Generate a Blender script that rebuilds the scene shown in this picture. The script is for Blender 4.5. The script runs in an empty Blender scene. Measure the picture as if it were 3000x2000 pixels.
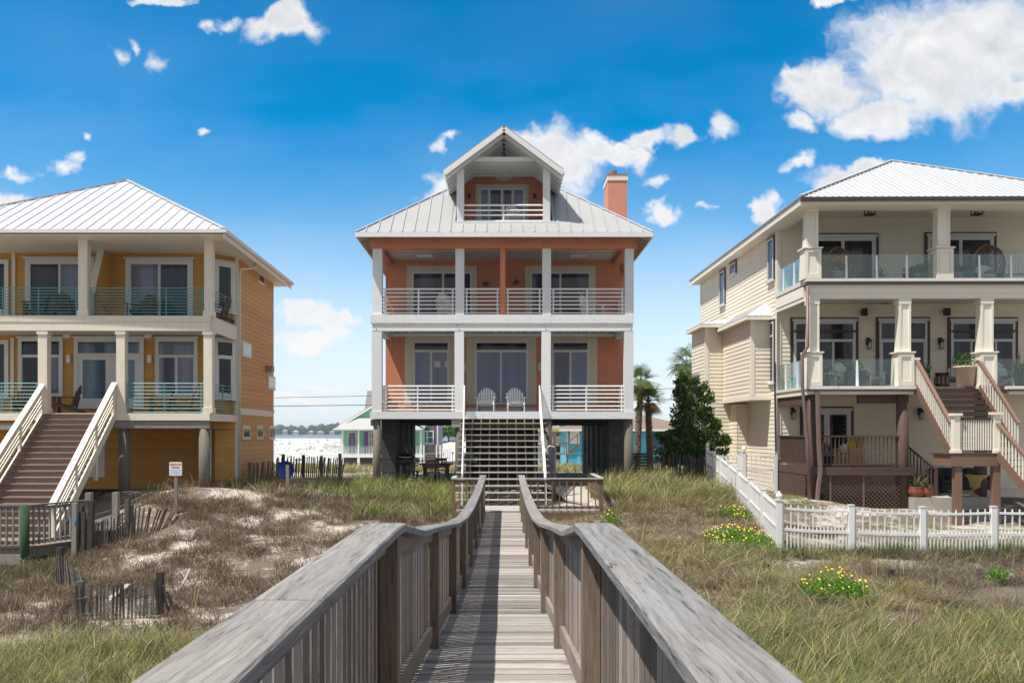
import bpy, math, random
import numpy as np
from mathutils import Vector, Matrix
random.seed(7); RNG = np.random.default_rng(7)
S = bpy.context.scene
COL = S.collection
# ------------------------------------------------------------------ picture geometry -> world
F, VX, HY = 2600.0, 1472.0, 1264.0          # focal length in photo pixels, vanishing point, horizon
def X(px, d): return (px - VX) * d / F
def Z(py, d): return (HY - py) * d / F
def dz(py, z): return F * (-z) / (py - HY)   # depth of a ground point of height z
def dside(px, x): return F * x / (px - VX)   # depth at which a plane X = x shows at px
# ------------------------------------------------------------------ object helpers
def tag(o, label=None, cat=None, group=None, kind=None):
    if label: o['label'] = label
    if cat: o['category'] = cat
    if group: o['group'] = group
    if kind: o['kind'] = kind
    return o
def thing(name, label, cat, loc=(0, 0, 0), rz=0.0, group=None):
    o = bpy.data.objects.new(name, None); COL.objects.link(o)
    o.empty_display_size = .2
    o.location = loc; o.rotation_euler = (0, 0, rz)
    return tag(o, label, cat, group)
def root_of(o):
    while o.parent: o = o.parent
    return o
def copy_tree(o, loc=None, rz=None, label=None, parent=None):
    c = o.copy(); COL.objects.link(c)
    if parent: c.parent = parent
    if loc is not None: c.location = loc
    if rz is not None: c.rotation_euler = (0, 0, rz)
    if label: c['label'] = label
    for ch in [k for k in bpy.data.objects if k.parent == o]:
        copy_tree(ch, parent=c)
    return c
class MB:
    def __init__(s, T=None): s.v = []; s.f = []; s.r = []; s.m = []; s.mi = 0; s.T = T
    def add(s, vs, fs, rnd=None):
        n = len(s.v); rnd = random.random() if rnd is None else rnd
        if s.T: vs = [s.T(*p) for p in vs]
        s.v += [tuple(p) for p in vs]; s.r += [rnd] * len(vs)
        s.f += [tuple(i + n for i in f) for f in fs]; s.m += [s.mi] * len(fs); return s
    def merge(s, o, mi):
        n = len(s.v); s.v += o.v; s.r += o.r; s.f += [tuple(i + n for i in f) for f in o.f]; s.m += [mi] * len(o.f); return s
    def hexa(s, p, rnd=None):
        return s.add(p, [(0, 3, 2, 1), (4, 5, 6, 7), (0, 1, 5, 4), (1, 2, 6, 5), (2, 3, 7, 6), (3, 0, 4, 7)], rnd)
    def box(s, x0, x1, y0, y1, z0, z1, rnd=None):
        return s.hexa([(x0, y0, z0), (x1, y0, z0), (x1, y1, z0), (x0, y1, z0), (x0, y0, z1), (x1, y0, z1), (x1, y1, z1), (x0, y1, z1)], rnd)
    def beam(s, p, q, w, h, up=(0, 0, 1), rnd=None):
        p, q = Vector(p), Vector(q); a = (q - p).normalized(); sd = a.cross(Vector(up))
        if sd.length < 1e-5: sd = a.cross(Vector((0, 1, 0)))
        sd.normalize(); u = sd.cross(a).normalized(); sd = sd * w / 2; u = u * h / 2
        return s.hexa([p - sd - u, p + sd - u, q + sd - u, q - sd - u, p - sd + u, p + sd + u, q + sd + u, q - sd + u], rnd)
    def tube(s, pts, r, n=8, rnd=None):
        pts = [Vector(p) for p in pts]; rs = r if isinstance(r, (list, tuple)) else [r] * len(pts)
        vs = []; fs = []; prev = None
        for i, p in enumerate(pts):
            a = (pts[min(i + 1, len(pts) - 1)] - pts[max(i - 1, 0)]).normalized()
            if prev is None:
                t = Vector((0, 0, 1)) if abs(a.z) < .9 else Vector((0, 1, 0)); b = a.cross(t).normalized()
            else: b = (prev - a * prev.dot(a)).normalized()
            prev = b; c = a.cross(b)
            for k in range(n):
                t = 2 * math.pi * k / n; vs.append(p + (b * math.cos(t) + c * math.sin(t)) * rs[i])
        for i in range(len(pts) - 1):
            for k in range(n): fs.append((i * n + k, i * n + (k + 1) % n, (i + 1) * n + (k + 1) % n, (i + 1) * n + k))
        fs += [tuple(range(n - 1, -1, -1)), tuple(range((len(pts) - 1) * n, len(pts) * n))]
        return s.add(vs, fs, rnd)
    def lathe(s, c, prof, n=16, rnd=None):
        vs = []; fs = []
        for r, z in prof:
            for k in range(n):
                t = 2 * math.pi * k / n; vs.append((c[0] + r * math.cos(t), c[1] + r * math.sin(t), c[2] + z))
        for i in range(len(prof) - 1):
            for k in range(n): fs.append((i * n + k, i * n + (k + 1) % n, (i + 1) * n + (k + 1) % n, (i + 1) * n + k))
        fs += [tuple(range(n - 1, -1, -1)), tuple(range((len(prof) - 1) * n, len(prof) * n))]
        return s.add(vs, fs, rnd)
    def extrude(s, poly, vec, rnd=None):
        n = len(poly); v = Vector(vec); a = [Vector(p) for p in poly]
        return s.add(a + [p + v for p in a], [tuple(range(n - 1, -1, -1)), tuple(range(n, 2 * n))] + [(i, (i + 1) % n, n + (i + 1) % n, n + i) for i in range(n)], rnd)
    def ell(s, c, rx, ry, rz, nu=10, nv=7, rnd=None):
        vs = [(c[0], c[1], c[2] - rz)]; fs = []
        for j in range(1, nv):
            ph = math.pi * j / nv - math.pi / 2
            for i in range(nu):
                t = 2 * math.pi * i / nu; vs.append((c[0] + rx * math.cos(ph) * math.cos(t), c[1] + ry * math.cos(ph) * math.sin(t), c[2] + rz * math.sin(ph)))
        vs.append((c[0], c[1], c[2] + rz)); m = len(vs) - 1
        for i in range(nu): fs.append((0, 1 + (i + 1) % nu, 1 + i)); fs.append((m, m - nu + i, m - nu + (i + 1) % nu))
        for j in range(nv - 2):
            for i in range(nu):
                a = 1 + j * nu; fs.append((a + i, a + (i + 1) % nu, a + nu + (i + 1) % nu, a + nu + i))
        return s.add(vs, fs, rnd)
    def lap(s, p0, p1, z0, z1, step=.17, out=.02, ztop=None):
        """lap siding from p0 to p1; ztop(t) optional sloped top"""
        (xa, ya), (xb, yb) = p0, p1; L = math.hypot(xb - xa, yb - ya); nx, ny = (yb - ya) / L, -(xb - xa) / L
        z = z0
        while z < z1 - 1e-3:
            t = min(z + step, z1); o = out; r = random.random()
            s.add([(xa + nx * o, ya + ny * o, z), (xb + nx * o, yb + ny * o, z), (xb + nx * .004, yb + ny * .004, t), (xa + nx * .004, ya + ny * .004, t), (xa, ya, z), (xb, yb, z)],
                  [(0, 1, 2, 3), (4, 5, 1, 0)], r)
            z = t
        return s
    def build(s, name, mat, parent=None, world=False, loc=None, smooth=False, bevel=0):
        off = Vector((0, 0, 0))
        if world and parent: off = root_of(parent).location.copy()
        if loc is not None: off = Vector(loc)
        me = bpy.data.meshes.new(name)
        me.from_pydata([(p[0] - off.x, p[1] - off.y, p[2] - off.z) for p in s.v], [], s.f)
        at = me.attributes.new('rnd', 'FLOAT', 'POINT'); at.data.foreach_set('value', s.r)
        if isinstance(mat, (list, tuple)):
            for m in mat: me.materials.append(m)
        else: me.materials.append(mat)
        if any(s.m): me.polygons.foreach_set('material_index', s.m)
        if smooth: me.polygons.foreach_set('use_smooth', [True] * len(me.polygons))
        me.update()
        o = bpy.data.objects.new(name, me); COL.objects.link(o)
        if parent: o.parent = parent
        if loc is not None: o.location = loc
        if bevel:
            b = o.modifiers.new('bevel', 'BEVEL'); b.width = bevel; b.segments = 2; b.limit_method = 'ANGLE'
        return o
# ------------------------------------------------------------------ material helpers
class NT:
    def __init__(s, tree): s.t = tree; s.n = tree.nodes; s.l = tree.links; s.n.clear()
    def __call__(s, typ, out=0, **kw):
        nd = s.n.new(typ)
        for k, v in kw.items():
            if k.startswith('i_'):
                key = k[2:]; sock = nd.inputs[int(key)] if key.isdigit() else nd.inputs[key.replace('_', ' ')]
                if hasattr(v, 'is_output'): s.l.new(v, sock)
                else: sock.default_value = v
            else: setattr(nd, k, v)
        nd_out = nd.outputs[out] if len(nd.outputs) else nd
        return nd_out
    def math(s, op, a, b=0.0, c=0.0, clamp=False):
        return s('ShaderNodeMath', operation=op, use_clamp=clamp, i_0=a, i_1=b, i_2=c)
    def mix(s, f, a, b, mode='MIX'):
        nd = s.n.new('ShaderNodeMix'); nd.data_type = 'RGBA'; nd.blend_type = mode; nd.clamp_result = False
        for i, v in ((0, f), (6, a), (7, b)):
            if hasattr(v, 'is_output'): s.l.new(v, nd.inputs[i])
            else: nd.inputs[i].default_value = (tuple(v) + (1,))[:4] if isinstance(v, (tuple, list)) else v
        return nd.outputs[2]
    def ramp(s, f, stops):
        nd = s.n.new('ShaderNodeValToRGB'); e = nd.color_ramp.elements
        while len(e) < len(stops): e.new(.5)
        for k, (p, c) in enumerate(stops):
            e[k].position = p; c = (c, c, c) if isinstance(c, (int, float)) else c; e[k].color = tuple(c) + (1,)
        s.l.new(f, nd.inputs[0]); return nd.outputs[0]
    def sep(s, v, i): return s('ShaderNodeSeparateXYZ', out=i, i_0=v)
    def vmath(s, op, a, b=(0, 0, 0)):
        return s('ShaderNodeVectorMath', operation=op, i_0=a, i_1=b)
def newmat(name):
    m = bpy.data.materials.new(name); m.use_nodes = True; return m, NT(m.node_tree)
def finish(n, bsdf):
    n('ShaderNodeOutputMaterial', i_Surface=bsdf)
def coords(n): return n('ShaderNodeTexCoord', out=3)
def rndattr(n): return n('ShaderNodeAttribute', out=2, attribute_name='rnd')
def paint(name, col, rough=.55, var=.14, scale=1.3, rv=.06, bump=.15, bscale=30, metal=0, spec=.5, dirt=None, coat=0):
    m, n = newmat(name); c = coords(n)
    a = n('ShaderNodeTexNoise', i_Vector=c, i_Scale=scale, i_Detail=6, i_Roughness=.65)
    b = n('ShaderNodeTexNoise', i_Vector=n.vmath('MULTIPLY', c, (6, 6, .7)), i_Scale=2.2, i_Detail=5)
    f = n.math('ADD', n.math('MULTIPLY', a, .6), n.math('MULTIPLY', b, .4))
    f = n.math('MULTIPLY_ADD', f, 2 * var * 1.6, 1 - var * 1.6)
    f = n.math('MULTIPLY', f, n.math('MULTIPLY_ADD', rndattr(n), 2 * rv, 1 - rv))
    hsv = n('ShaderNodeHueSaturation', i_Color=tuple(col) + (1,), i_Value=f)
    if dirt:
        d = n('ShaderNodeTexNoise', i_Vector=n.vmath('MULTIPLY', c, (5, 5, .8)), i_Scale=1.1, i_Detail=8, i_Roughness=.7)
        hsv = n.mix(n.ramp(d, [(.55, 0), (.75, .55)]), hsv, dirt)
    bp = n('ShaderNodeTexNoise', i_Vector=c, i_Scale=bscale, i_Detail=4)
    nd = n('ShaderNodeBump', i_Strength=bump, i_Distance=.02, i_Height=bp)
    finish(n, n('ShaderNodeBsdfPrincipled', i_Base_Color=hsv, i_Roughness=rough, i_Metallic=metal, i_Normal=nd, i_Specular_IOR_Level=spec, i_Coat_Weight=coat))
    return m
def wood(name, axis, dark, light, rough=.8, s=9.0, rv=.25, knots=False, bump=.5, warm=None):
    """weathered board; grain runs along axis 0/1/2"""
    m, n = newmat(name); c = coords(n); st = [1.0, 1.0, 1.0]; st[axis] = .055
    r = rndattr(n); off = n('ShaderNodeCombineXYZ', i_0=n.math('MULTIPLY', r, 37.), i_1=n.math('MULTIPLY', r, 91.), i_2=n.math('MULTIPLY', r, 53.))
    w = n('ShaderNodeTexNoise', out=1, i_Vector=c, i_Scale=2.2, i_Detail=2)
    cw = n.vmath('ADD', c, n.vmath('MULTIPLY', n.vmath('SUBTRACT', w, (.5, .5, .5)), (.045, .045, .045)))
    v = n.vmath('ADD', n.vmath('MULTIPLY', cw, tuple(st)), off)
    g1 = n('ShaderNodeTexNoise', i_Vector=v, i_Scale=s, i_Detail=5, i_Roughness=.6)
    g2 = n('ShaderNodeTexNoise', i_Vector=v, i_Scale=s * 7, i_Detail=7, i_Roughness=.75)
    ln = n.math('ABSOLUTE', n.math('SINE', n.math('MULTIPLY', g1, 34.)))
    g = n.math('ADD', n.math('MULTIPLY', g1, .4), n.math('ADD', n.math('MULTIPLY', g2, .45), n.math('MULTIPLY', ln, .12)))
    g = n.math('ADD', g, n.math('MULTIPLY', n.math('SUBTRACT', r, .5), rv))
    col = n.ramp(g, [(.28, dark), (.62, tuple((a + b) / 2 for a, b in zip(dark, light))), (.78, light)])
    big = n('ShaderNodeTexNoise', i_Vector=c, i_Scale=1.1, i_Detail=4)
    if warm: col = n.mix(n.ramp(n.math('ADD', big, n.math('MULTIPLY', n.math('SUBTRACT', r, .5), .35)), [(.42, 0), (.68, .75)]), col, n.mix(1., col, warm, 'MULTIPLY'))
    ck = n.ramp(g2, [(.33, .22), (.43, 1.)]); col = n.mix(1., col, ck, 'MULTIPLY')
    if knots:
        k = n('ShaderNodeTexVoronoi', i_Vector=n.vmath('ADD', n.vmath('MULTIPLY', c, tuple(.42 if i == axis else 1. for i in range(3))), off), i_Scale=2.3)
        col = n.mix(n.ramp(k, [(.03, .9), (.085, 0)]), col, (.035, .024, .018))
    nd = n('ShaderNodeBump', i_Strength=bump, i_Distance=.012, i_Height=g)
    finish(n, n('ShaderNodeBsdfPrincipled', i_Base_Color=col, i_Roughness=rough, i_Normal=nd, i_Specular_IOR_Level=.3))
    return m
def pane(name, col, col2=None, rough=.04, tint=.5):
    """window glass with dim room and curtains behind it"""
    m, n = newmat(name); c = coords(n); col2 = col2 or tuple(v * .35 for v in col)
    r = rndattr(n)
    a = n('ShaderNodeTexNoise', i_Vector=n.vmath('ADD', n.vmath('MULTIPLY', c, (1.7, 1.7, .08)), n('ShaderNodeCombineXYZ', i_0=n.math('MULTIPLY', r, 31.))), i_Scale=1.0, i_Detail=3)
    k = n.mix(n.ramp(a, [(.42, 0), (.58, 1)]), col, col2)
    nz = n('ShaderNodeTexNoise', i_Vector=c, i_Scale=.9, i_Detail=2)
    nd = n('ShaderNodeBump', i_Strength=.06, i_Distance=.1, i_Height=nz)
    finish(n, n('ShaderNodeBsdfPrincipled', i_Base_Color=k, i_Roughness=rough, i_Normal=nd, i_Specular_IOR_Level=tint, i_IOR=1.5))
    return m
def leafmat(name, stops, trans=.35, attr='rnd', rough=.6):
    m, n = newmat(name)
    col = n.ramp(rndattr(n), stops) if attr == 'rnd' else n('ShaderNodeAttribute', out=0, attribute_name='Col')
    d = n('ShaderNodeBsdfPrincipled', i_Base_Color=col, i_Roughness=rough, i_Specular_IOR_Level=.25)
    t = n('ShaderNodeBsdfTranslucent', i_Color=col)
    finish(n, n('ShaderNodeMixShader', i_0=trans, i_1=d, i_2=t)); return m
M = {}
def mats():
    M['white'] = paint('white_paint', (.78, .78, .77), var=.05, dirt=(.55, .53, .48))
    M['white_wood'] = paint('white_painted_wood', (.76, .77, .78), var=.05, rough=.6, bump=.3, bscale=14, dirt=(.58, .57, .54))
    M['coral'] = paint('coral_stucco', (.63, .235, .122), var=.13, rough=.85, bump=.7, bscale=40, rv=.0, dirt=(.47, .16, .085))
    M['coral_sunlit'] = paint('sunlit_coral_stucco', (.63, .275, .175), var=.10, rough=.85, bump=.6, bscale=40)  # paler copy of the coral for the chimney, strong sun put into the colour
    M['cream_trim'] = paint('cream_trim', (.60, .52, .39), var=.06)
    M['metal_roof'] = paint('pale_metal_roof', (.38, .385, .38), var=.10, rough=.42, scale=.8, metal=.0, spec=.5, rv=.07, dirt=(.25, .25, .24), bump=.35, bscale=5)
    M['white_roof'] = paint('white_metal_roof', (.53, .535, .54), var=.04, rough=.4, rv=.05, dirt=(.42, .42, .41), bump=.3, bscale=5)
    M['seam'] = paint('roof_seam', (.36, .38, .39), rough=.5, var=.05)
    M['seam_light'] = paint('roof_seam_light', (.62, .64, .68), rough=.5, var=.05)
    M['ceiling'] = paint('porch_ceiling', (.62, .60, .57), var=.05)
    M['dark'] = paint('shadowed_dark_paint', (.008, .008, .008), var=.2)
    M['black'] = paint('black_metal', (.012, .012, .012), rough=.4)
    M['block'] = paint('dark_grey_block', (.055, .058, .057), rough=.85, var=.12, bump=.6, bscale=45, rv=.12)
    M['concrete'] = paint('concrete', (.42, .39, .34), rough=.9, var=.12, bump=.4)
    M['slab'] = paint('porch_slab', (.25, .24, .22), rough=.9, var=.12)
    M['pile'] = wood('weathered_pile', 2, (.085, .073, .058), (.31, .285, .235), s=14, rv=.1)
    M['brown_wood'] = wood('brown_timber', 0, (.10, .065, .04), (.30, .21, .14), s=8)
    M['brown_wood_z'] = wood('brown_timber_upright', 2, (.13, .085, .05), (.36, .26, .18), s=8)
    M['tread'] = wood('pale_grey_tread', 0, (.30, .285, .265), (.56, .545, .52), s=10, rv=.1)
    M['bluegrey'] = paint('blue_grey_floor', (.13, .17, .20), rough=.6)
    M['pane'] = pane('door_glass', (.19, .215, .335), (.165, .185, .295))
    M['pane_dark'] = pane('dark_door_glass', (.022, .024, .034), (.004, .004, .005))
    M['pane_upper'] = pane('upper_door_glass', (.085, .095, .14), (.03, .03, .045))
    M['pane_navy'] = pane('navy_glass', (.03, .036, .065), (.007, .008, .011))
    M['pane_grey'] = pane('screened_glass', (.20, .215, .305), (.10, .11, .17))
    M['pane_teal'] = pane('teal_glass', (.12, .20, .27), (.05, .08, .115))
    M['yellow'] = paint('mustard_siding', (.56, .285, .05), var=.10, rough=.6, rv=.07, dirt=(.42, .21, .04))
    M['yellow_side'] = paint('mustard_siding_paler', (.60, .335, .09), var=.10, rough=.65, rv=.08, dirt=(.52, .26, .085))  # slightly paler mustard for the side wall
    M['cream'] = paint('cream_paint', (.76, .70, .58), var=.06, dirt=(.52, .44, .33))
    M['white_frame'] = paint('white_frame', (.66, .66, .65), var=.04)
    M['teal_rail'] = paint('teal_metal', (.09, .33, .33), rough=.4, var=.08)
    M['brown_tread'] = wood('brown_composite', 0, (.185, .132, .108), (.35, .265, .22), s=6, rv=.12)
    M['gutter_white'] = paint('white_gutter', (.72, .70, .66), var=.04, dirt=(.45, .36, .27))
    M['beige'] = paint('beige_siding', (.80, .735, .59), var=.05, rough=.6, rv=.04)
    M['beige_trim'] = paint('beige_trim', (.80, .755, .65), var=.04)
    M['brown_trim'] = paint('dark_brown_trim', (.060, .036, .028), var=.1)
    M['brown_paint'] = wood('brown_painted_timber', 0, (.075, .045, .036), (.145, .09, .075), s=6, rv=.1, bump=.25)
    M['brown_paint_z'] = wood('brown_painted_post', 2, (.075, .045, .036), (.15, .095, .08), s=6, rv=.1, bump=.25)
    M['brown_cap'] = paint('brown_handrail', (.20, .12, .085), var=.1)
    M['gutter_dark'] = paint('dark_bronze_gutter', (.055, .042, .040), rough=.4, var=.06)
    M['downspout'] = paint('mauve_brown_downspout', (.17, .115, .105), rough=.45, var=.08)
    M['vinyl'] = paint('white_vinyl', (.82, .82, .82), rough=.35, var=.03, bump=0)
    M['glass_block'] = paint('glass_block', (.38, .42, .43), rough=.15, var=.1)
    M['chair_brown'] = wood('weathered_chair', 2, (.07, .045, .032), (.22, .15, .11), s=12)
    M['chair_white'] = paint('white_chair', (.80, .79, .76), var=.03)
    M['chair_beige'] = paint('beige_chair', (.72, .68, .60), var=.03)
    M['wicker'] = paint('wicker', (.22, .13, .075), var=.2)
    M['wicker_tan'] = paint('tan_wicker', (.50, .31, .13), var=.15, bscale=60, bump=.8)
    M['cush_white'] = paint('white_cushion', (.66, .64, .60), rough=.9)
    M['cush_teal'] = paint('teal_cushion', (.06, .22, .27), rough=.9)
    M['cush_yellow'] = paint('yellow_cushion', (.55, .48, .03), rough=.9)
    M['cush_dark'] = paint('charcoal_cushion', (.02, .02, .024), rough=.9)
    M['terra'] = paint('pale_terracotta', (.70, .56, .45), var=.12, rough=.8, dirt=(.72, .66, .58))
    M['terra_red'] = paint('red_terracotta', (.28, .085, .05), var=.18, rough=.6)
    M['pot_grey'] = paint('grey_pot', (.26, .22, .19), var=.15)
    M['pot_teal'] = paint('teal_pot', (.05, .27, .27), rough=.3, var=.1)
    M['pot_navy'] = paint('navy_pot', (.035, .06, .08), rough=.4, var=.1)
    M['pot_white'] = paint('white_pot', (.55, .57, .58), var=.06)
    M['urn'] = paint('ochre_urn', (.50, .33, .14), var=.14, rough=.75)
    M['aqua'] = paint('aqua_bin', (.12, .42, .50), rough=.4)
    M['leaf'] = leafmat('bush_leaf', [(0, (.03, .075, .015)), (.5, (.07, .15, .03)), (1, (.16, .24, .05))])
    M['leaf_lime'] = leafmat('lime_leaf', [(0, (.07, .19, .02)), (.6, (.14, .32, .04)), (1, (.26, .42, .07))])
    M['leaf_dark'] = leafmat('dark_leaf', [(0, (.016, .04, .008)), (.4, (.055, .115, .02)), (.75, (.12, .22, .035)), (1, (.21, .32, .06))])
    M['leaf_agave'] = leafmat('agave_leaf', [(0, (.10, .14, .06)), (.6, (.2, .24, .11)), (1, (.38, .24, .12))], trans=.1)
    M['palm_leaf'] = leafmat('palm_leaf', [(0, (.045, .09, .018)), (.6, (.12, .19, .04)), (.9, (.22, .25, .07)), (1, (.40, .30, .12))], trans=.3)
    M['palm_dead'] = leafmat('dead_palm_leaf', [(0, (.25, .17, .07)), (1, (.5, .38, .18))], trans=.2)
    M['palm_trunk'] = wood('palm_trunk', 2, (.085, .06, .045), (.30, .23, .18), s=10, rv=.5)
    M['petal'] = paint('yellow_petal', (.90, .60, .012), var=.05, rv=.15)
    M['petal_red'] = paint('red_petal', (.75, .06, .03), var=.05)
    M['petal_orange'] = paint('orange_petal', (.75, .30, .03), var=.05)
    M['mint'] = paint('mint_siding', (.25, .60, .40), var=.05)
    M['purple'] = paint('purple_paint', (.20, .11, .33), var=.06)
    M['plum'] = paint('plum_siding', (.135, .10, .14), var=.06)
    M['shingle_grey'] = paint('grey_shingles', (.40, .40, .40), var=.2, scale=9, rough=.9, rv=.2)
    M['shingle_brown'] = paint('brown_shingles', (.27, .195, .15), var=.22, scale=9, rough=.9, rv=.2)
    M['shingle_red'] = paint('red_brown_shingles', (.26, .15, .115), var=.22, scale=9, rough=.9, rv=.2)
    M['turq'] = paint('turquoise_siding', (.06, .37, .52), var=.05)
    M['turq_side'] = paint('turquoise_pale_siding', (.10, .45, .58), var=.05)
    M['lime'] = paint('lime_trim', (.30, .55, .03), var=.05)
    M['grey_deck'] = wood('grey_deck', 2, (.16, .14, .12), (.36, .33, .3), s=5)
    M['old_wood'] = wood('old_fence_wood', 2, (.050, .042, .036), (.22, .195, .17), s=12, rv=.5)
    M['old_wood_light'] = wood('bleached_wood', 2, (.20, .18, .16), (.48, .45, .41), s=12, rv=.4)
    M['grey_slat'] = wood('dark_slat', 0, (.035, .034, .033), (.13, .125, .12), s=8, rv=.3)
    M['green_post'] = wood('green_post', 2, (.02, .055, .022), (.06, .13, .06), s=10, rv=.2)
    M['blue'] = paint('blue_plastic', (.006, .075, .42), rough=.35, var=.08)
    M['sign_white'] = paint('sign_face', (.78, .80, .82), rough=.4, var=.03)
    M['sign_red'] = paint('sign_red', (.60, .03, .05), var=.02)
    M['sign_blue'] = paint('sign_blue', (.25, .42, .55), var=.02)
    M['wire'] = paint('dark_wire', (.03, .03, .032), var=.05)
    M['steel'] = paint('galvanised_steel', (.38, .39, .40), rough=.4, metal=.6)
    M['lamp_glass'] = paint('frosted_lamp_glass', (.55, .54, .48), rough=.3)
    M['rusty'] = paint('rusty_cap', (.30, .14, .07), var=.2)
    m, n = newmat('clear_balustrade_glass')
    fr = n('ShaderNodeLayerWeight', i_Blend=.32)
    tr = n('ShaderNodeBsdfTransparent', i_Color=(.88, .935, .93, 1)); gl = n('ShaderNodeBsdfGlossy', i_Color=(.9, .97, .97, 1), i_Roughness=.02)
    finish(n, n('ShaderNodeMixShader', i_0=n.math('MULTIPLY_ADD', fr, .5, .05), i_1=tr, i_2=gl)); M['clear'] = m
mats()
# ------------------------------------------------------------------ shared building pieces
def opening(parent, name, x0, x1, z0, z1, y, fm, pm, T=None, split=(.5,), transom=0, surround=None, fw=.07, sill=None, stile=.05, trmat=None, prnd=None, head=0):
    """window or glazed door in a wall whose outer face is y (facing -y); frame > panes"""
    w = MB(T); out = .055
    w.box(x0, x0 + fw, y - out, y + .01, z0, z1); w.box(x1 - fw, x1, y - out, y + .01, z0, z1)
    w.box(x0 + fw, x1 - fw, y - out, y + .01, z0, z0 + fw); w.box(x0 + fw, x1 - fw, y - out, y + .01, z1 - fw, z1)
    if head: w.box(x0 - .05, x1 + .05, y - out - .05, y + .01, z1 + .002, z1 + head)
    zt = z1 - fw
    if transom:
        zt = z1 - transom; w.box(x0 + fw, x1 - fw, y - out + .004, y + .01, zt - .035, zt + .035)
    xs = [x0 + fw] + [x0 + (x1 - x0) * s for s in split] + [x1 - fw]
    ztop = zt - (.035 if transom else 0)
    mw = .035 if stile > .04 else .02
    for x in xs[1:-1]: w.box(x - mw, x + mw, y - out - .004, y + .01, z0 + fw, ztop)
    for a, b in zip(xs[:-1], xs[1:]):
        if stile:
            a += mw if a != xs[0] else 0; b -= mw if b != xs[-1] else 0
            w.box(a, a + stile, y - out + .012, y + .01, z0 + fw, ztop); w.box(b - stile, b, y - out + .012, y + .01, z0 + fw, ztop)
            w.box(a + stile, b - stile, y - out + .012, y + .01, z0 + fw, z0 + fw + stile * 1.3); w.box(a + stile, b - stile, y - out + .012, y + .01, ztop - stile, ztop)
    fr = w.build(name, fm, parent, world=True)
    for k, (a, b) in enumerate(zip(xs[:-1], xs[1:])):
        MB(T).box(a, b, y - .022, y - .002, z0 + fw * .8, ztop, prnd[k] if prnd else None).build('pane', pm[k] if isinstance(pm, (list, tuple)) else pm, fr, world=True)
    if transom: MB(T).box(x0 + fw, x1 - fw, y - .022, y - .002, zt + .03, z1 - fw * .8).build('transom_pane', trmat or (pm[0] if isinstance(pm, (list, tuple)) else pm), fr, world=True)
    if surround:
        sw, sm = surround[:2]; st = surround[2] if len(surround) > 2 else sw; s = MB(T)
        s.box(x0 - sw, x0 - .001, y - .035, y + .005, z0, z1 + st); s.box(x1 + .001, x1 + sw, y - .035, y + .005, z0, z1 + st)
        s.box(x0 - .001, x1 + .001, y - .033, y + .005, z1 + .001 + head, z1 + st); s.build('surround', sm, fr, world=True)
    if sill: MB(T).box(x0 - .06, x1 + .06, y - .10, y + .005, z0 - .07, z0 - .002).build('sill', sill, fr, world=True)
    return fr
def roof_face(pl, sm, poly, spacing=.45, sw=.03, sh=.035, thick=.06, phase=.5):
    P = [Vector(p) for p in poly]; e = (P[1] - P[0]).normalized(); nrm = (P[1] - P[0]).cross(P[-1] - P[0]).normalized(); u = nrm.cross(e)
    pl.extrude([p - nrm * thick for p in P], nrm * thick)
    Q = [((p - P[0]).dot(e), (p - P[0]).dot(u)) for p in P]; L = max(q[0] for q in Q); l0 = min(q[0] for q in Q)
    o = l0 + spacing * phase
    while o < L:
        hit = []
        for (a, b), (c, d) in zip(Q, Q[1:] + Q[:1]):
            if (a - o) * (c - o) < 0: t = (o - a) / (c - a); hit.append(b + (d - b) * t)
        if len(hit) >= 2 and max(hit) - min(hit) > .1:
            sm.beam(P[0] + e * o + u * (min(hit) - .01) + nrm * sh / 2, P[0] + e * o + u * max(hit) + nrm * sh / 2, sw, sh, up=nrm)
        o += spacing
def pipe_rail(parent, p0, p1, zs, posts, mat, r=.026, pr=.030, name='railing'):
    b = MB(); p0, p1 = Vector(p0), Vector(p1)
    for z in zs: b.tube([p0 + Vector((0, 0, z)), p1 + Vector((0, 0, z))], r if z != max(zs) else r * 1.25, 6)
    for t in posts:
        q = p0.lerp(p1, t); b.tube([q, q + Vector((0, 0, max(zs)))], pr, 6)
    return b.build(name, mat, parent, world=True)
def adirondack(name, label, mat, loc, rz, group=None, sc=1.0):
    t = thing(name, label, 'chair', loc, rz, group); t.scale = (sc, sc, sc)
    b = MB()
    for k in range(5): y = -.30 + k * .105; b.beam((-.27, y, .36 - k * .032), (.27, y, .36 - k * .032), .095, .022)
    b.build('seat', mat, t)
    b = MB()
    for k in range(7):
        x = (k - 3) * .086; h = .70 - abs(k - 3) ** 2 * .022; xt = x * 1.16
        p = Vector((x, .20, .24)); q = Vector((xt, .20 + h * .36, .24 + h)); b.beam(p, q, .074, .02, up=(0, -1, .4))
        b.beam(q, q + Vector((0, .01, .026)), .05, .02, up=(0, -1, .4))
    b.beam((-.28, .275, .42), (.28, .275, .42), .03, .06); b.beam((-.26, .42, .74), (.26, .42, .74), .025, .055)
    b.build('backrest', mat, t)
    for s in (-1, 1):
        MB().box(s * .34 - .065, s * .34 + .065, -.40, .36, .545, .567).build('arm', mat, t)
        MB().box(s * .32 - .018, s * .32 + .018, -.36, -.25, 0, .545).build('leg', mat, t)
        MB().beam((s * .29, -.36, .33), (s * .29, .52, .04), .03, .10).beam((s * .30, .22, .12), (s * .33, .32, .545), .03, .06).build('side_rail', mat, t)
    return t
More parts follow.
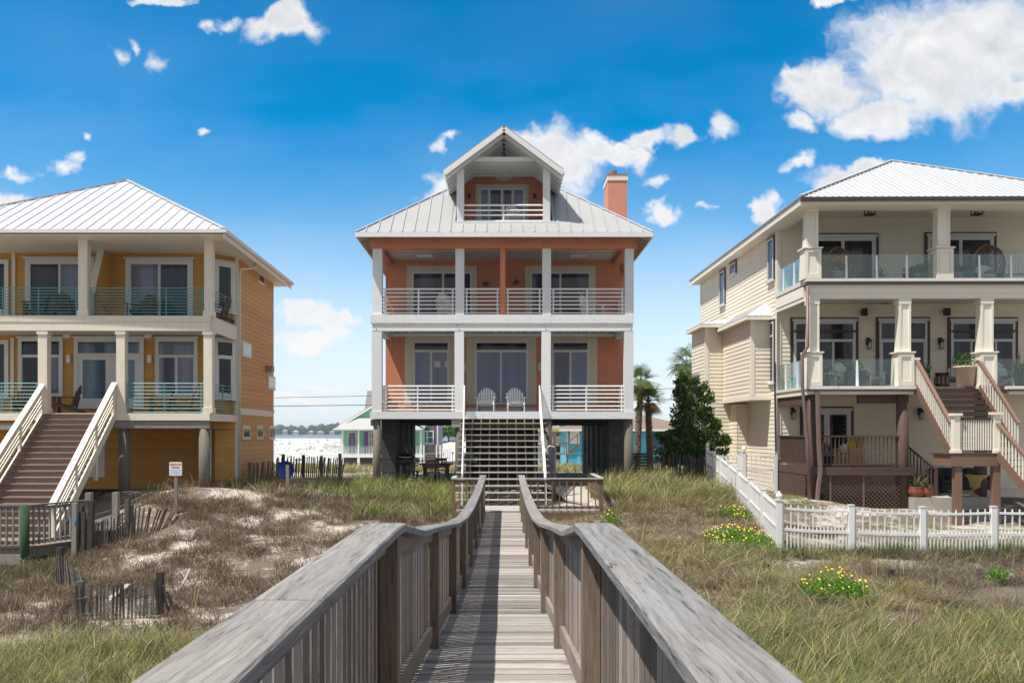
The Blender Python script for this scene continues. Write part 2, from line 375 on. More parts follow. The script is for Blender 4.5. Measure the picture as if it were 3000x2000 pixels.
def leaves(mb, c, rx, ry, rz, n, ls, shell=.55, up=.3):
    c = Vector(c)
    for _ in range(n):
        while True:
            d = Vector((random.uniform(-1, 1), random.uniform(-1, 1), random.uniform(-1, 1)))
            if .05 < d.length < 1: break
        d = d.normalized() * random.uniform(shell, 1.0)
        p = c + Vector((d.x * rx, d.y * ry, d.z * rz)); a = (d + Vector((random.uniform(-.7, .7), random.uniform(-.7, .7), random.uniform(-.3, .7) + up))).normalized()
        s = a.cross(Vector((random.uniform(-1, 1), random.uniform(-1, 1), random.uniform(-1, 1)))).normalized(); l = ls * random.uniform(.6, 1.3)
        mb.add([p, p + a * l * .5 + s * l * .28, p + a * l, p + a * l * .5 - s * l * .28], [(0, 1, 2, 3)])
def spikes(mb, c, n, L, w, el=(20, 85), curl=.25):
    c = Vector(c)
    for k in range(n):
        az = random.uniform(0, 6.28); e = math.radians(random.uniform(*el)); l = L * random.uniform(.7, 1.1); h = Vector((math.cos(az), math.sin(az), 0)); s = Vector((-h.y, h.x, 0))
        pts = []
        for i in range(4):
            t = i / 3; pts.append(c + h * (math.cos(e) * l * t + .0) + Vector((0, 0, math.sin(e) * l * t - curl * l * t * t)))
        r = random.random(); vs = []
        for i, p in enumerate(pts): ww = w * (1 - (i / 3) ** 1.6) * .5 + .001; vs += [p - s * ww, p + s * ww]
        mb.add(vs, [(0, 1, 3, 2), (2, 3, 5, 4), (4, 5, 7, 6)], r)
POT = {'tapered': [(.0, 0), (.72, 0), (1, .93), (1.08, .94), (1.08, 1.02), (.94, 1.02), (.92, .9), (0, .88)],
       'round': [(0, 0), (.6, 0), (.95, .35), (1, .6), (.86, .92), (.92, 1), (.78, 1), (.74, .9), (0, .88)],
       'bowl': [(0, 0), (.5, 0), (.9, .5), (1, 1), (.9, 1), (.8, .9), (0, .88)]}
def potted(name, label, loc, r, h, shape, pm, plant, group=None, lm=None):
    t = thing(name, label, 'potted plant', loc, 0, group)
    if shape == 'square':
        b = MB(); b.hexa([(-r * .8, -r * .8, 0), (r * .8, -r * .8, 0), (r * .8, r * .8, 0), (-r * .8, r * .8, 0), (-r, -r, h), (r, -r, h), (r, r, h), (-r, r, h)]); b.build('pot', pm, t)
    else: MB().lathe((0, 0, 0), [(a * r, z * h) for a, z in POT[shape]], 18).build('pot', pm, t, smooth=True)
    kind, size = plant; b = MB()
    if kind == 'bush': leaves(b, (0, 0, h + size * .45), size, size, size * .62, int(170), .11, .3)
    elif kind == 'spiky': spikes(b, (0, 0, h * .9), 26, size, .06, (25, 88), .2)
    elif kind == 'fern': spikes(b, (0, 0, h * .9), 46, size, .035, (15, 70), .55); leaves(b, (0, 0, h + size * .3), size * .5, size * .5, size * .3, 60, .08, .2)
    b.build('foliage', lm or M['leaf'], t)
    return t
def flower_dots(t, c, r, z, n, pm, size=.05):
    b = MB()
    for _ in range(n):
        a = random.uniform(0, 6.28); q = r * math.sqrt(random.random()); b.ell((c[0] + math.cos(a) * q, c[1] + math.sin(a) * q, z + random.uniform(-.05, .08)), size, size, size * .5, 6, 4)
    b.build('blossom', pm, t); return t
def lantern(parent, T, x, y, z):
    """carriage lamp on a wall facing -y"""
    b = MB(T); b.box(x - .07, x + .07, y - .03, y, z + .02, z + .30); b.box(x - .02, x + .02, y - .16, y - .03, z + .24, z + .28)
    b.box(x - .085, x + .085, y - .225, y - .055, z + .14, z + .17)
    b.add([(x - .085, y - .225, z + .17), (x + .085, y - .225, z + .17), (x + .085, y - .055, z + .17), (x - .085, y - .055, z + .17), (x, y - .14, z + .26)], [(0, 1, 4), (1, 2, 4), (2, 3, 4), (3, 0, 4)])
    b.box(x - .06, x + .06, y - .20, y - .08, z - .16, z - .13)
    for sx in (-.055, .055):
        for sy in (-.195, -.085): b.box(x + sx - .008, x + sx + .008, y + sy - .008, y + sy + .008, z - .13, z + .14)
    o = b.build('wall_lantern', M['black'], parent, world=True)
    MB(T).box(x - .035, x + .035, y - .175, y - .105, z - .125, z + .09).build('lamp_glass', M['lamp_glass'], o, world=True)
def grid_mesh(name, V, Fq, mat, cols=None, rnd=None):
    """numpy verts (N,3), faces (M,4)"""
    me = bpy.data.meshes.new(name); n, m = len(V), len(Fq)
    me.vertices.add(n); me.vertices.foreach_set('co', np.asarray(V, np.float32).ravel())
    me.loops.add(m * 4); me.loops.foreach_set('vertex_index', np.asarray(Fq, np.int32).ravel())
    me.polygons.add(m); me.polygons.foreach_set('loop_start', np.arange(0, m * 4, 4, dtype=np.int32)); me.polygons.foreach_set('loop_total', np.full(m, 4, np.int32))
    me.update(calc_edges=True)
    if cols is not None:
        a = me.attributes.new('Col', 'FLOAT_COLOR', 'POINT'); a.data.foreach_set('color', np.concatenate([cols, np.ones((n, 1))], 1).astype(np.float32).ravel())
    me.materials.append(mat)
    o = bpy.data.objects.new(name, me); COL.objects.link(o); return o
# ------------------------------------------------------------------ camera, sun, sky
cd = bpy.data.cameras.new('camera'); cam = bpy.data.objects.new('camera', cd); COL.objects.link(cam)
cam.location = (0, 0, 0); cam.rotation_euler = (math.radians(90), 0, 0)
cd.sensor_width = 36; cd.lens = F / 3000 * 36; cd.shift_x = (1500 - VX) / 3000; cd.shift_y = (HY - 1000) / 3000; cd.clip_end = 20000; cd.clip_start = .1
cd.dof.use_dof = True; cd.dof.focus_distance = 26; cd.dof.aperture_fstop = 16
S.camera = cam
S.render.resolution_x, S.render.resolution_y = 1024, 682
LD = Vector((.42, .25, -1.0)).normalized()           # direction the sunlight travels
sun = bpy.data.lights.new('sun', 'SUN'); sun.energy = 4.6; sun.angle = math.radians(.53); sun.color = (1, .95, .87)
so = bpy.data.objects.new('sun', sun); COL.objects.link(so); so.rotation_euler = LD.to_track_quat('-Z', 'Y').to_euler()
S.view_settings.view_transform = 'Standard'; S.view_settings.look = 'None'; S.view_settings.gamma = 1; S.view_settings.exposure = 0.42
W = bpy.data.worlds.new('World'); S.world = W; W.use_nodes = True
def sky():
    n = NT(W.node_tree)
    sk = n('ShaderNodeTexSky', sky_type='NISHITA', sun_disc=False, sun_elevation=math.asin(-LD.z), sun_rotation=math.atan2(-LD.x, -LD.y) % (2 * math.pi), altitude=0, air_density=1.0, dust_density=.35, ozone_density=2.2)
    d = n('ShaderNodeTexCoord', out=0)
    dx, dy, dzz = n.sep(d, 0), n.sep(d, 1), n.sep(d, 2)
    el = n.math('ARCSINE', n.math('MAXIMUM', dzz, 0.0))
    # polarised blue: deepen with height
    hs = n('ShaderNodeHueSaturation', i_Color=sk, i_Hue=.493, i_Saturation=n('ShaderNodeMapRange', i_0=el, i_1=.02, i_2=.42, i_3=1.0, i_4=1.74), i_Value=n('ShaderNodeMapRange', i_0=el, i_1=.02, i_2=.48, i_3=1.12, i_4=.90))
    yy = n.math('MAXIMUM', n.math('ABSOLUTE', dy), .08)
    u, v = n.math('DIVIDE', dx, yy), n.math('DIVIDE', dzz, yy)
    uv = n('ShaderNodeCombineXYZ', i_0=u, i_1=v, i_2=n.math('MULTIPLY', n.math('LESS_THAN', dy, 0), 5.0))
    blobs = [(2720,190,330,215),(2430,262,150,110),(2900,120,330,210),(2580,350,165,75),(2368,362,52,34),(2960,270,140,70),(2330,235,60,45),
             (1640,470,165,115),(1555,420,125,62),(1740,440,95,70),(1815,445,85,52),(1985,400,60,30),(1900,405,88,42),(1875,455,52,36),(2018,412,48,28),(2112,368,52,44),(1922,515,46,22),(1920,608,82,48),(2078,618,38,15),
             (2240,620,62,36),(2266,588,24,30),(2480,535,150,60),(2560,490,85,36),(2335,475,58,32),(2450,0,70,18),
             (835,60,105,76),(765,70,55,45),(900,95,46,36),(668,60,36,20),(610,85,38,22),(480,4,72,20),(472,183,36,27),(345,172,26,30),(400,150,20,18),(82,497,36,22),(178,490,48,28),(212,462,34,22),(255,415,20,14),
             (30,597,66,34),(905,905,120,55),(1005,935,100,46),(930,990,165,46),(1278,422,34,20),(1330,402,34,16),(1288,545,58,54),(590,385,34,10),(860,1170,140,18),(930,1120,60,10)]
    # the half of the sky behind the viewer (mirrored in the windows)
    def field(uvs):
        acc = None
        for px, py, a, b in blobs:
            if a < 80: a, b = a * 1.3, b * 1.25
            q = n('ShaderNodeMapping', vector_type='POINT', i_0=uvs, i_1=(-(px - VX) / F * (F / a), -(HY - py) / F * (F / b), 0), i_3=(F / a, F / b, .2))
            l = n.math('MULTIPLY', n.math('SUBTRACT', 1.0, n.vmath_len(q)), 2.0 if a >= 80 else (1.35 if a >= 55 else 1.05)); acc = l if acc is None else n.math('SMOOTH_MAX', acc, l, .10)
        return acc
    n.vmath_len = lambda q: n('ShaderNodeVectorMath', out=1, operation='LENGTH', i_0=q)
    def dens(uvs):
        wv = n('ShaderNodeTexNoise', out=1, i_Vector=uvs, i_Scale=15, i_Detail=7, i_Roughness=.58)
        uw = n.vmath('ADD', uvs, n.vmath('MULTIPLY', n.vmath('SUBTRACT', wv, (.5, .5, .5)), (.095, .065, 0)))
        fb = n('ShaderNodeTexNoise', i_Vector=uw, i_Scale=34, i_Detail=8, i_Roughness=.56)
        f2 = n('ShaderNodeTexNoise', i_Vector=uvs, i_Scale=12, i_Detail=4, i_Roughness=.5)
        k = n.math('ADD', n.math('MULTIPLY', n.math('SUBTRACT', fb, .5), 1.5), n.math('MULTIPLY', n.math('SUBTRACT', f2, .5), .7))
        return n.math('ADD', n.math('MINIMUM', field(uw), 1.25), k)
    d0 = dens(uv)
    uv2 = n.vmath('ADD', uv, (-.012, .020, 0))
    fa = n('ShaderNodeTexNoise', i_Vector=uv, i_Scale=10, i_Detail=5, i_Roughness=.5); fb2 = n('ShaderNodeTexNoise', i_Vector=uv2, i_Scale=10, i_Detail=5, i_Roughness=.5)
    al = n('ShaderNodeMapRange', interpolation_type='SMOOTHSTEP', i_0=d0, i_1=.06, i_2=1.15)
    # thick parts go soft grey away from the sun
    big = n('ShaderNodeTexNoise', i_Vector=uv, i_Scale=6.5, i_Detail=5, i_Roughness=.5)
    sh = n.math('ADD', n.math('MULTIPLY', n.math('SUBTRACT', fb2, fa), 2.2), n.math('MULTIPLY_ADD', n('ShaderNodeMapRange', i_0=d0, i_1=.6, i_2=1.5), .62, n.math('MULTIPLY', n.math('SUBTRACT', big, .45), .55)), clamp=True)
    sh = n.math('MULTIPLY', sh, n('ShaderNodeMapRange', i_0=el, i_1=.08, i_2=.36, i_3=.12, i_4=.95))
    cc = n.mix(sh, (5.9, 5.9, 5.9), (3.3, 3.5, 3.9))
    # thin veil of high cloud and pale air close to the horizon
    veil = n('ShaderNodeTexNoise', i_Vector=n.vmath('MULTIPLY', uv, (1, 2.2, 1)), i_Scale=2.6, i_Detail=5, i_Roughness=.5)
    vf = n.math('MULTIPLY', n.ramp(veil, [(.42, 0), (.72, .42)]), n('ShaderNodeMapRange', i_0=el, i_1=.0, i_2=.40, i_3=1, i_4=.15))
    c1 = n.mix(vf, hs, (4.4, 5.1, 6.0))
    hz = n('ShaderNodeMapRange', interpolation_type='SMOOTHERSTEP', i_0=el, i_1=-.02, i_2=.27, i_3=.78, i_4=0)
    c1 = n.mix(hz, c1, (4.9, 5.5, 6.15))
    c2 = n.mix(al, c1, cc)
    # broken white cloud added overhead and behind the viewer, out of view, as neutral fill
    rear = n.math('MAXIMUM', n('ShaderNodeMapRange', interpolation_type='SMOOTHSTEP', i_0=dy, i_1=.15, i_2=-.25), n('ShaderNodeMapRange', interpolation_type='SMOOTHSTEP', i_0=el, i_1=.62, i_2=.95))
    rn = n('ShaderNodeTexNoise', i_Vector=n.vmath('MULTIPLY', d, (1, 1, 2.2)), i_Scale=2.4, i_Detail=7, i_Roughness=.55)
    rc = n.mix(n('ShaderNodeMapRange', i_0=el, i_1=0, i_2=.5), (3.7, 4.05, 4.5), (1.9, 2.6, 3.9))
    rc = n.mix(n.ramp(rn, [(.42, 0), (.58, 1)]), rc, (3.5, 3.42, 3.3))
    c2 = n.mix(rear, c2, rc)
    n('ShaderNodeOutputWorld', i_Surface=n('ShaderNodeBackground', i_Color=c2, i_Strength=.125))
sky()
# ------------------------------------------------------------------ the ground
CP = [(600,1427,-1.82),(360,1430,-1.88),(516,1457,-1.90),(842,1425,-1.85),(840,1402,-1.82),(1000,1405,-1.85),(1100,1436,-2.06),(1842,1409,-1.78),
      (1000,1470,-2.28),(900,1560,-2.72),(1010,1530,-2.55),(1200,1470,-2.3),(1290,1500,-2.6),(225,1820,-3.35),(465,1808,-3.35),(170,1725,-3.3),(400,1575,-2.9),(280,1612,-3.1),
      (60,1672,-3.5),(0,1760,-3.5),(0,2000,-3.25),(500,1950,-3.2),(700,1700,-3.15),(650,1560,-2.7),(560,1500,-2.35),(720,1480,-2.2),(250,1540,-3.2),(330,1470,-2.5),
      (2282,1626,-3.02),(2640,1486,-2.74),(2275,1450,-2.38),(2480,1628,-3.02),(2700,1632,-3.02),(3000,1640,-3.05),(2900,1560,-2.95),(2400,1540,-2.8),
      (1800,1452,-2.0),(1950,1440,-1.98),(2100,1450,-2.05),(2000,1480,-2.2),(1900,1500,-2.4),(1790,1580,-2.85),(1960,1640,-2.95),(2100,1540,-2.55),(2180,1600,-2.85),
      (2400,2000,-3.25),(3000,2000,-3.3),(2050,1800,-3.15),(2700,1720,-3.2),(3000,1700,-3.2),(2400,1700,-3.12),(2900,1800,-3.25)]
CW = []
for px, py, z in CP: d = dz(py, z); CW.append((X(px, d), d, z))
CW += [(0, 2, -2.9), (0, 8, -2.95), (0, 14, -3.0), (0, 20, -2.95), (.3, 25, -2.85), (1.5, 27.5, -2.8), (-1.0, 26.5, -2.75), (0, 30, -2.3), (2.6, 30, -2.3), (0, 34, -2.06), (-3, 34, -2.06), (3, 34, -2.06), (0, 40, -2.06), (4, 40, -2.06), (-4, 40, -2.06),
       (-12, 34, -1.86), (-20, 32, -1.9), (-25, 28, -2.4), (-25, 20, -3.3), (-20, 12, -3.3), (-8, 2, -3.1), (8, 2, -3.1), (12, 5, -3.3), (25, 10, -3.3), (25, 20, -3.1), (12, 36, -2.35), (20, 34, -2.5), (16, 42, -2.3), (8.5, 40, -2.0), (7.5, 35, -1.95), (0, -8, -3.1), (-10, -8, -3.1), (10, -8, -3.1)]
CA = np.array(CW)
def vnoise(x, y, s, seed=0):
    """cheap smooth value noise, numpy"""
    x = np.asarray(x) / s + seed * 13.7; y = np.asarray(y) / s + seed * 7.3
    xi, yi = np.floor(x), np.floor(y); xf, yf = x - xi, y - yi; xf = xf * xf * (3 - 2 * xf); yf = yf * yf * (3 - 2 * yf)
    h = lambda a, b: np.modf(np.abs(np.sin(a * 127.1 + b * 311.7 + seed * 17.) * 43758.5453))[0]
    return (h(xi, yi) * (1 - xf) + h(xi + 1, yi) * xf) * (1 - yf) + (h(xi, yi + 1) * (1 - xf) + h(xi + 1, yi + 1) * xf) * yf
def fbm(x, y, s, seed=0, o=3): return sum(vnoise(x, y, s / 2 ** k, seed + k) * .5 ** k for k in range(o)) / sum(.5 ** k for k in range(o))
def height(x, y):
    x = np.asarray(x, float); y = np.asarray(y, float); sh = x.shape; x = x.ravel(); y = y.ravel()
    num = np.zeros_like(x); den = np.zeros_like(x)
    for cx, cy, cz in CA:
        w = 1.0 / ((x - cx) ** 2 + (y - cy) ** 2 + .5) ** 1.7; num += w * cz; den += w
    h = num / den
    far = np.interp(y, [44, 60, 80, 100, 130, 200, 300, 420, 520, 700], [-2.1, -2.6, -3.3, -4.0, -4.3, -3.6, -2.75, -4.2, -6.0, -9.0])
    dune = np.clip((y - 110) / 60, 0, 1) * np.clip((480 - y) / 120, 0, 1)
    far = far + dune * (fbm(x, y, 60, 3) - .5) * 2.2 + 3.3 * np.exp(-((x + 6.5) / 8.) ** 2 - ((y - 140) / 16.) ** 2)
    t = np.clip((y - 40) / 8, 0, 1); h = h * (1 - t) + far * t
    back = np.clip((-y - 12) / 40, 0, 1); h = h * (1 - back) - 8 * back
    sd = np.clip((np.abs(x) - 700) / 500, 0, 1); h = h - 6 * sd
    near = (1 - t)
    h = h + near * ((fbm(x, y, 1.6, 9) - .5) * .16)
    return h.reshape(sh)
def axis(lo, hi, st, ext, g=1.28):
    a = list(np.arange(lo, hi, st)); s = st
    while a[-1] < ext: s *= g; a.append(a[-1] + s)
    return a
xs = axis(0, 24, .33, 4500); xs = [-v for v in xs[:0:-1]] + xs
ys = list(np.arange(-6, 46, .33)); ys += list(np.arange(46.5, 110, 2.0)) + list(np.arange(110, 480, 7.0)) + [500, 540, 600, 700, 1000, 2000, 5000]
ys = [-4000, -1500, -500, -200, -90, -60, -45, -32, -22, -15, -10] + ys
GX, GY = np.meshgrid(xs, ys); GZ = height(GX, GY); nx, ny = len(xs), len(ys)
idx = np.arange(nx * ny).reshape(ny, nx)
FQ = np.stack([idx[:-1, :-1], idx[:-1, 1:], idx[1:, 1:], idx[1:, :-1]], -1).reshape(-1, 4)
def ground_mat():
    m, n = newmat('dune_ground'); c = coords(n); y = n.sep(c, 1); x = n.sep(c, 0)
    a = n('ShaderNodeTexNoise', i_Vector=c, i_Scale=.55, i_Detail=9, i_Roughness=.68)
    b = n('ShaderNodeTexNoise', i_Vector=c, i_Scale=9, i_Detail=8, i_Roughness=.7)
    g = n('ShaderNodeTexNoise', i_Vector=c, i_Scale=55, i_Detail=5)
    sand = n.mix(b, (.50, .445, .385), (.66, .605, .54)); sand = n.mix(n.ramp(g, [(.3, .35), (.55, 0)]), sand, (.24, .20, .16))
    lit = n.mix(b, (.065, .05, .034), (.20, .155, .11))
    # thatch and roots cover most of the near dune; open sand in pockets and in the yard
    f = n.math('ADD', a, n.math('MULTIPLY', n.math('SUBTRACT', b, .5), .5))
    right = n('ShaderNodeMapRange', i_0=x, i_1=-1.5, i_2=1.2, i_3=.085, i_4=.17)
    yard = n.math('MULTIPLY', n('ShaderNodeMapRange', i_0=n.math('ADD', y, n.math('MULTIPLY', x, .05)), i_1=21.9, i_2=22.6), n('ShaderNodeMapRange', i_0=n.math('ADD', x, n.math('MULTIPLY', y, -.122)), i_1=4.2, i_2=4.5))
    f = n.math('SUBTRACT', n.math('ADD', f, right), n.math('MULTIPLY', yard, .10))
    near = n.mix(n.ramp(f, [(.50, 0), (.60, .92)]), sand, lit)
    far = n.mix(n.ramp(n('ShaderNodeTexNoise', i_Vector=c, i_Scale=.22, i_Detail=8, i_Roughness=.75), [(.60, 0), (.68, .75)]), (.52, .51, .49), (.20, .18, .12))
    grass = n.mix(b, (.20, .17, .085), (.30, .27, .15))
    mid = n.mix(n.ramp(n('ShaderNodeTexNoise', i_Vector=c, i_Scale=.35, i_Detail=5), [(.42, 0), (.62, 1)]), grass, (.52, .50, .45))
    t1 = n('ShaderNodeMapRange', i_0=y, i_1=38, i_2=46); t2 = n('ShaderNodeMapRange', i_0=y, i_1=92, i_2=112)
    col = n.mix(t2, n.mix(t1, near, mid), far)
    nd = n('ShaderNodeBump', i_Strength=.7, i_Distance=.06, i_Height=n.math('ADD', b, n.math('MULTIPLY', g, .35)))
    finish(n, n('ShaderNodeBsdfPrincipled', i_Base_Color=col, i_Roughness=.95, i_Normal=nd, i_Specular_IOR_Level=.15)); return m
GR = grid_mesh('ground', np.stack([GX, GY, GZ], -1).reshape(-1, 3), FQ, ground_mat()); tag(GR, kind='structure')
GR.data.polygons.foreach_set('use_smooth', [True] * len(GR.data.polygons))
def gz(x, y): return float(height(np.array([x]), np.array([y]))[0])
m, n = newmat('bay_water'); c = coords(n)
w = n('ShaderNodeTexNoise', i_Vector=n.vmath('MULTIPLY', c, (.05, .35, 1)), i_Scale=1.0, i_Detail=5)
finish(n, n('ShaderNodeBsdfPrincipled', i_Base_Color=(.045, .11, .17, 1), i_Roughness=.22, i_Normal=n('ShaderNodeBump', i_Strength=.5, i_Distance=.6, i_Height=w)))
tag(MB().add([(-9000, -6000, -5.5), (9000, -6000, -5.5), (9000, 6000, -5.5), (-9000, 6000, -5.5)], [(0, 1, 2, 3)]).build('water', m), kind='structure')
# ------------------------------------------------------------------ the boardwalk
PROF = [(-3.5, -1.5), (4.3, -1.5), (5.4, -1.60), (6.5, -1.745), (7.7, -1.88), (9.1, -2.03), (10.5, -2.146), (13.1, -2.31), (16, -2.41), (18.6, -2.44), (21.9, -2.43), (24, -2.40), (26.05, -2.36)]
py_, pz_ = zip(*PROF)
def zdeck(y): return float(np.interp(y, py_, pz_))
def xl(y): return float(np.interp(y, [-3, 4.3, 7.7, 26], [-.50, -.505, -.553, -.506]))    # inner faces of the posts
def xr(y): return float(np.interp(y, [-3, 4.3, 7.7, 26], [.375, .385, .448, .497]))
WDECK = wood('deck_board', 0, (.165, .152, .14), (.57, .545, .515), s=9, rv=.42, knots=True, warm=(1.0, .94, .88))
WCAP = wood('rail_cap_wood', 1, (.115, .11, .105), (.50, .485, .47), s=7, rv=.12, knots=True, bump=1.0, warm=(1.0, .93, .86))
WPOST = wood('rail_post_wood', 2, (.14, .105, .08), (.36, .285, .225), s=8, rv=.2, knots=True)
WSLAT = wood('rail_slat_wood', 2, (.17, .14, .12), (.46, .40, .35), s=12, rv=.6, knots=True)
WRAIL = wood('rail_board_wood', 1, (.18, .155, .13), (.46, .41, .36), s=9, rv=.2)
bw = thing('boardwalk', 'weathered grey wooden boardwalk with slatted railings sloping down towards the coral house', 'boardwalk', (0, 0, -1.5))
b = MB(); y = -3.4
while y < 26.0:
    w_ = .138; ym = y + w_ / 2; j = random.uniform(-.012, .012); z = zdeck(ym) + random.uniform(-.003, .003); sl = zdeck(y + w_) - zdeck(y)
    x0, x1 = xl(ym) - .17 + j, xr(ym) + .17 + j
    b.hexa([(x0, y, z - .035 - sl / 2), (x1, y, z - .035 - sl / 2), (x1, y + w_, z - .035 + sl / 2), (x0, y + w_, z - .035 + sl / 2), (x0, y, z - sl / 2), (x1, y, z - sl / 2), (x1, y + w_, z + sl / 2), (x0, y + w_, z + sl / 2)])
    y += w_ + .0065
b.build('deck', WDECK, bw, world=True)
b = MB()
for s in (0, 1):
    for (ya, za), (yb, zb) in zip(PROF[:-1], PROF[1:]):
        xa, xb = ((xl(ya) - .12, xl(yb) - .12), (xr(ya) + .12, xr(yb) + .12))[s]; b.beam((xa, ya, za - .16), (xb, yb, zb - .16), .045, .23)
b.build('joist', WRAIL, bw, world=True)
POSTS = [-1.6, 1.3, 4.32, 7.73, 10.55, 13.13, 16.02, 18.65, 21.4, 23.75, 25.95]
for side in (-1, 1):
    fx = (lambda y: xl(y)) if side < 0 else (lambda y: xr(y)); o = side
    ts = sorted(set([p[0] for p in PROF] + list(np.arange(4.3, 26, .7)) + [25.95]))
    ts = [t for t in ts if t <= 25.95]
    # cap: one continuous board, slightly rounded, bending at the ramp
    capv = []; capf = []; prof = [(-.035, 0), (.15, 0), (.15, .03), (.143, .038), (-.028, .038), (-.035, .031)]
    def capz(y): return float(np.interp(y, [-3.5, 4.1, 4.32, 5.6, 7.7, 10.5, 13.1, 16, 18.6, 21.9, 24.5, 25.95], [-.478, -.478, -.486, -.66, -.852, -1.115, -1.30, -1.39, -1.415, -1.40, -1.335, -1.30]))
    tc = [-3.5, 0, 2, 4.0, 4.32] + [t for t in np.arange(4.8, 25.9, .45)] + [25.98]
    cb = MB()
    for seg in (tc[0:2] + [1.2 if side > 0 else 2.3], [1.206 if side > 0 else 2.306, 4.0, 4.32], [4.321] + [t for t in tc[5:] if t < 11.5] + [11.5], [11.506] + [t for t in tc if t > 11.6]):
        vs = []; fs = []
        for t in seg:
            for px_, pz in prof: vs.append((fx(t) + o * px_, t, capz(t) + pz + (.004 if t < 4.3205 else 0)))
        k = len(prof)
        for i in range(len(seg) - 1):
            for q in range(k):
                f = (i * k + q, i * k + (q + 1) % k, (i + 1) * k + (q + 1) % k, (i + 1) * k + q); fs.append(f if o < 0 else f[::-1])
        fs += [tuple(range(k)), tuple(range((len(seg) - 1) * k, len(seg) * k))]
        cb.add(vs, fs)
    cb.build('rail_cap', WCAP, bw, world=True)
    for yp in POSTS:
        x0 = fx(yp); zt = capz(yp) - .002; zb = zdeck(yp)
        p = MB(); xa, xb = sorted((x0, x0 + o * .089)); r_ = random.random()
        p.box(xa, xb, yp - .0445, yp + .0445, zb + .004, zt, r_); p.box(xa + .003, xb - .003, yp - .042, yp + .042, gz(x0, yp) - .3, zb - .04, r_)
        p.build('post', WPOST, bw, world=True, bevel=.004)
    sb = MB(); y = -3.2
    while y < 25.85:
        if y > 20: wd = .085
        else: wd = random.uniform(.078, .094)
        xa, xb = sorted((fx(y) + o * .092, fx(y) + o * .112)); sb.box(xa, xb, y, y + wd, zdeck(y) - .10 - random.uniform(0, .05), capz(y + wd / 2) - .004 - .5 * abs(capz(y + wd) - capz(y))); y += wd + random.uniform(.020, .032)
    sb.build('slats', WSLAT, bw, world=True)
    rb = MB(); tb = MB()
    for ya, yb in zip(POSTS[:-1], POSTS[1:]):
        n_ = max(1, int((yb - ya) / .7)); q = np.linspace(ya + .046, yb - .046, n_ + 1)
        for a_, c_ in zip(q[:-1], q[1:]):
            xa, xc = fx(a_) + o * .07, fx(c_) + o * .07
            rb.beam((xa, a_, zdeck(a_) + .13), (xc, c_, zdeck(c_) + .13), .036, .135, rnd=.4)
            tb.beam((xa, a_, capz(a_) - .05), (xc, c_, capz(c_) - .05), .036, .088, rnd=.3)
    rb.build('bottom_rail', WRAIL, bw, world=True); tb.build('top_rail', WRAIL, bw, world=True)
# ------------------------------------------------------------------ landing platform at the foot of the stair
PZ = -2.33; PD0, PD1 = 26.08, 29.0; PX0, PX1 = -1.47, 2.95
pf = thing('deck_platform', 'low wooden deck with a baluster railing where the boardwalk meets the stair', 'deck', (0, PD0, PZ))
b = MB(); y = PD0 + .045
while y < PD1: b.box(PX0 + .05, PX1 - .05, y, y + .138, PZ - .035, PZ + random.uniform(-.002, .002)); y += .145
b.build('floor', wood('platform_board', 0, (.32, .30, .27), (.60, .57, .53), s=9, rv=.15), pf, world=True)
b = MB(); b.box(PX0 + .02, PX1 - .02, PD0, PD0 + .04, PZ - .30, PZ - .04); b.box(PX1 - .06, PX1 - .02, PD0 + .041, PD1, PZ - .30, PZ - .04); b.box(PX0 + .02, PX0 + .06, PD0 + .041, PD1, PZ - .30, PZ - .04)
b.build('fascia', M['brown_wood'], pf, world=True)
def baluster_rail(parent, p0, p1, zb, zt, post_ends, wm, wz, wcap, sp=.125, cap=.14, bw_=.036, name='railing', capt=.036):
    """p0,p1 = (x,y); flat railing with balusters; parts under a railing mesh"""
    p0, p1 = Vector(p0).to_3d(), Vector(p1).to_3d(); L = (p1 - p0).length; d = (p1 - p0) / L; nrm = Vector((d.y, -d.x, 0))
    b = MB(); z = Vector((0, 0, 1)); n_ = int(L / sp)
    b.beam(p0 + z * (zt - .08), p1 + z * (zt - .08), .036, .09); b.beam(p0 + z * (zb + .10), p1 + z * (zb + .10), .036, .09)
    for k in range(1, n_):
        q = p0 + d * (L * k / n_) + nrm * .036; b.beam(q + z * (zb - .10 + .14), q + z * (zt - .035), bw_, bw_, up=(nrm.x, nrm.y, 0))
    r = b.build(name, wz, parent, world=True)
    MB().beam(p0 + z * zt, p1 + z * zt, cap, capt).build('rail_cap', wcap, r, world=True)
    for q in post_ends:
        q = Vector(q).to_3d(); MB().box(q.x - .05, q.x + .05, q.y - .05, q.y + .05, zb - .6, zt - .02).build('post', wz, r, world=True)
    return r
zt = PZ + .95
baluster_rail(pf, (.62, PD0 + .06), (PX1, PD0 + .06), PZ, zt, [(PX1 - .03, PD0 + .08)], M['brown_wood'], M['brown_wood_z'], M['tread'], sp=.20)
baluster_rail(pf, (PX0, PD0 + .06), (-.63, PD0 + .06), PZ, zt, [(PX0 + .03, PD0 + .08)], M['brown_wood'], M['brown_wood_z'], M['tread'], sp=.17)
baluster_rail(pf, (PX1 - .02, PD0 + .14), (PX1 - .02, PD1), PZ, zt + .002, [(PX1 - .03, PD1 - .05)], M['brown_wood'], M['brown_wood_z'], M['tread'], sp=.17)
baluster_rail(pf, (PX0 + .02, PD0 + 1.4), (PX0 + .02, PD0 + .14), PZ, zt + .002, [], M['brown_wood'], M['brown_wood_z'], M['tread'], sp=.17)
# pale path beside the deck
tag(MB().extrude([(2.1, 29.1, -2.28), (3.0, 27.3, -2.32), (2.95, 31.9, -2.02), (1.55, 31.9, -2.02)], (0, 0, .06)).build('path', M['concrete']), kind='structure')
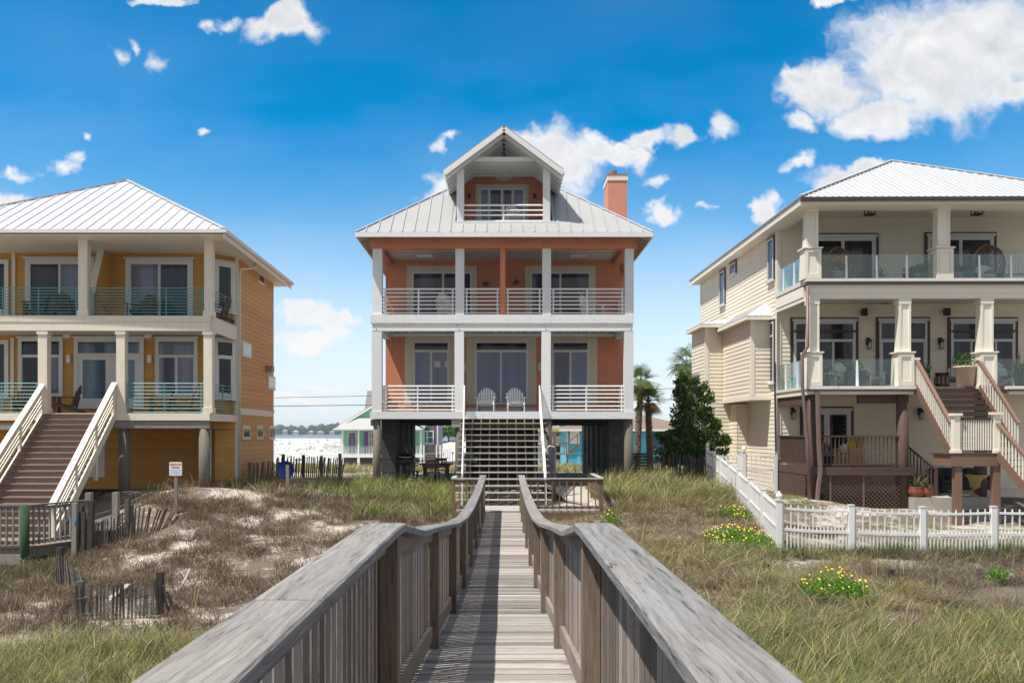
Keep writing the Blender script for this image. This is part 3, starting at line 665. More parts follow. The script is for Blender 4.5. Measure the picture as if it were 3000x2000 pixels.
# ------------------------------------------------------------------ CORAL HOUSE
D = F / 81.56; DW = D + 3.05
ch = thing('coral_house', 'coral stucco beach house on piles with white balconies and a gabled roof dormer', 'house', (0, D, -2.05))
def P(name, mb, mat, parent=ch, **k): return mb.build(name, mat, parent, world=True, **k)
cx = [(X(1089, D), X(1118, D)), (X(1331.6, D), X(1359, D)), (X(1586.7, D), X(1613.5, D)), (X(1829, D), X(1856, D))]
Z1, Z2 = Z(1205, D), Z(922, D); ZB2 = Z(947, D); ZB1 = Z(969, D); ZO0, ZO1 = Z(728, D), Z(695, D)
WXL, WXR = -4.60, 4.62
# floors
P('deck_floor', MB().box(WXL - .02, WXR + .02, D + .06, DW, Z1 - .12, Z1), M['bluegrey'])
P('deck_floor', MB().box(WXL - .02, WXR + .02, D + .12, DW, Z2 - .12, Z2), M['bluegrey'])
P('fascia', MB().box(X(1084, D), X(1860, D), D - .03, D + .06, Z(1226.5, D), Z1 + .004).box(X(1084, D), X(1084, D) + .09, D + .061, DW + 6, Z(1226.5, D), Z1 + .004).box(X(1860, D) - .09, X(1860, D), D + .061, DW + 6, Z(1226.5, D), Z1 + .004), M['white_wood'])
up = MB().box(X(1086, D), X(1856, D), D - .05, D + .07, ZB2 + .002, Z2 + .004); up.box(X(1086, D), X(1086, D) + .1, D + .071, DW, ZB2 + .002, Z2 + .004); up.box(X(1856, D) - .1, X(1856, D), D + .071, DW, ZB2 + .002, Z2 + .004)
P('balcony_beam', up, M['white_wood'])
lo = MB().box(X(1091, D), X(1854, D), D - .008, D + .30, ZB1, ZB2); lo.box(WXL - .05, WXL + .22, D + .301, DW, ZB1, ZB2 - .002); lo.box(WXR - .22, WXR + .05, D + .301, DW, ZB1, ZB2 - .002)
lo.box(WXL + .23, WXR - .23, DW - .09, DW - .01, ZB1 + .11, ZB2 - .02)
lb = P('balcony_beam', lo, M['white_wood'])
for cxa in (1100, 1342, 1597, 1846):
    for ddx, py in ((0, 952.5), (7, 963.5)): MB().tube([(X(cxa + ddx - 4, D), D - .02, Z(py, D)), (X(cxa + ddx - 4, D), D - .004, Z(py, D))], .022, 8).build('bolt', M['steel'], lb, world=True)
jb = MB()
for k in range(27): x = WXL + .3 + k * .335; jb.box(x - .02, x + .02, D + .31, DW - .1, ZB2 - .01, ZB2 + .17)
P('joists', jb, M['white_wood'])
P('porch_ceiling', MB().box(WXL, WXR, D + .31, DW, Z2 - .14, Z2 - .121), M['white_wood'])
# columns
for i, (a, c) in enumerate(cx):
    P('column', MB().box(a, c, D, D + .30, Z1 + .005, ZB1 - .002), M['white_wood'])
    P('column', MB().box(a + .03, c + .01, D + .01, D + .31, Z2 + .005, ZO0 - .002), M['white_wood'])
P('column', MB().box(X(1465.6, D), X(1480.5, D), D + .05, D + .24, Z2 + .05, ZO0 - .002), M['coral'])
# top beam, ceiling, roof-level soffit
ob = MB().box(X(1086, D), X(1865, D), D - .06, D + .33, ZO0, ZO1); ob.box(WXL - .05, WXL + .26, D + .331, DW, ZO0, ZO1); ob.box(WXR - .26, WXR + .05, D + .331, DW, ZO0, ZO1)
P('roof_beam', ob, M['coral'])
cz = 6.74
P('porch_ceiling', MB().box(WXL + .27, WXR - .27, D + .34, DW - .005, cz, cz + .04), M['ceiling'])
cs = MB()
for x in (-2.35, 2.05): cs.box(x - .008, x + .008, D + .34, DW - .01, cz - .006, cz - .001)
cs.box(WXL + .3, WXR - .3, D + 1.6, D + 1.616, cz - .006, cz - .001); P('ceiling_seam', cs, M['pot_grey'])
for px, py in ((1246, 760), (1693, 760)):
    d = D + 2.1; P('ceiling_light', MB().box(X(px, d) - .3, X(px, d) + .3, d - .14, d + .14, cz - .07, cz - .002), M['white'])
# walls
YB = DW + 8.5
P('wall', MB().box(WXL, WXR, DW, DW + .2, Z1, cz + .25), M['coral'])
P('wall', MB().box(WXL, WXL + .2, DW + .201, YB, Z1, cz + .25).box(WXR - .2, WXR, DW + .201, YB, Z1, cz + .25).box(WXL + .2, WXR - .2, YB - .2, YB, Z1, cz + .25), M['coral'])
P('baseboard', MB().box(X(1366.5, DW), X(1571.9, DW), DW - .10, DW - .001, Z1 + .02, Z(1195, DW)), M['pot_white'])
# doors
tr = .35
def cdoor(pxa, pxb, pyt, zb, split, pm, cw=.34, hw=.30, transom=0, **k):
    x0, x1 = X(pxa, DW) + cw, X(pxb, DW) - cw; zt = Z(pyt, DW) - hw
    return opening(ch, 'sliding_door', x0, x1, zb, zt, DW, M['white_frame'], pm, split=split, surround=(cw - .002, M['cream_trim'], hw), fw=.05, stile=.022, transom=transom, **k)
zs1 = 1.07
d1 = cdoor(1185.8, 1341, 988, zs1, (.5,), [M['pane'], M['pane_grey']], transom=.36, hw=.17, trmat=M['pane_navy'])
d2 = cdoor(1366.5, 1571.9, 988, zs1, (.49,), [M['pane'], M['pane']], transom=.36, hw=.17, trmat=M['pane_navy'])
d3 = cdoor(1592, 1750, 988, zs1, (.5,), [M['pane_grey'], M['pane']], transom=.36, hw=.17, trmat=M['pane_navy'])
for dd, x in ((d1, X(1205, DW)), (d2, X(1382, DW)), (d3, X(1731, DW))):
    MB().tube([(x, DW - .07, 2.02), (x - .015, DW - .12, 2.06), (x - .015, DW - .12, 2.22), (x, DW - .07, 2.26)], .017, 6).build('handle', M['white'], dd, world=True)
    MB().box(x + .07, x + .15, DW - .030, DW - .024, 2.45, 2.55).build('sticker', M['white'], dd, world=True)
for x in (X(1281, DW), X(1312, DW)): MB().box(x - .12, x + .12, DW - .028, DW - .0235, Z(1075, DW), Z(1058, DW)).build('room_light', M['lamp_glass'], d1, world=True)
cdoor(1192, 1397.5, 778.8, Z2 + .06, (.52,), [M['pane_upper'], M['pane_upper']], cw=.20, hw=.24)
cdoor(1537.9, 1745, 778.8, Z2 + .06, (.5,), [M['pane_upper'], M['pane_upper']], cw=.20, hw=.24)
# wall lamps
def spot(px, py, tilt):
    x, z = X(px, DW), Z(py, DW); o = P('wall_lamp', MB().box(x - .055, x + .055, DW - .10, DW - .001, z + .04, z + .20), M['pot_grey'])
    MB().beam((x - .10, DW - .16, z - .02 - tilt), (x + .10, DW - .16, z - .02 + tilt), .14, .12).build('lamp_shade', M['black'], o, world=True)
spot(1423, 832, .0); spot(1511, 828, .05)
for px in (1362, 1580):
    x, z = X(px, DW), Z(1076, DW); P('wall_lamp', MB().box(x - .07, x + .07, DW - .12, DW - .001, z - .18, z + .18), M['lamp_glass'], bevel=.04)
for px, py in ((1157, 1178), (1789, 1182)): P('outlet_box', MB().box(X(px, DW) - .05, X(px, DW) + .05, DW - .05, DW - .001, Z(py, DW) - .06, Z(py, DW) + .06), M['pot_grey'])
# railings
zb2 = [Z(340 + .42517 * q, D + .15) - Z2 for q in (1192, 1218, 1246, 1273, 1300, 1328, 1356)]; zb1 = [Z(900 + .42517 * q, D + .15) - Z1 for q in (543, 570, 597, 623, 651, 680, 706)]
yr = D + .15
for a, c, po, zz, hs in ((cx[0][1] + .03, cx[1][0] + .03, (.03, .49, .96), Z2, zb2), (cx[1][1] + .015, X(1465, D), (.06, .93), Z2, zb2), (X(1481, D), cx[2][0] + .03, (.06, .93), Z2, zb2), (cx[2][1] + .02, cx[3][0] + .03, (.03, .49, .97), Z2, zb2),
                     (cx[0][1], cx[1][0], (.03, .49, .97), Z1, zb1), (cx[2][1], cx[3][0], (.03, .49, .97), Z1, zb1)):
    pipe_rail(ch, (a, yr, zz), (c, yr, zz), hs, po, M['white'])
for zz, hs in ((Z2, zb2), (Z1, zb1)):
    for x in (cx[0][0] + .14, cx[3][1] - .14): pipe_rail(ch, (x, D + .33, zz), (x, DW - .02, zz), hs, (.02, .5, .98), M['white'])
# roof
E0, E1, ED, EZ = X(1042.5, D - .6), X(1913, D - .6), D - .62, Z(680, D - .62)
ce = (E0 + E1) / 2; hw = (E1 - E0) / 2; pit = .765; AP = (ce, ED + hw, EZ + hw * pit); BP = (ce, YB + .6 - hw, EZ + hw * pit); EB = YB + .6
pl = MB(); sm = MB()
HZ = lambda y: EZ + (y - ED) * pit
yn, xa_, xb_, yt_ = D - .07, X(1333, D), X(1619, D), D + 2.4
hL, hR = (E0 + yn - ED, yn, HZ(yn)), (E1 - yn + ED, yn, HZ(yn))
roof_face(pl, sm, [(E0, ED, EZ), (E1, ED, EZ), hR, hL], spacing=.425, phase=.83)
ya_, yb_ = ED + xa_ - E0, ED + E1 - xb_
roof_face(pl, sm, [hL, (xa_, yn, HZ(yn)), (xa_, ya_, HZ(ya_))], spacing=.425, phase=((E0 - hL[0]) / .425 + .83) % 1); roof_face(pl, sm, [(xb_, yn, HZ(yn)), hR, (xb_, yb_, HZ(yb_))], spacing=.425, phase=((E0 - xb_) / .425 + .83) % 1)
roof_face(pl, sm, [(xa_, yt_, HZ(yt_)), (xb_, yt_, HZ(yt_)), (xb_, yb_, HZ(yb_)), AP, (xa_, ya_, HZ(ya_))], spacing=.425)
roof_face(pl, sm, [(E1, ED, EZ), (E1, EB, EZ), BP, AP], spacing=.425); roof_face(pl, sm, [(E0, EB, EZ), (E0, ED, EZ), AP, BP], spacing=.425); roof_face(pl, sm, [(E1, EB, EZ), (E0, EB, EZ), BP], spacing=.425)
hp = MB().beam((E0, ED, EZ + .03), (AP[0], AP[1], AP[2] + .03), .10, .03).beam((E1, ED, EZ + .03), (AP[0], AP[1], AP[2] + .03), .10, .03); rf = P('roof', pl.merge(sm, 1).merge(hp, 2), [M['metal_roof'], M['seam'], M['seam_light']])
fa = MB().box(E0, E1, ED - .03, ED + .01, EZ - .17, EZ - .015); fa.box(E0 - .02, E0 + .02, ED + .011, EB, EZ - .17, EZ - .015).box(E1 - .02, E1 + .02, ED + .011, EB, EZ - .17, EZ - .015)
fa.build('fascia', M['white_wood'], rf, world=True)
for k in range(9):
    y = ED + .68 + k * .55
    for s_, xe, xw in ((1, E0, WXL), (-1, E1, WXR)): MB().beam((xe + s_ * .03, y, EZ - .10), (xw + s_ * .1, y, EZ - .10 + .4 * pit), .045, .14).build('rafter', M['cream_trim'], rf, world=True)
# dormer
dr = D; RD = D + 2.25
dxl, dxr = (X(1338, dr), X(1359.3, dr)), (X(1591, dr), X(1612, dr)); dz0, dzt = Z(648, dr), Z(495, dr)
for a, c in (dxl, dxr): P('dormer_column', MB().box(a, c, dr - .03, dr + .24, dz0, dzt), M['white_wood'])
P('dormer_base', MB().box(X(1329.5, dr), X(1625, dr), dr - .06, dr + .32, dz0 - .13, dz0 - .002).box(dxl[1], dxr[0], dr + .06, RD, dz0 - .10, dz0 + .02), M['white_wood'])
P('dormer_wall', MB().extrude([(dxl[0], RD, dz0), (dxr[1], RD, dz0), (dxr[1], RD, 9.45), (.05, RD, 11.0), (dxl[0], RD, 9.45)], (0, .15, 0)), M['coral'])
P('dormer_side', MB().box(dxl[0] + .01, dxl[0] + .10, dr + .25, D + 4.5, dz0, 9.32), M['white_wood']); P('dormer_side', MB().box(dxr[1] - .10, dxr[1] - .01, dr + .25, D + 4.5, dz0, 9.32), M['white_wood'])
pk = Z(365, D - .45); ew0, ew1 = X(1302, D - .45), X(1651, D - .45); ez = Z(494, D - .45); pcx = (ew0 + ew1) / 2; yd0, yd1 = D - .45, D + 5.6
pl = MB(); sm = MB()
roof_face(pl, sm, [(ew0, yd1, ez), (ew0, yd0, ez), (pcx, yd0, pk), (pcx, yd1, pk)], spacing=.42, thick=.05)
roof_face(pl, sm, [(ew1, yd0, ez), (ew1, yd1, ez), (pcx, yd1, pk), (pcx, yd0, pk)], spacing=.42, thick=.05)
df = P('dormer_roof', pl.merge(sm, 1), [M['metal_roof'], M['seam']])
def raf(mb, y, t, off, h):
    for xe in (ew0, ew1): mb.beam((xe, y, ez - off), (pcx, y, pk - off), t, h, up=(0, 0, 1))
rk = MB(); raf(rk, yd0 + .02, .05, .15, .17); raf(rk, yd0 + .26, .09, .19, .22); rk.build('rake_board', M['white'], df, world=True)
tz = Z(340 + .42517 * 295, dr)
for k in range(5):
    y = dr + .05 + k * .48; t = MB(); raf(t, y, .05, .19, .20); s_ = (pk - tz - .2) / (pk - ez); half = (ew1 - ew0) / 2 * s_
    t.box(pcx - half - .1, pcx + half + .1, y - .03, y + .03, tz - .075, tz + .075)
    if k == 0: t.box(dxl[0] + .02, dxl[1] - .02, dr, dr + .1, dzt + .002, dzt + .2); t.box(dxr[0] + .02, dxr[1] - .02, dr, dr + .1, dzt + .002, dzt + .2)
    t.build('truss', M['white_wood'], df, world=True)
MB().beam((ew0 + .02, yd0, ez - .11), (ew0 + .02, yd1 - 2.6, ez - .11), .04, .16).beam((ew1 - .02, yd0, ez - .11), (ew1 - .02, yd1 - 2.6, ez - .11), .04, .16).build('fascia', M['white'], df, world=True)
x0, x1 = X(1393, RD), X(1549, RD)
opening(ch, 'sliding_door', x0 + .13, x1 - .13, dz0 + .03, Z(540, RD) - .14, RD, M['white_frame'], [M['pane'], M['pane_upper'], M['pane_upper'], M['pane']], split=(.22, .5, .73), surround=(.125, M['cream_trim'], .13), fw=.06, stile=.03)
MB().tube([(pcx, RD - .05, Z(498, RD)), (pcx, RD + .01, Z(498, RD))], .44, 28).build('round_window', M['cream_trim'], ch, world=True)
MB().tube([(pcx, RD - .06, Z(498, RD)), (pcx, RD - .03, Z(498, RD))], .32, 28).build('pane', M['ceiling'], [o for o in COL.objects if o.name.startswith('round_window')][0], world=True)
for px in (1375.5, 1566): P('wall_lamp', MB().box(X(px, RD) - .055, X(px, RD) + .055, RD - .13, RD - .001, Z(581, RD), Z(569, RD)), M['black'])
pipe_rail(ch, (dxl[1], dr + .1, dz0), (dxr[0], dr + .1, dz0), [Z(q, dr) - dz0 for q in (599.4, 614.2, 628.3)] + [.03], (.5,), M['white'], r=.028)
# chimney
yc = F / 69.7 + 1.2; k0, k1 = X(1781.5, yc), X(1837.6, yc)
chm = P('chimney', MB().box(k0, k1, yc, yc + 1.55, -2.05, Z(529, yc)), M['coral_sunlit'])
MB().box(k0 - .03, k1 + .03, yc - .03, yc + 1.58, Z(529, yc) + .002, Z(513, yc)).build('chimney_band', M['cream'], chm, world=True)
MB().box(k0 - .05, k1 + .05, yc - .05, yc + 1.6, Z(513, yc) + .002, Z(510.5, yc)).build('chimney_cap', M['rusty'], chm, world=True)
MB().tube([((k0 + k1) / 2 - .1, yc + .7, Z(511, yc)), ((k0 + k1) / 2 - .1, yc + .7, Z(502, yc + .7))], .17, 12).build('flue', M['rusty'], chm, world=True)
# under the house
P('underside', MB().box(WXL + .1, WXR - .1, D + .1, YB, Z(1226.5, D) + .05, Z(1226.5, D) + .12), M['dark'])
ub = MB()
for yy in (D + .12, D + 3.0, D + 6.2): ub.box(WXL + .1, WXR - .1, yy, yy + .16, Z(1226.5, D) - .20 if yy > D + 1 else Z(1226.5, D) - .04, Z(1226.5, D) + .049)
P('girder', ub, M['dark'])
for px, r in ((1104, .145), (1345, .15), (1604, .17), (1840.5, .16)):
    x = X(px, D + .2); p = P('pile', MB().tube([(x, D + .2, -2.6), (x + .01, D + .2, Z(1228, D))], [r * 1.04, r * .96], 14), M['pile'], smooth=True)
for px in (1092, 1846): P('bracket', MB().box(X(px, D + .2) - .1, X(px, D + .2) + .06, D + .36, D + .60, Z(1247, D), Z(1228, D)), M['brown_wood'])
P('bracket', MB().box(X(1323, D), X(1351, D), D + .02, D + .048, Z(1251, D), Z(1227.5, D)), M['tread'])
for s_, xo, np_, sp_k in ((0, WXL + .10, 4, 2.05), (1, WXR - .10, 6, 2.05)):
    for k in range(np_):
        yy = D + 1.1 + k * sp_k; a = xo if s_ == 0 else xo - .54
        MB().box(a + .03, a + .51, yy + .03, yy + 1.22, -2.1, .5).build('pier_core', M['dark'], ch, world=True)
        for c in range(5):
            z0 = -2.0 + c * .49; wob = random.uniform(-.012, .012); a = xo if s_ == 0 else xo - .54
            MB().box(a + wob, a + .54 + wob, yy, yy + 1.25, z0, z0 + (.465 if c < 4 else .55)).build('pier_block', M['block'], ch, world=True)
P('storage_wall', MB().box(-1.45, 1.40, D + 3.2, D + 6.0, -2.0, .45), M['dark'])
tag(MB().box(-4.6, 4.6, D + .9, YB - 1.0, -2.15, -1.96).build('floor', M['slab']), kind='structure')
zc = Z(1310, D + 1.6); ya = D + 2.6
P('cross_brace', MB().beam((-1.35, ya, -.25), (1.2, ya, -1.75), .05, .14, up=(0, -1, 0)), M['brown_wood']); P('cross_brace', MB().beam((-1.2, ya - .06, -1.75), (1.2, ya - .06, -.1), .05, .14, up=(0, -1, 0)), M['brown_wood']); P('header_beam', MB().box(-1.42, 1.4, ya - .2, ya - .12, -.36, -.16), M['brown_wood']); P('header_beam', MB().box(-1.4, 1.4, D + .35, D + .39, .12, .44), M['brown_wood'])
P('brace_post', MB().box(-1.32, -1.2, ya - .09, ya, -2, .4).box(1.18, 1.3, ya - .09, ya, -2, .4), M['brown_wood_z'])
# ------------------------------------------------------------------ the stair of the coral house
st = thing('front_stair', 'wide open stair with pale grey treads and slim white handrails under the coral house', 'stair', (0, D, PZ))
run, rise = .28, .2045; NT_ = 14
for k in range(2, NT_ + 1):
    y = D - run * k + .02; z = Z1 - rise * k
    MB().box(-1.52, 1.56, y, y + .29, z - .036, z).build('tread', M['tread'], st, world=True)
sg = MB()
for k in range(10):
    x = -1.38 + k * .31; sg.beam((x, D - .02, Z1 - rise * 1.0 - .17), (x, D - run * 14.3, Z1 - rise * 15.3 - .17), .036, .20); 
    for q in range(2, NT_ + 1): y = D - run * q + .05; z = Z1 - rise * q; sg.box(x - .0175, x + .0175, y, y + .23, z - .24, z - .046)
sg.build('stringers', M['brown_wood_z'], st, world=True)
for x0, x1 in ((-1.36, -1.27), (1.33, 1.37)):
    hb = MB(); top = Vector((x0, D - .05, Z1)); bot = Vector((x1, D - run * 14, Z1 - rise * 14 - .12))
    for q in (.92, .78, .64, .50, .36, .22): hb.tube([top + Vector((0, 0, q)), bot + Vector((0, 0, q))], .024 if q > .9 else .016, 6)
    for t in (0, .33, .66, 1): p = top.lerp(bot, t); hb.tube([p + Vector((0, 0, -.05)), p + Vector((0, 0, .92))], .022, 6)
    hb.tube([top + Vector((0, 0, .92)), top + Vector((0, .25, .92))], .022, 6)
    hb.build('handrail', M['white'], st, world=True)
# ------------------------------------------------------------------ things on and under the coral house
adirondack('adirondack_chair', 'white slatted garden chair by the central glass door, nearer the coral house chimney end', M['chair_white'], (X(1510, D + .9), D + .95, Z1), .06, 'white garden chairs on the coral balconies', .95)
bpy.context.view_layer.update()
A = [o for o in COL.objects if o.name == 'adirondack_chair'][0]
A['label'] = 'white garden chair facing the stair, beside the lower right balcony rail'
copy_tree(A, (X(1424, D + .9), D + .95, Z1), -.05, 'white garden chair facing the stair, on the lower balcony nearer the barbecue side')
copy_tree(A, (X(1315, D + 1.6), D + 1.2, Z2), 2.6, 'white garden chair behind the upper balcony rail, beside the black two-part spotlight end')
copy_tree(A, (X(1733, D + 1.2), D + 1.1, Z2), .9, 'white garden chair turned sideways behind the upper balcony rail near the chimney')
copy_tree(A, (X(1506, dr + .9), dr + 1.0, dz0 + .02), .2, 'white garden chair inside the roof dormer balcony')
# picnic set
tb = thing('picnic_table', 'dark weathered slatted table standing under the coral house', 'table', (X(1278, D + 2.2), D + 2.2, -1.96))
b = MB()
for k in range(8): b.box(-.62, .62, -.58 + k * .146, -.58 + k * .146 + .135, .70, .735)
b.build('table_top', M['chair_brown'], tb)
MB().box(-.5, .5, -.48, .48, .62, .699).build('apron', M['chair_brown'], tb)
for sx in (-.42, .42):
    for sy in (-.4, .4): MB().box(sx - .05, sx + .05, sy - .05, sy + .05, 0, .62).build('leg', M['chair_brown'], tb)
def dining(label, loc, rz):
    t = thing('garden_chair', label, 'chair', loc, rz, 'dark chairs round the picnic table'); b = MB()
    for k in range(4): b.box(-.24, .24, -.24 + k * .12, -.13 + k * .12, .43, .455)
    b.build('seat', M['chair_brown'], t)
    for sx in (-.21, .21):
        MB().box(sx - .025, sx + .025, -.24, -.19, 0, .43).build('leg', M['chair_brown'], t); MB().beam((sx, .2, 0), (sx, .30, .92), .045, .05).build('leg', M['chair_brown'], t)
    b = MB(); b.beam((-.2, .295, .86), (.2, .295, .86), .035, .1); b.beam((-.2, .26, .62), (.2, .26, .62), .03, .06)
    for k in range(5): b.beam((-.14 + k * .07, .25, .5), (-.14 + k * .07, .29, .85), .03, .02)
    b.build('backrest', M['chair_brown'], t); b = MB()
    for sx in (-.24, .24): b.box(sx - .03, sx + .03, -.22, .27, .64, .665)
    b.build('armrests', M['chair_brown'], t); return t
tx, ty = X(1278, D + 2.2), D + 2.2
dining('dark slatted chair with its back to the grass, in front of the picnic table', (tx - .05, ty - .85, -1.96), math.pi)
dining('dark chair at the picnic table with a striped towel over its back', (tx + .95, ty - .05, -1.96), -math.pi / 2)
dining('dark chair beyond the picnic table facing the sea', (tx + .1, ty + .9, -1.96), 0)
dining('dark chair between the barbecue and the picnic table', (tx - .95, ty + .1, -1.96), math.pi / 2)
b = MB(); leaves(b, (tx + 1.27, ty - .05, -1.96 + .95), .22, .24, .17, 160, .16, .3, -.5)
tag(b.build('towel', paint('striped_towel', (.42, .45, .52), var=.4, scale=18), loc=(tx + 1.27, ty - .05, -1.0)), 'grey white striped towel hung over the back of a dark chair', 'towel')
gr = thing('barbecue_grill', 'black kettle style barbecue on wheeled legs beside the grey block pier', 'barbecue', (X(1188, D + 1.9), D + 1.9, -1.96))
MB().ell((0, 0, .92), .34, .27, .22, 14, 8).build('lid', M['black'], gr, smooth=True); MB().box(-.36, .36, -.28, .28, .78, .9).build('firebox', M['black'], gr); MB().box(.40, .70, -.22, .22, .84, .87).build('side_shelf', M['black'], gr)
MB().beam((-.25, -.29, 1.0), (.25, -.29, 1.0), .03, .03).build('handle', M['steel'], gr)
for sx in (-.3, .3):
    for sy in (-.2, .2): MB().beam((sx * .8, sy, .78), (sx * 1.1, sy, 0.02), .035, .035).build('leg', M['black'], gr)
MB().box(-.3, .3, -.2, .2, .22, .24).build('lower_shelf', M['black'], gr)
for sy in (-.24, .24): MB().tube([(.33, sy - .02, .09), (.33, sy + .02, .09)], .09, 12).build('wheel', M['black'], gr)
b = MB(); leaves(b, (0, 0, 0), .12, .1, .07, 40, .08, .2, 0); tag(b.build('orange_rag', M['petal_orange'], loc=None), 'small orange cloth on the lower shelf of the barbecue', 'cloth'); bpy.data.objects['orange_rag'].location = (X(1180, D + 1.9), D + 1.75, -1.65)
# outdoor shower
sx = X(1624, D - 2.2); sy = D - 2.2
sh = thing('outdoor_shower', 'brown shower post with a white shower head and blue pipe beside the stair', 'shower', (sx, sy, PZ))
MB().box(-.055, .055, -.045, .045, 0.0, 2.32).build('post', M['brown_wood_z'], sh)
MB().tube([(-.06, -.07, .1), (-.06, -.07, 1.72), (-.1, -.1, 1.82), (-.26, -.14, 1.78)], .016, 8).build('blue_pipe', M['blue'], sh)
MB().tube([(-.02, -.06, 1.82), (-.16, -.12, 1.86), (-.27, -.14, 1.77)], .02, 8).lathe((-.29, -.145, 1.66), [(.06, 0), (.055, .04), (.02, .1)], 10).build('shower_head', M['white'], sh)
MB().box(-.10, -.02, -.08, -.045, .95, 1.0).build('valve', M['steel'], sh)
# ------------------------------------------------------------------ MUSTARD HOUSE
LD_ = F / 90.2; LW = LD_ + 2.3; LC = LD_ + 3.0
KX, KY = -.027, .014
def TL(x, y, z): return (x + KX * (y - LD_), y + KY * (x + 9.4), z)
def TS(u, v, z): return TL(LXR - v, u, z)            # side wall facing +x: u runs away from the sea
LXR = -9.45
lh = thing('mustard_house', 'mustard yellow clapboard beach house with white hipped metal roof and teal balcony rails', 'house', (-14.5, LD_, -1.9))
def L(name, mb, mat, parent=lh, **k): return mb.build(name, mat, parent, world=True, **k)
def B(): return MB(TL)
lz = lambda py: Z(py, LD_); lx = lambda px: X(px, LD_)
z1t, z1b = lz(1210), lz(1231); z2t = lz(925.8); z2m, z2b = lz(943.8), lz(969); zbt, zbb = 6.48, lz(691.6); cz_ = 6.56
LXL = -20.2
# walls: ground floor, first and second floor, bay corner cut back at 45 degrees
CHX, CHY = -10.12, LW; EX, EY = LXR, LC
LYB = LD_ + 8.6
zg = -2.1
L('wall', B().lap((LXL, LW), (CHX, CHY), .1, cz_ + .1).lap((CHX, CHY), (EX, EY), .1, cz_ + .1), M['yellow'])
L('lower_wall', B().lap((LXL, LW + 1.5), (CHX, LW + 1.5), zg, .1).lap((CHX, LW + 1.5), (CHX + .005, CHY + .3), zg, .1).lap((CHX, CHY + .3), (EX, EY), zg, .1), M['yellow'])
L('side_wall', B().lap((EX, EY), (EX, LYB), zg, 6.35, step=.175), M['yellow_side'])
L('wall_core', B().extrude([(LXL, LW + 1.55, zg), (CHX + .03, LW + 1.55, zg), (CHX + .03, LW + .38, zg), (EX - .05, EY + .05, zg), (EX - .05, LYB, zg), (LXL, LYB, zg)], (0, 0, .15 - zg)), M['yellow']); L('wall_core', B().extrude([(LXL, LW + .05, .16), (CHX, LW + .05, .16), (EX - .05, EY + .05, .16), (EX - .05, LYB, .16), (LXL, LYB, .16)], (0, 0, cz_ - .06)), M['yellow'])
L('corner_board', B().box(EX - .05, EX + .035, EY - .06, EY + .10, zg, 6.33), M['cream']); L('corner_board', B().box(EX - .05, EX + .035, LYB - .12, LYB + .02, zg, 6.3), M['cream'])
L('corner_board', B().box(X(613, LW + .3), X(626, LW + .3), LW + .235, LW + .30, zg, .1), M['cream'])
L('belt_board', B().box(EX, EX + .04, EY + .101, LYB - .121, .62, .86), M['cream'])
# floors and bands
L('deck_floor', B().extrude([(LXL, LD_ + .1, z1t - .1), (LXR, LD_ + .1, z1t - .1), (EX, EY, z1t - .1), (LXL, EY, z1t - .1)], (0, 0, .1)), M['brown_tread'])
L('deck_floor', B().extrude([(LXL, LD_ + .1, z2b + .1), (LXR, LD_ + .1, z2b + .1), (EX, EY, z2b + .1), (LXL, EY, z2b + .1)], (0, 0, z2t - z2b - .1)), M['ceiling'])
L('fascia', B().box(LXL, lx(612) + .03, LD_ - .02, LD_ + .09, z1b, z1t + .003).box(LXR - .08, LXR + .035, LD_ + .091, LC - .1, z1b - .02, z1t - .01), M['cream'])
L('balcony_band', B().box(LXL, lx(618), LD_ - .04, LD_ + .09, z2m + .002, z2t + .003).box(LXL, lx(616), LD_ - .02, LD_ + .09, z2b, z2m).box(LXR - .06, LXR + .04, LD_ + .091, LC - .1, z2b - .02, z2t), M['cream'])
L('porch_ceiling', B().extrude([(LXL, LD_ + .2, cz_), (LXR + .3, LD_ + .2, cz_), (LXR + .3, LYB, cz_), (LXL, LYB, cz_)], (0, 0, .05)), M['ceiling'])
L('roof_beam', B().box(LXL, LXR + .04, LD_ - .02, LD_ + .2, zbb, zbt + .1).box(LXR - .16, LXR + .045, LD_ + .201, LC, zbb, zbt + .1), M['cream'])
MBm = B().box(LXL, CHX, LW - .05, LW - .03, cz_ - .10, cz_ - .001); L('crown_trim', MBm, M['cream'])
# columns with cap and base
def lcol(px0, px1, za, zb):
    x0, x1 = lx(px0), lx(px1); w = .03
    b = B().box(x0 + w, x1 - w, LD_ + .02, LD_ + .30, za + .18, zb - .12).box(x0, x1, LD_ - .01, LD_ + .33, za + .004, za + .179).box(x0, x1, LD_ - .01, LD_ + .33, zb - .119, zb - .002)
    L('column', b, M['cream'])
for a, c in ((228, 260), (595, 624)): lcol(a, c, z2t, zbb)
lcol(-138, -106, z2t, zbb)
for a, c in ((111, 143), (338.6, 369), (593, 623)): lcol(a, c, z1t, z2b)
# corner column on the left wall of the unit seen at the frame edge
L('corner_board', B().box(X(47, LW), X(57, LW), LW - .06, LW - .031, z2t, cz_), M['cream']); L('corner_board', B().box(X(43, LW), X(53, LW), LW - .06, LW - .031, z1t, z2b), M['cream'])
# slanted privacy wing
wx = -13.62; wy0, wy1 = LW, LD_ + 1.05
L('privacy_wing', B().extrude([(wx, LW, z2t + .3), (wx, wy1 - .05, Z(855, wy1)), (wx, LW - .35, cz_ - .02), (wx, LW, cz_ - .02)], (-.12, 0, 0)), M['yellow'])
L('wing_edge', B().beam((wx - .13, wy1 - .09, Z(862, wy1)), (wx - .13, LW - .42, cz_ - .02), .22, .05, up=(0, -1, .3)), M['cream'])
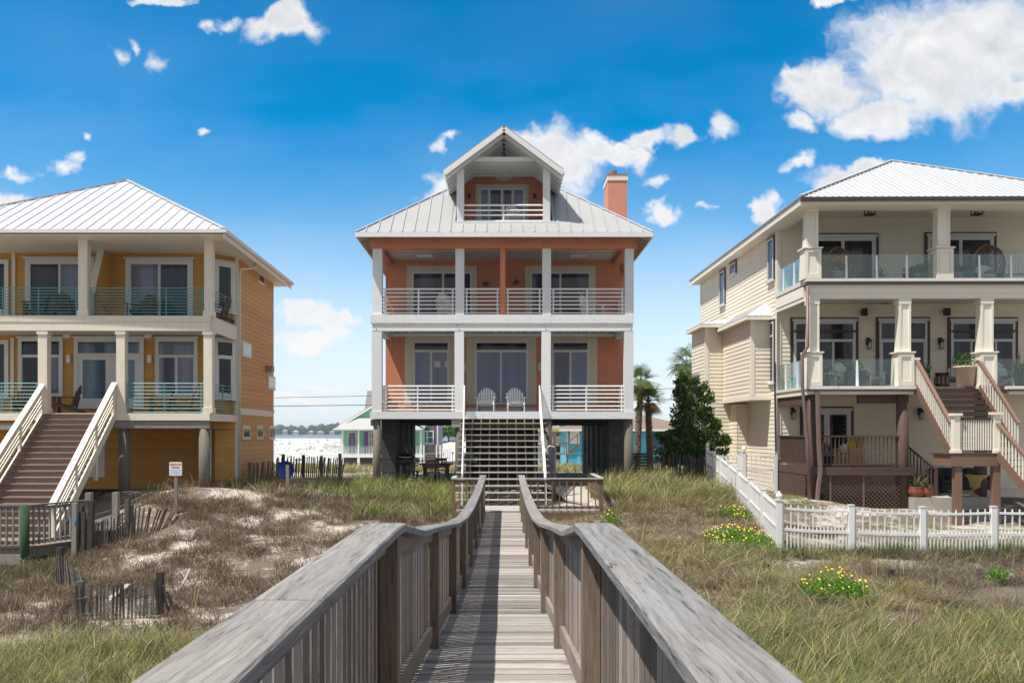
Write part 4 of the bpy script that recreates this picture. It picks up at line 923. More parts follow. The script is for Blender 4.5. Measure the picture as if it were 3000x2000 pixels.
# doors and windows
def lo(name, pxa, pxb, pyt, zb, **k):
    return opening(lh, name, X(pxa, LW), X(pxb, LW), zb, Z(pyt, LW), LW - .03, M['white_frame'], k.pop('pm'), T=TL, **k)
G, DK = M['pane_grey'], M['pane_navy']
lo('sliding_door', 377, 573, 760, z2t + .05, pm=[G, DK], fw=.17, stile=.025, head=.05)
lo('sliding_door', 86, 286, 760, z2t + .05, pm=[DK, G], fw=.17, stile=.025, head=.05)
lo('window', 66, 195, 991, 1.19, pm=[DK, G], fw=.12, stile=.025, transom=.62, head=.05, trmat=DK)
lo('glazed_door', 227, 430, 990, .80, pm=[M['pane_teal'], M['pane_teal']], fw=.15, stile=.16, split=(.535,), transom=.58, head=.05, trmat=M['pane_teal'])
lo('window', 463, 586, 991, 1.19, pm=[G, G], fw=.12, stile=.025, transom=.62, head=.05, trmat=G)
# windows on the cut corner
ca = math.atan2(EY - CHY, EX - CHX); Lc = math.hypot(EX - CHX, EY - CHY)
def TC(u, v, z): return TL(CHX + math.cos(ca) * u - math.sin(ca) * v, CHY + math.sin(ca) * u + math.cos(ca) * v, z)
for za, zb, tz_ in ((4.25, 6.0, 0), (1.17, 3.28, .62)):
    opening(lh, 'window', .06, Lc - .10, za, zb, -.03, M['white_frame'], [M['pane_dark']], T=TC, split=(), fw=.12, stile=.05, transom=tz_, sill=M['white_frame'], head=.04)
# far unit windows at the frame edge
for za, zb in ((4.1, 6.0), (1.2, 3.2)): opening(lh, 'window', X(-6, LW), X(38, LW), za, zb, LW - .03, M['white_frame'], [DK], T=TL, split=(), fw=.10, sill=M['white_frame'])
# side wall
def sd(px): return dside(px, LXR - .1) - .0
def sidebox(name, pxa, pxb, pya, pyb, out, mat, fr=.0, pm=None):
    ua, ub = dside(pxa, LXR - .09), dside(pxb, LXR - .09); um = (ua + ub) / 2; za, zb = Z(pyb, um), Z(pya, um)
    o = L(name, MB(TS).box(ua, ub, -out, .0, za, zb), mat)
    if pm: MB(TS).box(ua + fr, ub - fr, -out - .012, -out - .001, za + fr, zb - fr).build('pane', pm, o, world=True)
    return o
sidebox('vent', 759.5, 779, 802, 833, .05, M['cream'], .10, M['dark'])
sidebox('glass_block_window', 707, 736, 1003, 1047, .05, M['cream'], .08, M['glass_block']); sidebox('glass_block_window', 790, 814, 1101, 1142, .05, M['cream'], .09, M['glass_block'])
for a, c in ((710, 732), (755, 774), (795, 813)): sidebox('small_window', a, c, 1247, 1287, .05, M['cream'], .11, M['pane_navy'])
sidebox('flood_light', 784, 792, 1072, 1088, .28, M['pot_grey']); sidebox('outlet_box', 804, 809, 1200, 1209, .07, M['cream'])
# sconces and flood lights by the doors
for px in (212.7, 447): x = X(px, LW); L('wall_sconce', B().box(x - .075, x + .075, LW - .16, LW - .031, Z(1065, LW), Z(1039, LW)), M['chair_white'], bevel=.06)
for px in (211.6, 446): x = X(px, LW); L('flood_light', B().beam((x - .12, LW - .12, Z(988, LW)), (x + .12, LW - .12, Z(986, LW)), .2, .12), M['gutter_white'])
# roof
E1x, Ed, Ez = lx(658) + .0, LD_ - .68, Z(671, LD_ - .68); E1x = X(658, Ed)
t = ((VX - 373) / F * Ed + E1x) / (1 - (VX - 373) / F) * 1.0
t = (-E1x - (VX - 373) / F * Ed) / ((VX - 373) / F - 1) * 1.0
t = abs(t); apx = E1x - t; apy = Ed + t; apz = Z(530, apy); EYB = LYB + .75; E0x = apx - t
pl = MB(); sm = MB()
e1b = TL(E1x, EYB, Ez); e1 = (E1x, Ed, Ez); e0 = (E0x, Ed, Ez); e0b = (E0x, EYB, Ez); ap = (apx, apy, apz)
roof_face(pl, sm, [e0, e1, ap], spacing=.384, phase=.4, sw=.03, sh=.03); roof_face(pl, sm, [e1, e1b, ap], spacing=.4, sw=.03, sh=.03); roof_face(pl, sm, [e0b, e0, ap], spacing=.4, sw=.03, sh=.03); roof_face(pl, sm, [e1b, e0b, ap], spacing=.4)
hc = MB().beam((e1[0], e1[1], Ez + .03), (apx, apy, apz + .04), .13, .035).beam((e0[0], e0[1], Ez + .03), (apx, apy, apz + .04), .13, .035)
lr = L('roof', pl.merge(sm, 1).merge(hc, 0), [M['white_roof'], M['seam_light']])
MB().box(E0x, E1x + .02, Ed - .10, Ed + .01, Ez - .13, Ez - .02).build('gutter', M['gutter_white'], lr, world=True)
MB().beam((E1x + .04, Ed - .1, Ez - .075), (e1b[0] + .04, e1b[1], Ez - .075), .10, .11).build('gutter', M['gutter_white'], lr, world=True)
sf = MB(); sf.extrude([(E0x, Ed + .02, Ez - .19), (E1x - .02, Ed + .02, Ez - .19), TL(E1x - .02, EYB, Ez - .19), (E0x, EYB, Ez - .19)], (0, 0, .035))
sf.build('soffit', M['cream'], lr, world=True)
MB().beam((E1x - .03, Ed, Ez - .20), (e1b[0] - .03, e1b[1], Ez - .20), .03, .17).build('fascia', M['cream'], lr, world=True)
# downspout with elbow
dx, dy, _ = TL(LXR + .10, EY + .05, 0); L('downspout', MB().tube([(dx + .28, dy + .9, Ez - .12), (dx + .28, dy + .9, Ez - .34), (dx + .2, dy + .6, Ez - .46), (dx + .02, dy + .05, Ez - .58), (dx, dy - .02, Ez - .8), (dx, dy - .02, -1.9)], .042, 8), M['gutter_white'], smooth=True)
# piles and beam
for px, r in ((357.5, .18), (593.5, .175), (121, .18)):
    x = lx(px); L('pile', MB().tube([(x, LD_ + .18, -2.5), (x, LD_ + .18, lz(1256))], [r * 1.03, r], 14), M['pile'], smooth=True)
L('girder', B().box(lx(331), lx(612), LD_ + .02, LD_ + .16, lz(1254), lz(1233)), M['old_wood_light']); L('girder', B().box(LXL, lx(126), LD_ + .02, LD_ + .16, lz(1258), lz(1240)), M['old_wood_light'])
x0, x1 = X(287, LW), X(338, LW); L('utility_panel', B().box(x0, x1, LD_ + 1.6, LD_ + 1.66, -1.55, .05), M['white_frame'])
# teal railings
def lrail(p0, p1, z, h, n, posts):
    P0, P1 = TL(*p0, z), TL(*p1, z); pipe_rail(lh, P0, P1, [h * (k + .35) / (n - .65) for k in range(n)], posts, M['teal_rail'], r=.013, pr=.02)
h2, h1 = lz(842) - z2t, lz(1122) - z1t; yq = LD_ + .16
lrail((lx(262), yq), (lx(595), yq), z2t, h2, 10, (.01, .333, .662, .985)); lrail((lx(-106), yq), (lx(228), yq), z2t, h2, 10, (.01, .333, .645, .975)); lrail((LXR - .10, LD_ + .33), (LXR - .10, LC - .12), z2t, h2, 10, (.02, .6, .98))
lrail((lx(369), yq), (lx(593), yq), z1t, h1, 9, (.01, .487, .965)); lrail((lx(-106), yq), (lx(111), yq), z1t, h1, 9, (.03, .5, .97)); lrail((LXR - .10, LD_ + .33), (LXR - .10, LC - .12), z1t, h1, 9, (.02, .5, .98))
# ------------------------------------------------------------------ stair of the mustard house
ls = thing('porch_stair', 'broad brown composite stair with cream timber railings in front of the mustard house', 'stair', (-14, LD_, -2.7))
sx0, sx1 = X(131, LD_), X(334, LD_); srun, srise = .262, .172; ax = .128
def TT(u, v, z): return (u + ax * v, LD_ - v - .02 * (u - sx0), z)       # v runs down towards the sea
NS = 20
for k in range(1, NS + 1):
    z = z1t - .02 - srise * (k - 1); b = MB(TT); b.box(sx0 + .02, sx1 - .02, (k - 1) * srun - .0, k * srun + .02, z - .035, z)
    b.box(sx0 + .02, sx1 - .02, k * srun - .03, k * srun - .012, z - srise + .002, z - .036); b.build('tread', M['brown_tread'], ls, world=True)
vN = NS * srun; zN = z1t - srise * NS
for k, u in enumerate((sx0 - .06, sx1 + .02)):
    a = lambda v, dz_: TT(u, v, z1t - v / srun * srise + dz_); b = MB()
    b.beam(a(-.05, -.12), a(vN + .1, -.12), .05, .30)
    b.build('stringer', M['cream'], ls, world=True); b = MB()
    for q in (.30, .44, .58, .72): b.beam(a(0, q), a(vN, q), .03, .065)
    b.beam(a(-.02, .86), a(vN + .05, .86), .04, .13)
    b.build('rail_boards', M['cream'], ls, world=True)
    MB().beam(a(-.05, .955), a(vN + .12, .955), .17, .04).build('handrail', M['cream'], ls, world=True)
    for v in np.linspace(.08, vN, 4):
        p = TT(u, v, 0); zz = z1t - v / srun * srise; MB().box(p[0] - .045, p[0] + .045, p[1] - .045, p[1] + .045, zz - (.1 if v < .5 else .9), zz + .93).build('post', M['cream'], ls, world=True)
# landing with old grey railing and a green post
gx, gy = X(79, 21.6), 21.6
ld = thing('landing_deck', 'low grey wooden landing with baluster railing at the foot of the brown stair', 'deck', (gx, gy, -2.9))
A0 = (gx, gy); A1 = (X(262, 23.3), 23.3); Aw = (gx - 6, gy)
lt, lf = -1.80, -2.80
baluster_rail(ld, Aw, A0, lf, lt, [], M['old_wood'], M['old_wood_light'], M['old_wood'], sp=.155, bw_=.04); baluster_rail(ld, A0, A1, lf, lt + .003, [A1], M['old_wood'], M['old_wood_light'], M['old_wood'], sp=.15, bw_=.04)
MB().extrude([(gx - 6, gy + .02, lf - .06), (gx, gy + .02, lf - .06), (A1[0], A1[1], lf - .06), (A1[0] - .2, 25.0, lf - .06), (gx - 6, 25, lf - .06)], (0, 0, .055)).build('floor', M['brown_tread'], ld, world=True)
MB().beam((gx - 6, gy, lf - .17), (gx, gy, lf - .17), .045, .2).beam((gx, gy, lf - .17), (A1[0], A1[1], lf - .17), .045, .2).build('fascia', M['old_wood'], ld, world=True)
MB().tube([(gx, gy - .1, -3.75), (gx, gy - .1, lt + .02)], .105, 14).build('green_post', M['green_post'], ld, world=True, smooth=True)
MB().beam((gx - 4, gy - .2, -2.98 - .1), (gx - .04, gy - .2, -2.98 - .1), .05, .24).build('step_board', M['old_wood_light'], ld, world=True)
for px, yy in ((10, 22.2), (160, 22.6)): x = X(px, yy); MB().box(x - .06, x + .06, yy, yy + .12, -3.8, lf - .07).build('post', M['old_wood'], ld, world=True)
# plank walk from the landing to under the house
rw = thing('plank_ramp', 'narrow grey plank ramp leading from the landing under the mustard house', 'ramp', (X(330, 25.5), 25.5, -2.4))
b = MB(); p0 = Vector((X(262, 23.6) + .1, 23.6, -2.62)); p1 = Vector((X(385, 30.2), 30.2, -2.0)); d = (p1 - p0).normalized(); s = Vector((d.y, -d.x, 0)).normalized()
Lr = (p1 - p0).length; k = 0
while k * .145 < Lr:
    q = p0 + d * (k * .145); b.beam(q - s * .55, q + s * .55, .138, .035, up=(0, 0, 1)); k += 1
b.build('planks', M['grey_deck'], rw, world=True)
MB().beam(p0 + s * .58 - Vector((0, 0, .1)), p1 + s * .58 - Vector((0, 0, .1)), .045, .2).build('edge_board', M['old_wood_light'], rw, world=True)
for px, py0, py1, dd in ((336, 1442, 1492, 25.6), (257, 1443, 1500, 24.2)): x = X(px, dd); MB().box(x - .08, x + .08, dd, dd + .16, Z(py1, dd) - .4, Z(py0, dd)).build('post', M['old_wood_light'], rw, world=True)
# ------------------------------------------------------------------ chairs of the mustard house
ch0 = adirondack('adirondack_chair', 'weathered brown slatted chair on the upper teal balcony, before the door nearest the house corner', M['chair_brown'], TL(X(420, LD_ + 1.2), LD_ + 1.2, z2t), -.25, 'brown garden chairs of the mustard house')
bpy.context.view_layer.update()
copy_tree(ch0, TL(X(112, LD_ + 1.1), LD_ + 1.1, z2t), -1.2, 'brown garden chair turned sideways on the upper balcony, farthest from the house corner')
copy_tree(ch0, TL(X(216, LD_ + 1.1), LD_ + 1.15, z2t), 1.1, 'brown garden chair half hidden behind the middle column of the upper balcony')
copy_tree(ch0, TL(X(642, LD_ + 1.6), LD_ + 1.5, z2t), -1.5, 'brown garden chair behind the corner side rail of the upper balcony')
copy_tree(ch0, TL(X(196, LD_ + .9), LD_ + 1.0, z1t), -1.35, 'brown garden chair in profile at the top of the brown stair')
copy_tree(ch0, TL(X(472, LD_ + .9), LD_ + 1.0, z1t), -1.25, 'brown garden chair behind the lower teal rail, beside the glazed door')
copy_tree(ch0, TL(X(536, LD_ + .9), LD_ + 1.0, z1t), -1.25, 'brown garden chair behind the lower teal rail, nearest the corner column')
copy_tree(ch0, TL(X(78, LD_ + .9), LD_ + 1.0, z1t), .3, 'brown garden chair on the lower porch behind the stair railing at the frame edge')
# ------------------------------------------------------------------ sign, stakes, blue disc
sd_ = 24.9; sx_ = X(514.5, sd_); sg_z = gz(sx_, sd_)
sn = thing('dune_sign', 'small white sign asking people to stay off the dunes, on a grey post', 'sign', (sx_, sd_, sg_z))
MB().box(-.045, .045, .012, .07, -.4, Z(1354, sd_) - sg_z).build('post', M['old_wood_light'], sn)
sw_, s0, s1 = .178, Z(1392.8, sd_) - sg_z, Z(1352.6, sd_) - sg_z
def rrect(x0, x1, z0, z1, r, y):
    pts = []
    for cx_, cz0, a0 in ((x1 - r, z0 + r, -90), (x1 - r, z1 - r, 0), (x0 + r, z1 - r, 90), (x0 + r, z0 + r, 180)):
        for k in range(5): a = math.radians(a0 + k * 22.5); pts.append((cx_ + r * math.cos(a), y, cz0 + r * math.sin(a)))
    return pts
pan = MB().extrude(rrect(-sw_, sw_, s0, s1, .035, -.004), (0, .008, 0)).build('panel', M['sign_white'], sn)
def text(s, x, z, size, mat, y, parent, sx=1.0, rot=None, bold=.0):
    cu = bpy.data.curves.new('lettering', 'FONT'); cu.body = s; cu.size = size; cu.align_x = 'CENTER'; cu.align_y = 'CENTER'; cu.extrude = .001; cu.offset = bold
    o = bpy.data.objects.new('lettering', cu); COL.objects.link(o); o.parent = parent; o.location = (x, y, z); o.rotation_euler = rot or (math.radians(90), 0, 0); o.scale = (sx, 1, 1); cu.materials.append(mat); return o
hh = s1 - s0
text('PLEASE STAY OFF', 0, s1 - hh * .18, .066, M['sign_red'], -.007, pan, .62, bold=.0012); text('THE DUNES', 0, s1 - hh * .40, .066, M['sign_red'], -.007, pan, .64, bold=.0012)
for q, w_ in ((.60, .15), (.72, .12), (.86, .145)): MB().box(-w_, w_, -.0065, -.0045, s1 - hh * q - .006, s1 - hh * q + .006).build('small_print', M['sign_blue'], pan)
def stake(px, py0, py1, d, w, label, mat=None, tilt=0):
    x = X(px, d); zb = gz(x, d); zt_ = Z(py0, d)
    o = MB().beam((0, 0, -.4), (tilt, 0, zt_ - zb), w, w, up=(0, 1, 0)).build('wooden_stake', mat or M['old_wood_light'], loc=None); o.location = (x, d, zb); tag(o, label, 'stake'); return o
stake(842.5, 1361, 1425, 29.9, .10, 'pale square stake standing in front of the blue disc')
bd = 32.6; bx = X(840, bd); bz = Z(1377, bd)
o = MB().lathe((0, 0, 0), [(.0, 0), (.30, .0), (.33, .06), (.345, .07), (.345, .085), (.32, .08), (.29, .03), (0, .03)], 28).build('blue_disc', M['blue'], smooth=True)
o.location = (bx, bd, bz); o.rotation_euler = (math.radians(82), 0, math.radians(-14)); o.scale = (.98, .98, 1); tag(o, 'round blue plastic disc propped on edge against the old picket fence', 'disc')
# ------------------------------------------------------------------ sand fences: thin pickets on wire
def sand_fence(name, label, path, posts, hts, lean=None, sp=.085, mat=None, group=None, pick=(.040, .012)):
    """path: list of (px,d); hts list of (t, height) ; lean list of (t, angle deg)"""
    P_ = [Vector((X(px, d), d, 0)) for px, d in path]; seg = [0]
    for a, c in zip(P_[:-1], P_[1:]): seg.append(seg[-1] + (c - a).length)
    Lf = seg[-1]
    def at(t):
        s_ = t * Lf
        for i in range(len(seg) - 1):
            if s_ <= seg[i + 1] + 1e-6: return P_[i].lerp(P_[i + 1], (s_ - seg[i]) / (seg[i + 1] - seg[i])), (P_[i + 1] - P_[i]).normalized()
        return P_[-1], (P_[-1] - P_[-2]).normalized()
    p, _ = at(.5); r = thing(name, label, 'fence', (p.x, p.y, gz(p.x, p.y)), 0, group)
    b = MB(); tops = []; n_ = int(Lf / sp)
    for k in range(n_ + 1):
        t = k / n_; q, d = at(t); h = np.interp(t, *zip(*hts)) * random.uniform(.93, 1.05); la = math.radians(np.interp(t, *zip(*lean)) if lean else 0) + random.uniform(-.05, .05)
        g = gz(q.x, q.y); up = (Vector((0, 0, 1)) * math.cos(la) + d * math.sin(la) + Vector((d.y, -d.x, 0)) * random.uniform(-.06, .06)).normalized()
        a = Vector((q.x, q.y, g - .12)); e = a + up * (h + .12); b.beam(a, e, pick[0], pick[1], up=(d.y, -d.x, .01)); tops.append((a + up * (h * .82), a + up * (h * .38)))
    b.build('pickets', mat or M['old_wood'], r, world=True)
    wb = MB()
    for i in (0, 1): wb.tube([tp[i] + Vector((0, -.012, 0)) for tp in tops], .006, 4)
    wb.build('wire', M['wire'], r, world=True)
    for t, h in posts:
        q, d = at(t); g = gz(q.x, q.y); MB().box(q.x - .055, q.x + .055, q.y + .01, q.y + .12, g - .3, g + h).build('post', mat or M['old_wood'], r, world=True)
    return r
sand_fence('sand_fence', 'old picket sand fence sloping down to the ground beside the landing railing', [(262, 22.2), (330, 23.3), (395, 23.9), (455, 24.2), (512, 24.6)], [(.53, 1.12), (.57, .92)], [(0, .78), (.5, .82), (.68, .84), (.82, .66), (.92, .40), (1, .12)], [(0, 4), (.5, 2), (.68, 8), (.85, 28), (1, 62)], sp=.072)
sand_fence('sand_fence', 'dark sagging picket fence collapsing sideways in the sand below the landing', [(168, 18.6), (185, 18.4), (215, 18.2), (262, 18.0), (300, 17.8)], [(.03, .90)], [(0, .80), (.35, .72), (.65, .50), (.85, .3), (1, .1)], [(0, 2), (.35, -8), (.65, -22), (.85, -40), (1, -65)], sp=.055)
sand_fence('sand_fence', 'half buried dark picket fence nearest the green grass at the frame bottom', [(227, 15.75), (330, 15.8), (430, 15.9), (465, 15.9), (520, 16.1), (585, 16.3)], [(.01, .70), (.66, .82)], [(0, .64), (.6, .64), (.68, .66), (.8, .52), (.9, .30), (1, .06)], [(0, 0), (.6, 1), (.7, -6), (.85, -25), (1, -50)], sp=.066)
sand_fence('sand_fence', 'dark picket fence between the mustard house corner and the mint cottage', [(806, 36.0), (860, 35.6), (920, 35.4), (1000, 35.0)], [(.13, .95), (.44, .90), (.70, .85), (.975, 1.0)], [(0, .80), (.55, .84), (.75, .78), (1, .82)], [(0, 2), (1, 6)], sp=.085, pick=(.045, .012))
sand_fence('sand_fence', 'low leaning picket fence along the side wall of the mustard house', [(728, 32.3), (775, 33.4), (822, 34.6)], [(.02, .86)], [(0, .80), (.5, .74), (1, .62)], [(0, 3), (1, 8)], sp=.085, pick=(.045, .012))
# collapsed slats lying on the sand
fb = MB()
for k in range(46):
    px = 330 + k * 5.2; d = 16.6 + 1.0 * math.sin(k * .12) + k * .022; x = X(px, d); g = gz(x, d); a = Vector((x, d, g + .04)); e = a + Vector((-.30 + random.uniform(-.08, .08), -.62 + random.uniform(-.1, .1), .02)); e.z = gz(e.x, e.y) + .05
    fb.beam(a, e, .032, .012)
o = fb.build('fallen_pickets', M['old_wood_light'], loc=(X(450, 17), 17, -3.2)); tag(o, 'fallen run of bleached pickets lying flat on the sand', 'fence')
def plank(pxa, pya, pxb, pyb, d, w, label, lift=.10):
    a = Vector((X(pxa, d), d - .2, 0)); c = Vector((X(pxb, d + .6), d + .6, 0)); a.z = gz(a.x, a.y) + .04; c.z = gz(c.x, c.y) + lift; m_ = (a + c) / 2
    o = MB().beam(a - m_, c - m_, w, .03).build('loose_plank', M['old_wood_light']); o.location = m_; tag(o, label, 'plank')
plank(322, 1735, 378, 1698, 17.2, .12, 'bleached plank lying on the fallen pickets', .18); plank(538, 1707, 556, 1660, 18.0, .05, 'thin bleached board sticking out of the sand beside the fallen pickets', .3); plank(563, 1510, 568, 1552, 22.5, .10, 'short white board end lying in the sand below the sign', .16)
# bundle of old posts at the end of the landing
pb = thing('post_bundle', 'cluster of weathered posts and rolled pickets at the end of the landing railing', 'posts', (X(232, 22.4), 22.4, -3.15))
for k, (px, pt, w_) in enumerate(((217, 1472, .11), (228, 1498, .08), (237, 1502, .06), (243, 1500, .07), (250, 1506, .06), (256, 1503, .06), (264, 1466, .13), (222, 1510, .06))):
    d = 22.0 + (k % 3) * .14; x = X(px, d); MB().beam((x, d, -3.6), (x + .03, d, Z(pt, d)), w_, w_, up=(0, 1, 0)).build('post', M['old_wood_light'] if k == 0 else M['old_wood'], pb, world=True)
MB().tube([(X(217, 21.9), 21.90, Z(1521, 21.9)), (X(217, 21.9), 21.92, Z(1521, 21.9))], .055, 14).build('reflector', paint('blue_reflector', (.10, .32, .52), rough=.2), pb, world=True)
# ------------------------------------------------------------------ BEIGE HOUSE
RD_ = F / 83.64; RW = RD_ + 3.4; RXL = X(2281, RW)
def TR(x, y, z): return (x - .015 * (y - RD_), y - .012 * (x - 10.5), z)
def TRS(u, v, z): return TR(RXL + v, -u, z)
rh = thing('beige_house', 'beige clapboard beach house with white ribbed hip roof, glass balconies and brown trim', 'house', (14, RD_, -2.7))
def R_(name, mb, mat, parent=rh, **k): return mb.build(name, mat, parent, world=True, **k)
def BR(): return MB(TR)
rx = lambda px: X(px, RD_); rz = lambda py: Z(py, RD_)
q2t, q2g, q2m, q2b = rz(817), rz(834.5), rz(859), rz(874); q1t, q1g, q1b = rz(1131), rz(1144), rz(1153); qbt, qbb = 8.18, rz(603); qc = 8.30
RXR = 21.0; RYB = 46.9; g0 = -3.0
# walls
R_('wall', BR().lap((RXL, RW), (RXR, RW), g0, qc + .05, step=.165), M['beige'])
R_('side_wall', BR().lap((RXL, RYB), (RXL, RW), g0, 7.92, step=.165), M['beige'])
R_('wall_core', BR().box(RXL + .02, RXR, RW + .02, RYB, g0, qc + .2), M['beige'])
R_('corner_board', BR().box(RXL - .04, RXL + .14, RW - .045, RW + .12, g0, qc - .02), M['beige_trim']); R_('corner_board', BR().box(RXL - .04, RXL + .05, RYB - .14, RYB + .02, g0, 7.9), M['beige_trim'])
# bays on the side wall
def bay(name, x0, ya, yb, z0, z1, zr, rot):
    b = BR(); b.lap((x0, yb), (x0, ya), z0, z1, step=.165); b.lap((x0, ya), (RXL + .3, ya), z0, z1, step=.165)
    o = R_(name, b, M['beige'])
    c = BR().box(x0 + .02, RXL + .3, ya + .02, yb, z0 + .001, z1); c.build('wall_core', M['beige'], o, world=True)
    BR().box(x0 - .035, x0 + .12, ya - .035, ya + .10, z0, z1 - .01).build('corner_board', M['beige_trim'], o, world=True)
    if z0 > 0: BR().box(x0 - .03, RXL + .2, ya - .032, yb, z0 - .16, z0 - .002).build('skirt_board', M['beige_trim'], o, world=True)
    e = .28; pl = MB(); sm = MB()
    a, c_, d_, f_ = TR(x0 - e, yb, z1), TR(x0 - e, ya - e, z1), TR(RXL + .05, ya - e, z1), TR(RXL + .03, ya + .55, zr); h_ = TR(RXL + .03, yb, zr)
    roof_face(pl, sm, [c_, d_, f_], spacing=.24, sw=.03, sh=.025, thick=.04); roof_face(pl, sm, [a, c_, f_, h_], spacing=.24, sw=.03, sh=.025, thick=.04)
    r = pl.merge(sm, 0).build('roof', M['white_roof'], o, world=True)
    BR().box(x0 - e - .02, x0 - e + .02, ya - e, yb, z1 - .16, z1 - .045).box(x0 - e + .021, RXL + .05, ya - e - .02, ya - e + .02, z1 - .16, z1 - .045).build('fascia', M['beige_trim'], o, world=True)
    BR().box(x0 - e + .021, RXL, ya - e + .021, yb, z1 - .15, z1 - .13).build('soffit', M['beige_trim'], o, world=True)
yb1 = RW + .75
bay('bay', X(2206, yb1), yb1, 39.5, 1.42, Z(927, yb1), 5.25, 0)
yb2 = 39.55; bay('bay', X(2076, yb2), yb2, 42.2, g0 + .8, Z(950, yb2), 5.2, 0)
R_('wall_step', BR().lap((RXL - .45, 40.5), (RXL - .45, 38.4), g0, 1.2, step=.165).lap((RXL - .45, 38.4), (RXL + .1, 38.4), g0, 1.2, step=.165), M['beige'])
# side windows
def rwin(pxa, pxb, pya, pyb, **k):
    ua, ub = -dside(pxa, RXL - .05), -dside(pxb, RXL - .05); um = -(ua + ub) / 2
    return opening(rh, 'side_window', ua + .07, ub - .07, Z(pyb, um) + .06, Z(pya, um) - .08, -.03, M['white_frame'], [M['pane_navy']], T=TRS, split=(), fw=.07, stile=0, surround=(.09, M['brown_trim'], .09), sill=M['white_frame'], **k)
rwin(2253, 2272, 694, 827); rwin(2118, 2134, 790, 898); rwin(2147, 2165, 766, 808); rwin(2254, 2273, 938, 1126, transom=.55)
# front doors and windows
def rdoor(name, pxa, pxb, pyt, zb, y=RW - .03, **k):
    return opening(rh, name, X(pxa, RW) + .12, X(pxb, RW) - .12, zb, Z(pyt, RW) - .17, y, M['white_frame'], k.pop('pm', [M['pane_dark'], M['pane_dark']]), T=TR, surround=(.118, M['brown_trim'], .165), head=.10, **k)
NV = M['pane_navy']; DKP = M['pane_dark']
rdoor('sliding_door', 2366, 2575, 684, q2t + .08, fw=.10, stile=.04); rdoor('sliding_door', 2708, 2917, 682, q2t + .08, fw=.10, stile=.04)
rdoor('window', 2318, 2516, 930, 1.95, pm=[NV, NV], split=(.64,), fw=.09, stile=.022, transom=.72, trmat=NV); rdoor('window', 2775, 2979, 930, 1.95, pm=[NV, DKP, NV], split=(.32, .70), fw=.09, stile=.022, transom=.72, trmat=NV)
rdoor('glazed_door', 2567, 2724, 929, q1t + .08, pm=[NV, NV], split=(.5,), fw=.08, stile=.06, transom=.72, trmat=NV)
rdoor('sliding_door', 2346, 2502, 1190, -1.18, fw=.08, stile=.07)
for pxa, pxb in ((2318, 2516), (2775, 2979)): R_('mid_board', BR().box(X(pxa, RW) + .13, X(pxb, RW) - .13, RW - .10, RW - .031, Z(975, RW), Z(968, RW)), M['brown_trim'])
for px, py in ((2544, 1012), (2753, 1012), (2324, 1216), (2694, 1217)): lantern(rh, TR, X(px, RW), RW - .03, Z(py, RW))
def speaker(px, py):
    x, z = X(px, RW), Z(py, RW); o = R_('speaker', BR().hexa([(x - .10, RW - .30, z - .14), (x + .08, RW - .34, z - .14), (x + .08, RW - .10, z - .10), (x - .08, RW - .08, z - .10), (x - .10, RW - .28, z + .16), (x + .08, RW - .32, z + .16), (x + .08, RW - .08, z + .13), (x - .08, RW - .06, z + .13)]), M['black'])
    BR().box(x - .03, x + .03, RW - .09, RW - .031, z - .03, z + .05).build('bracket', M['black'], o, world=True)
speaker(2528, 918); speaker(2767, 918)
R_('junction_box', BR().box(X(2560, RW - .4) - .09, X(2560, RW - .4) + .09, RW - .42, RW - .22, q2b + .25, q2b + .43), M['steel'])
R_('conduit', MB(TR).tube([(X(2568, RW - .4), RW - .3, q2b + .30), (X(2600, RW - .4), RW - .3, q2b + .25), (X(2632, RW - .4), RW - .3, q2b + .36)], .02, 6), M['wire'])
# floors
R_('balcony_floor', BR().box(RXL, RXR, RD_ + .1, RW, q2t - .12, q2t - .01), M['ceiling']); R_('porch_ceiling', BR().box(RXL, RXR, RD_ + .2, RW - .03, q2b + .28, q2b + .33), M['ceiling'])
R_('balcony_beam', BR().box(X(2369, RD_), RXR, RD_ - .03, RD_ + .12, q2m + .002, q2g - .002).box(X(2372, RD_), RXR, RD_, RD_ + .3, q2b, q2m), M['beige_trim'])
R_('balcony_beam', BR().box(RXL - .06, RXL + .05, RD_ + .35, RW - .05, q2b - .05, q2g - .01).box(RXL - .085, RXL - .061, RD_ + .35, RW - .05, q2b + .10, q2g - .01), M['beige_trim'])
R_('drip_edge', BR().box(X(2358, RD_), RXR, RD_ - .10, RD_ + .1, q2g + .102, q2t), M['gutter_white']); R_('gutter', BR().box(X(2360, RD_), RXR, RD_ - .15, RD_ - .031, q2g, q2g + .10), M['gutter_dark'])
R_('drip_edge', BR().box(RXL - .10, RXL + .1, RD_ + .1, RW - .05, q2g + .05, q2t - .004), M['gutter_white'])
x1e = X(2676, RD_)
R_('deck_floor', BR().box(RXL, x1e, RD_ + .1, RW, q1t - .1, q1t - .01).box(x1e, RXR, RD_ + .12, RW, q1t - .1, q1t - .012), M['brown_tread'])
for a, c in ((X(2362, RD_), x1e), (X(2944, RD_), RXR)):
    R_('drip_edge', BR().box(a, c, RD_ - .10, RD_ + .1, q1g + .05, q1t), M['gutter_white']); R_('gutter', BR().box(a + .05, c - .01, RD_ - .15, RD_ - .031, q1g - .015, q1g + .048), M['gutter_dark']); R_('fascia', BR().box(a + .08, c - .02, RD_ - .03, RD_ + .1, q1b - .02, q1g - .017), M['beige_trim'])
R_('fascia', BR().box(RXL - .06, RXL + .03, RD_ + .1, RW - .05, q1b - .03, q1g + .04), M['beige_trim']); R_('drip_edge', BR().box(RXL - .10, RXL + .1, RD_ + .1, RW - .05, q1g + .05, q1t - .004), M['gutter_white'])
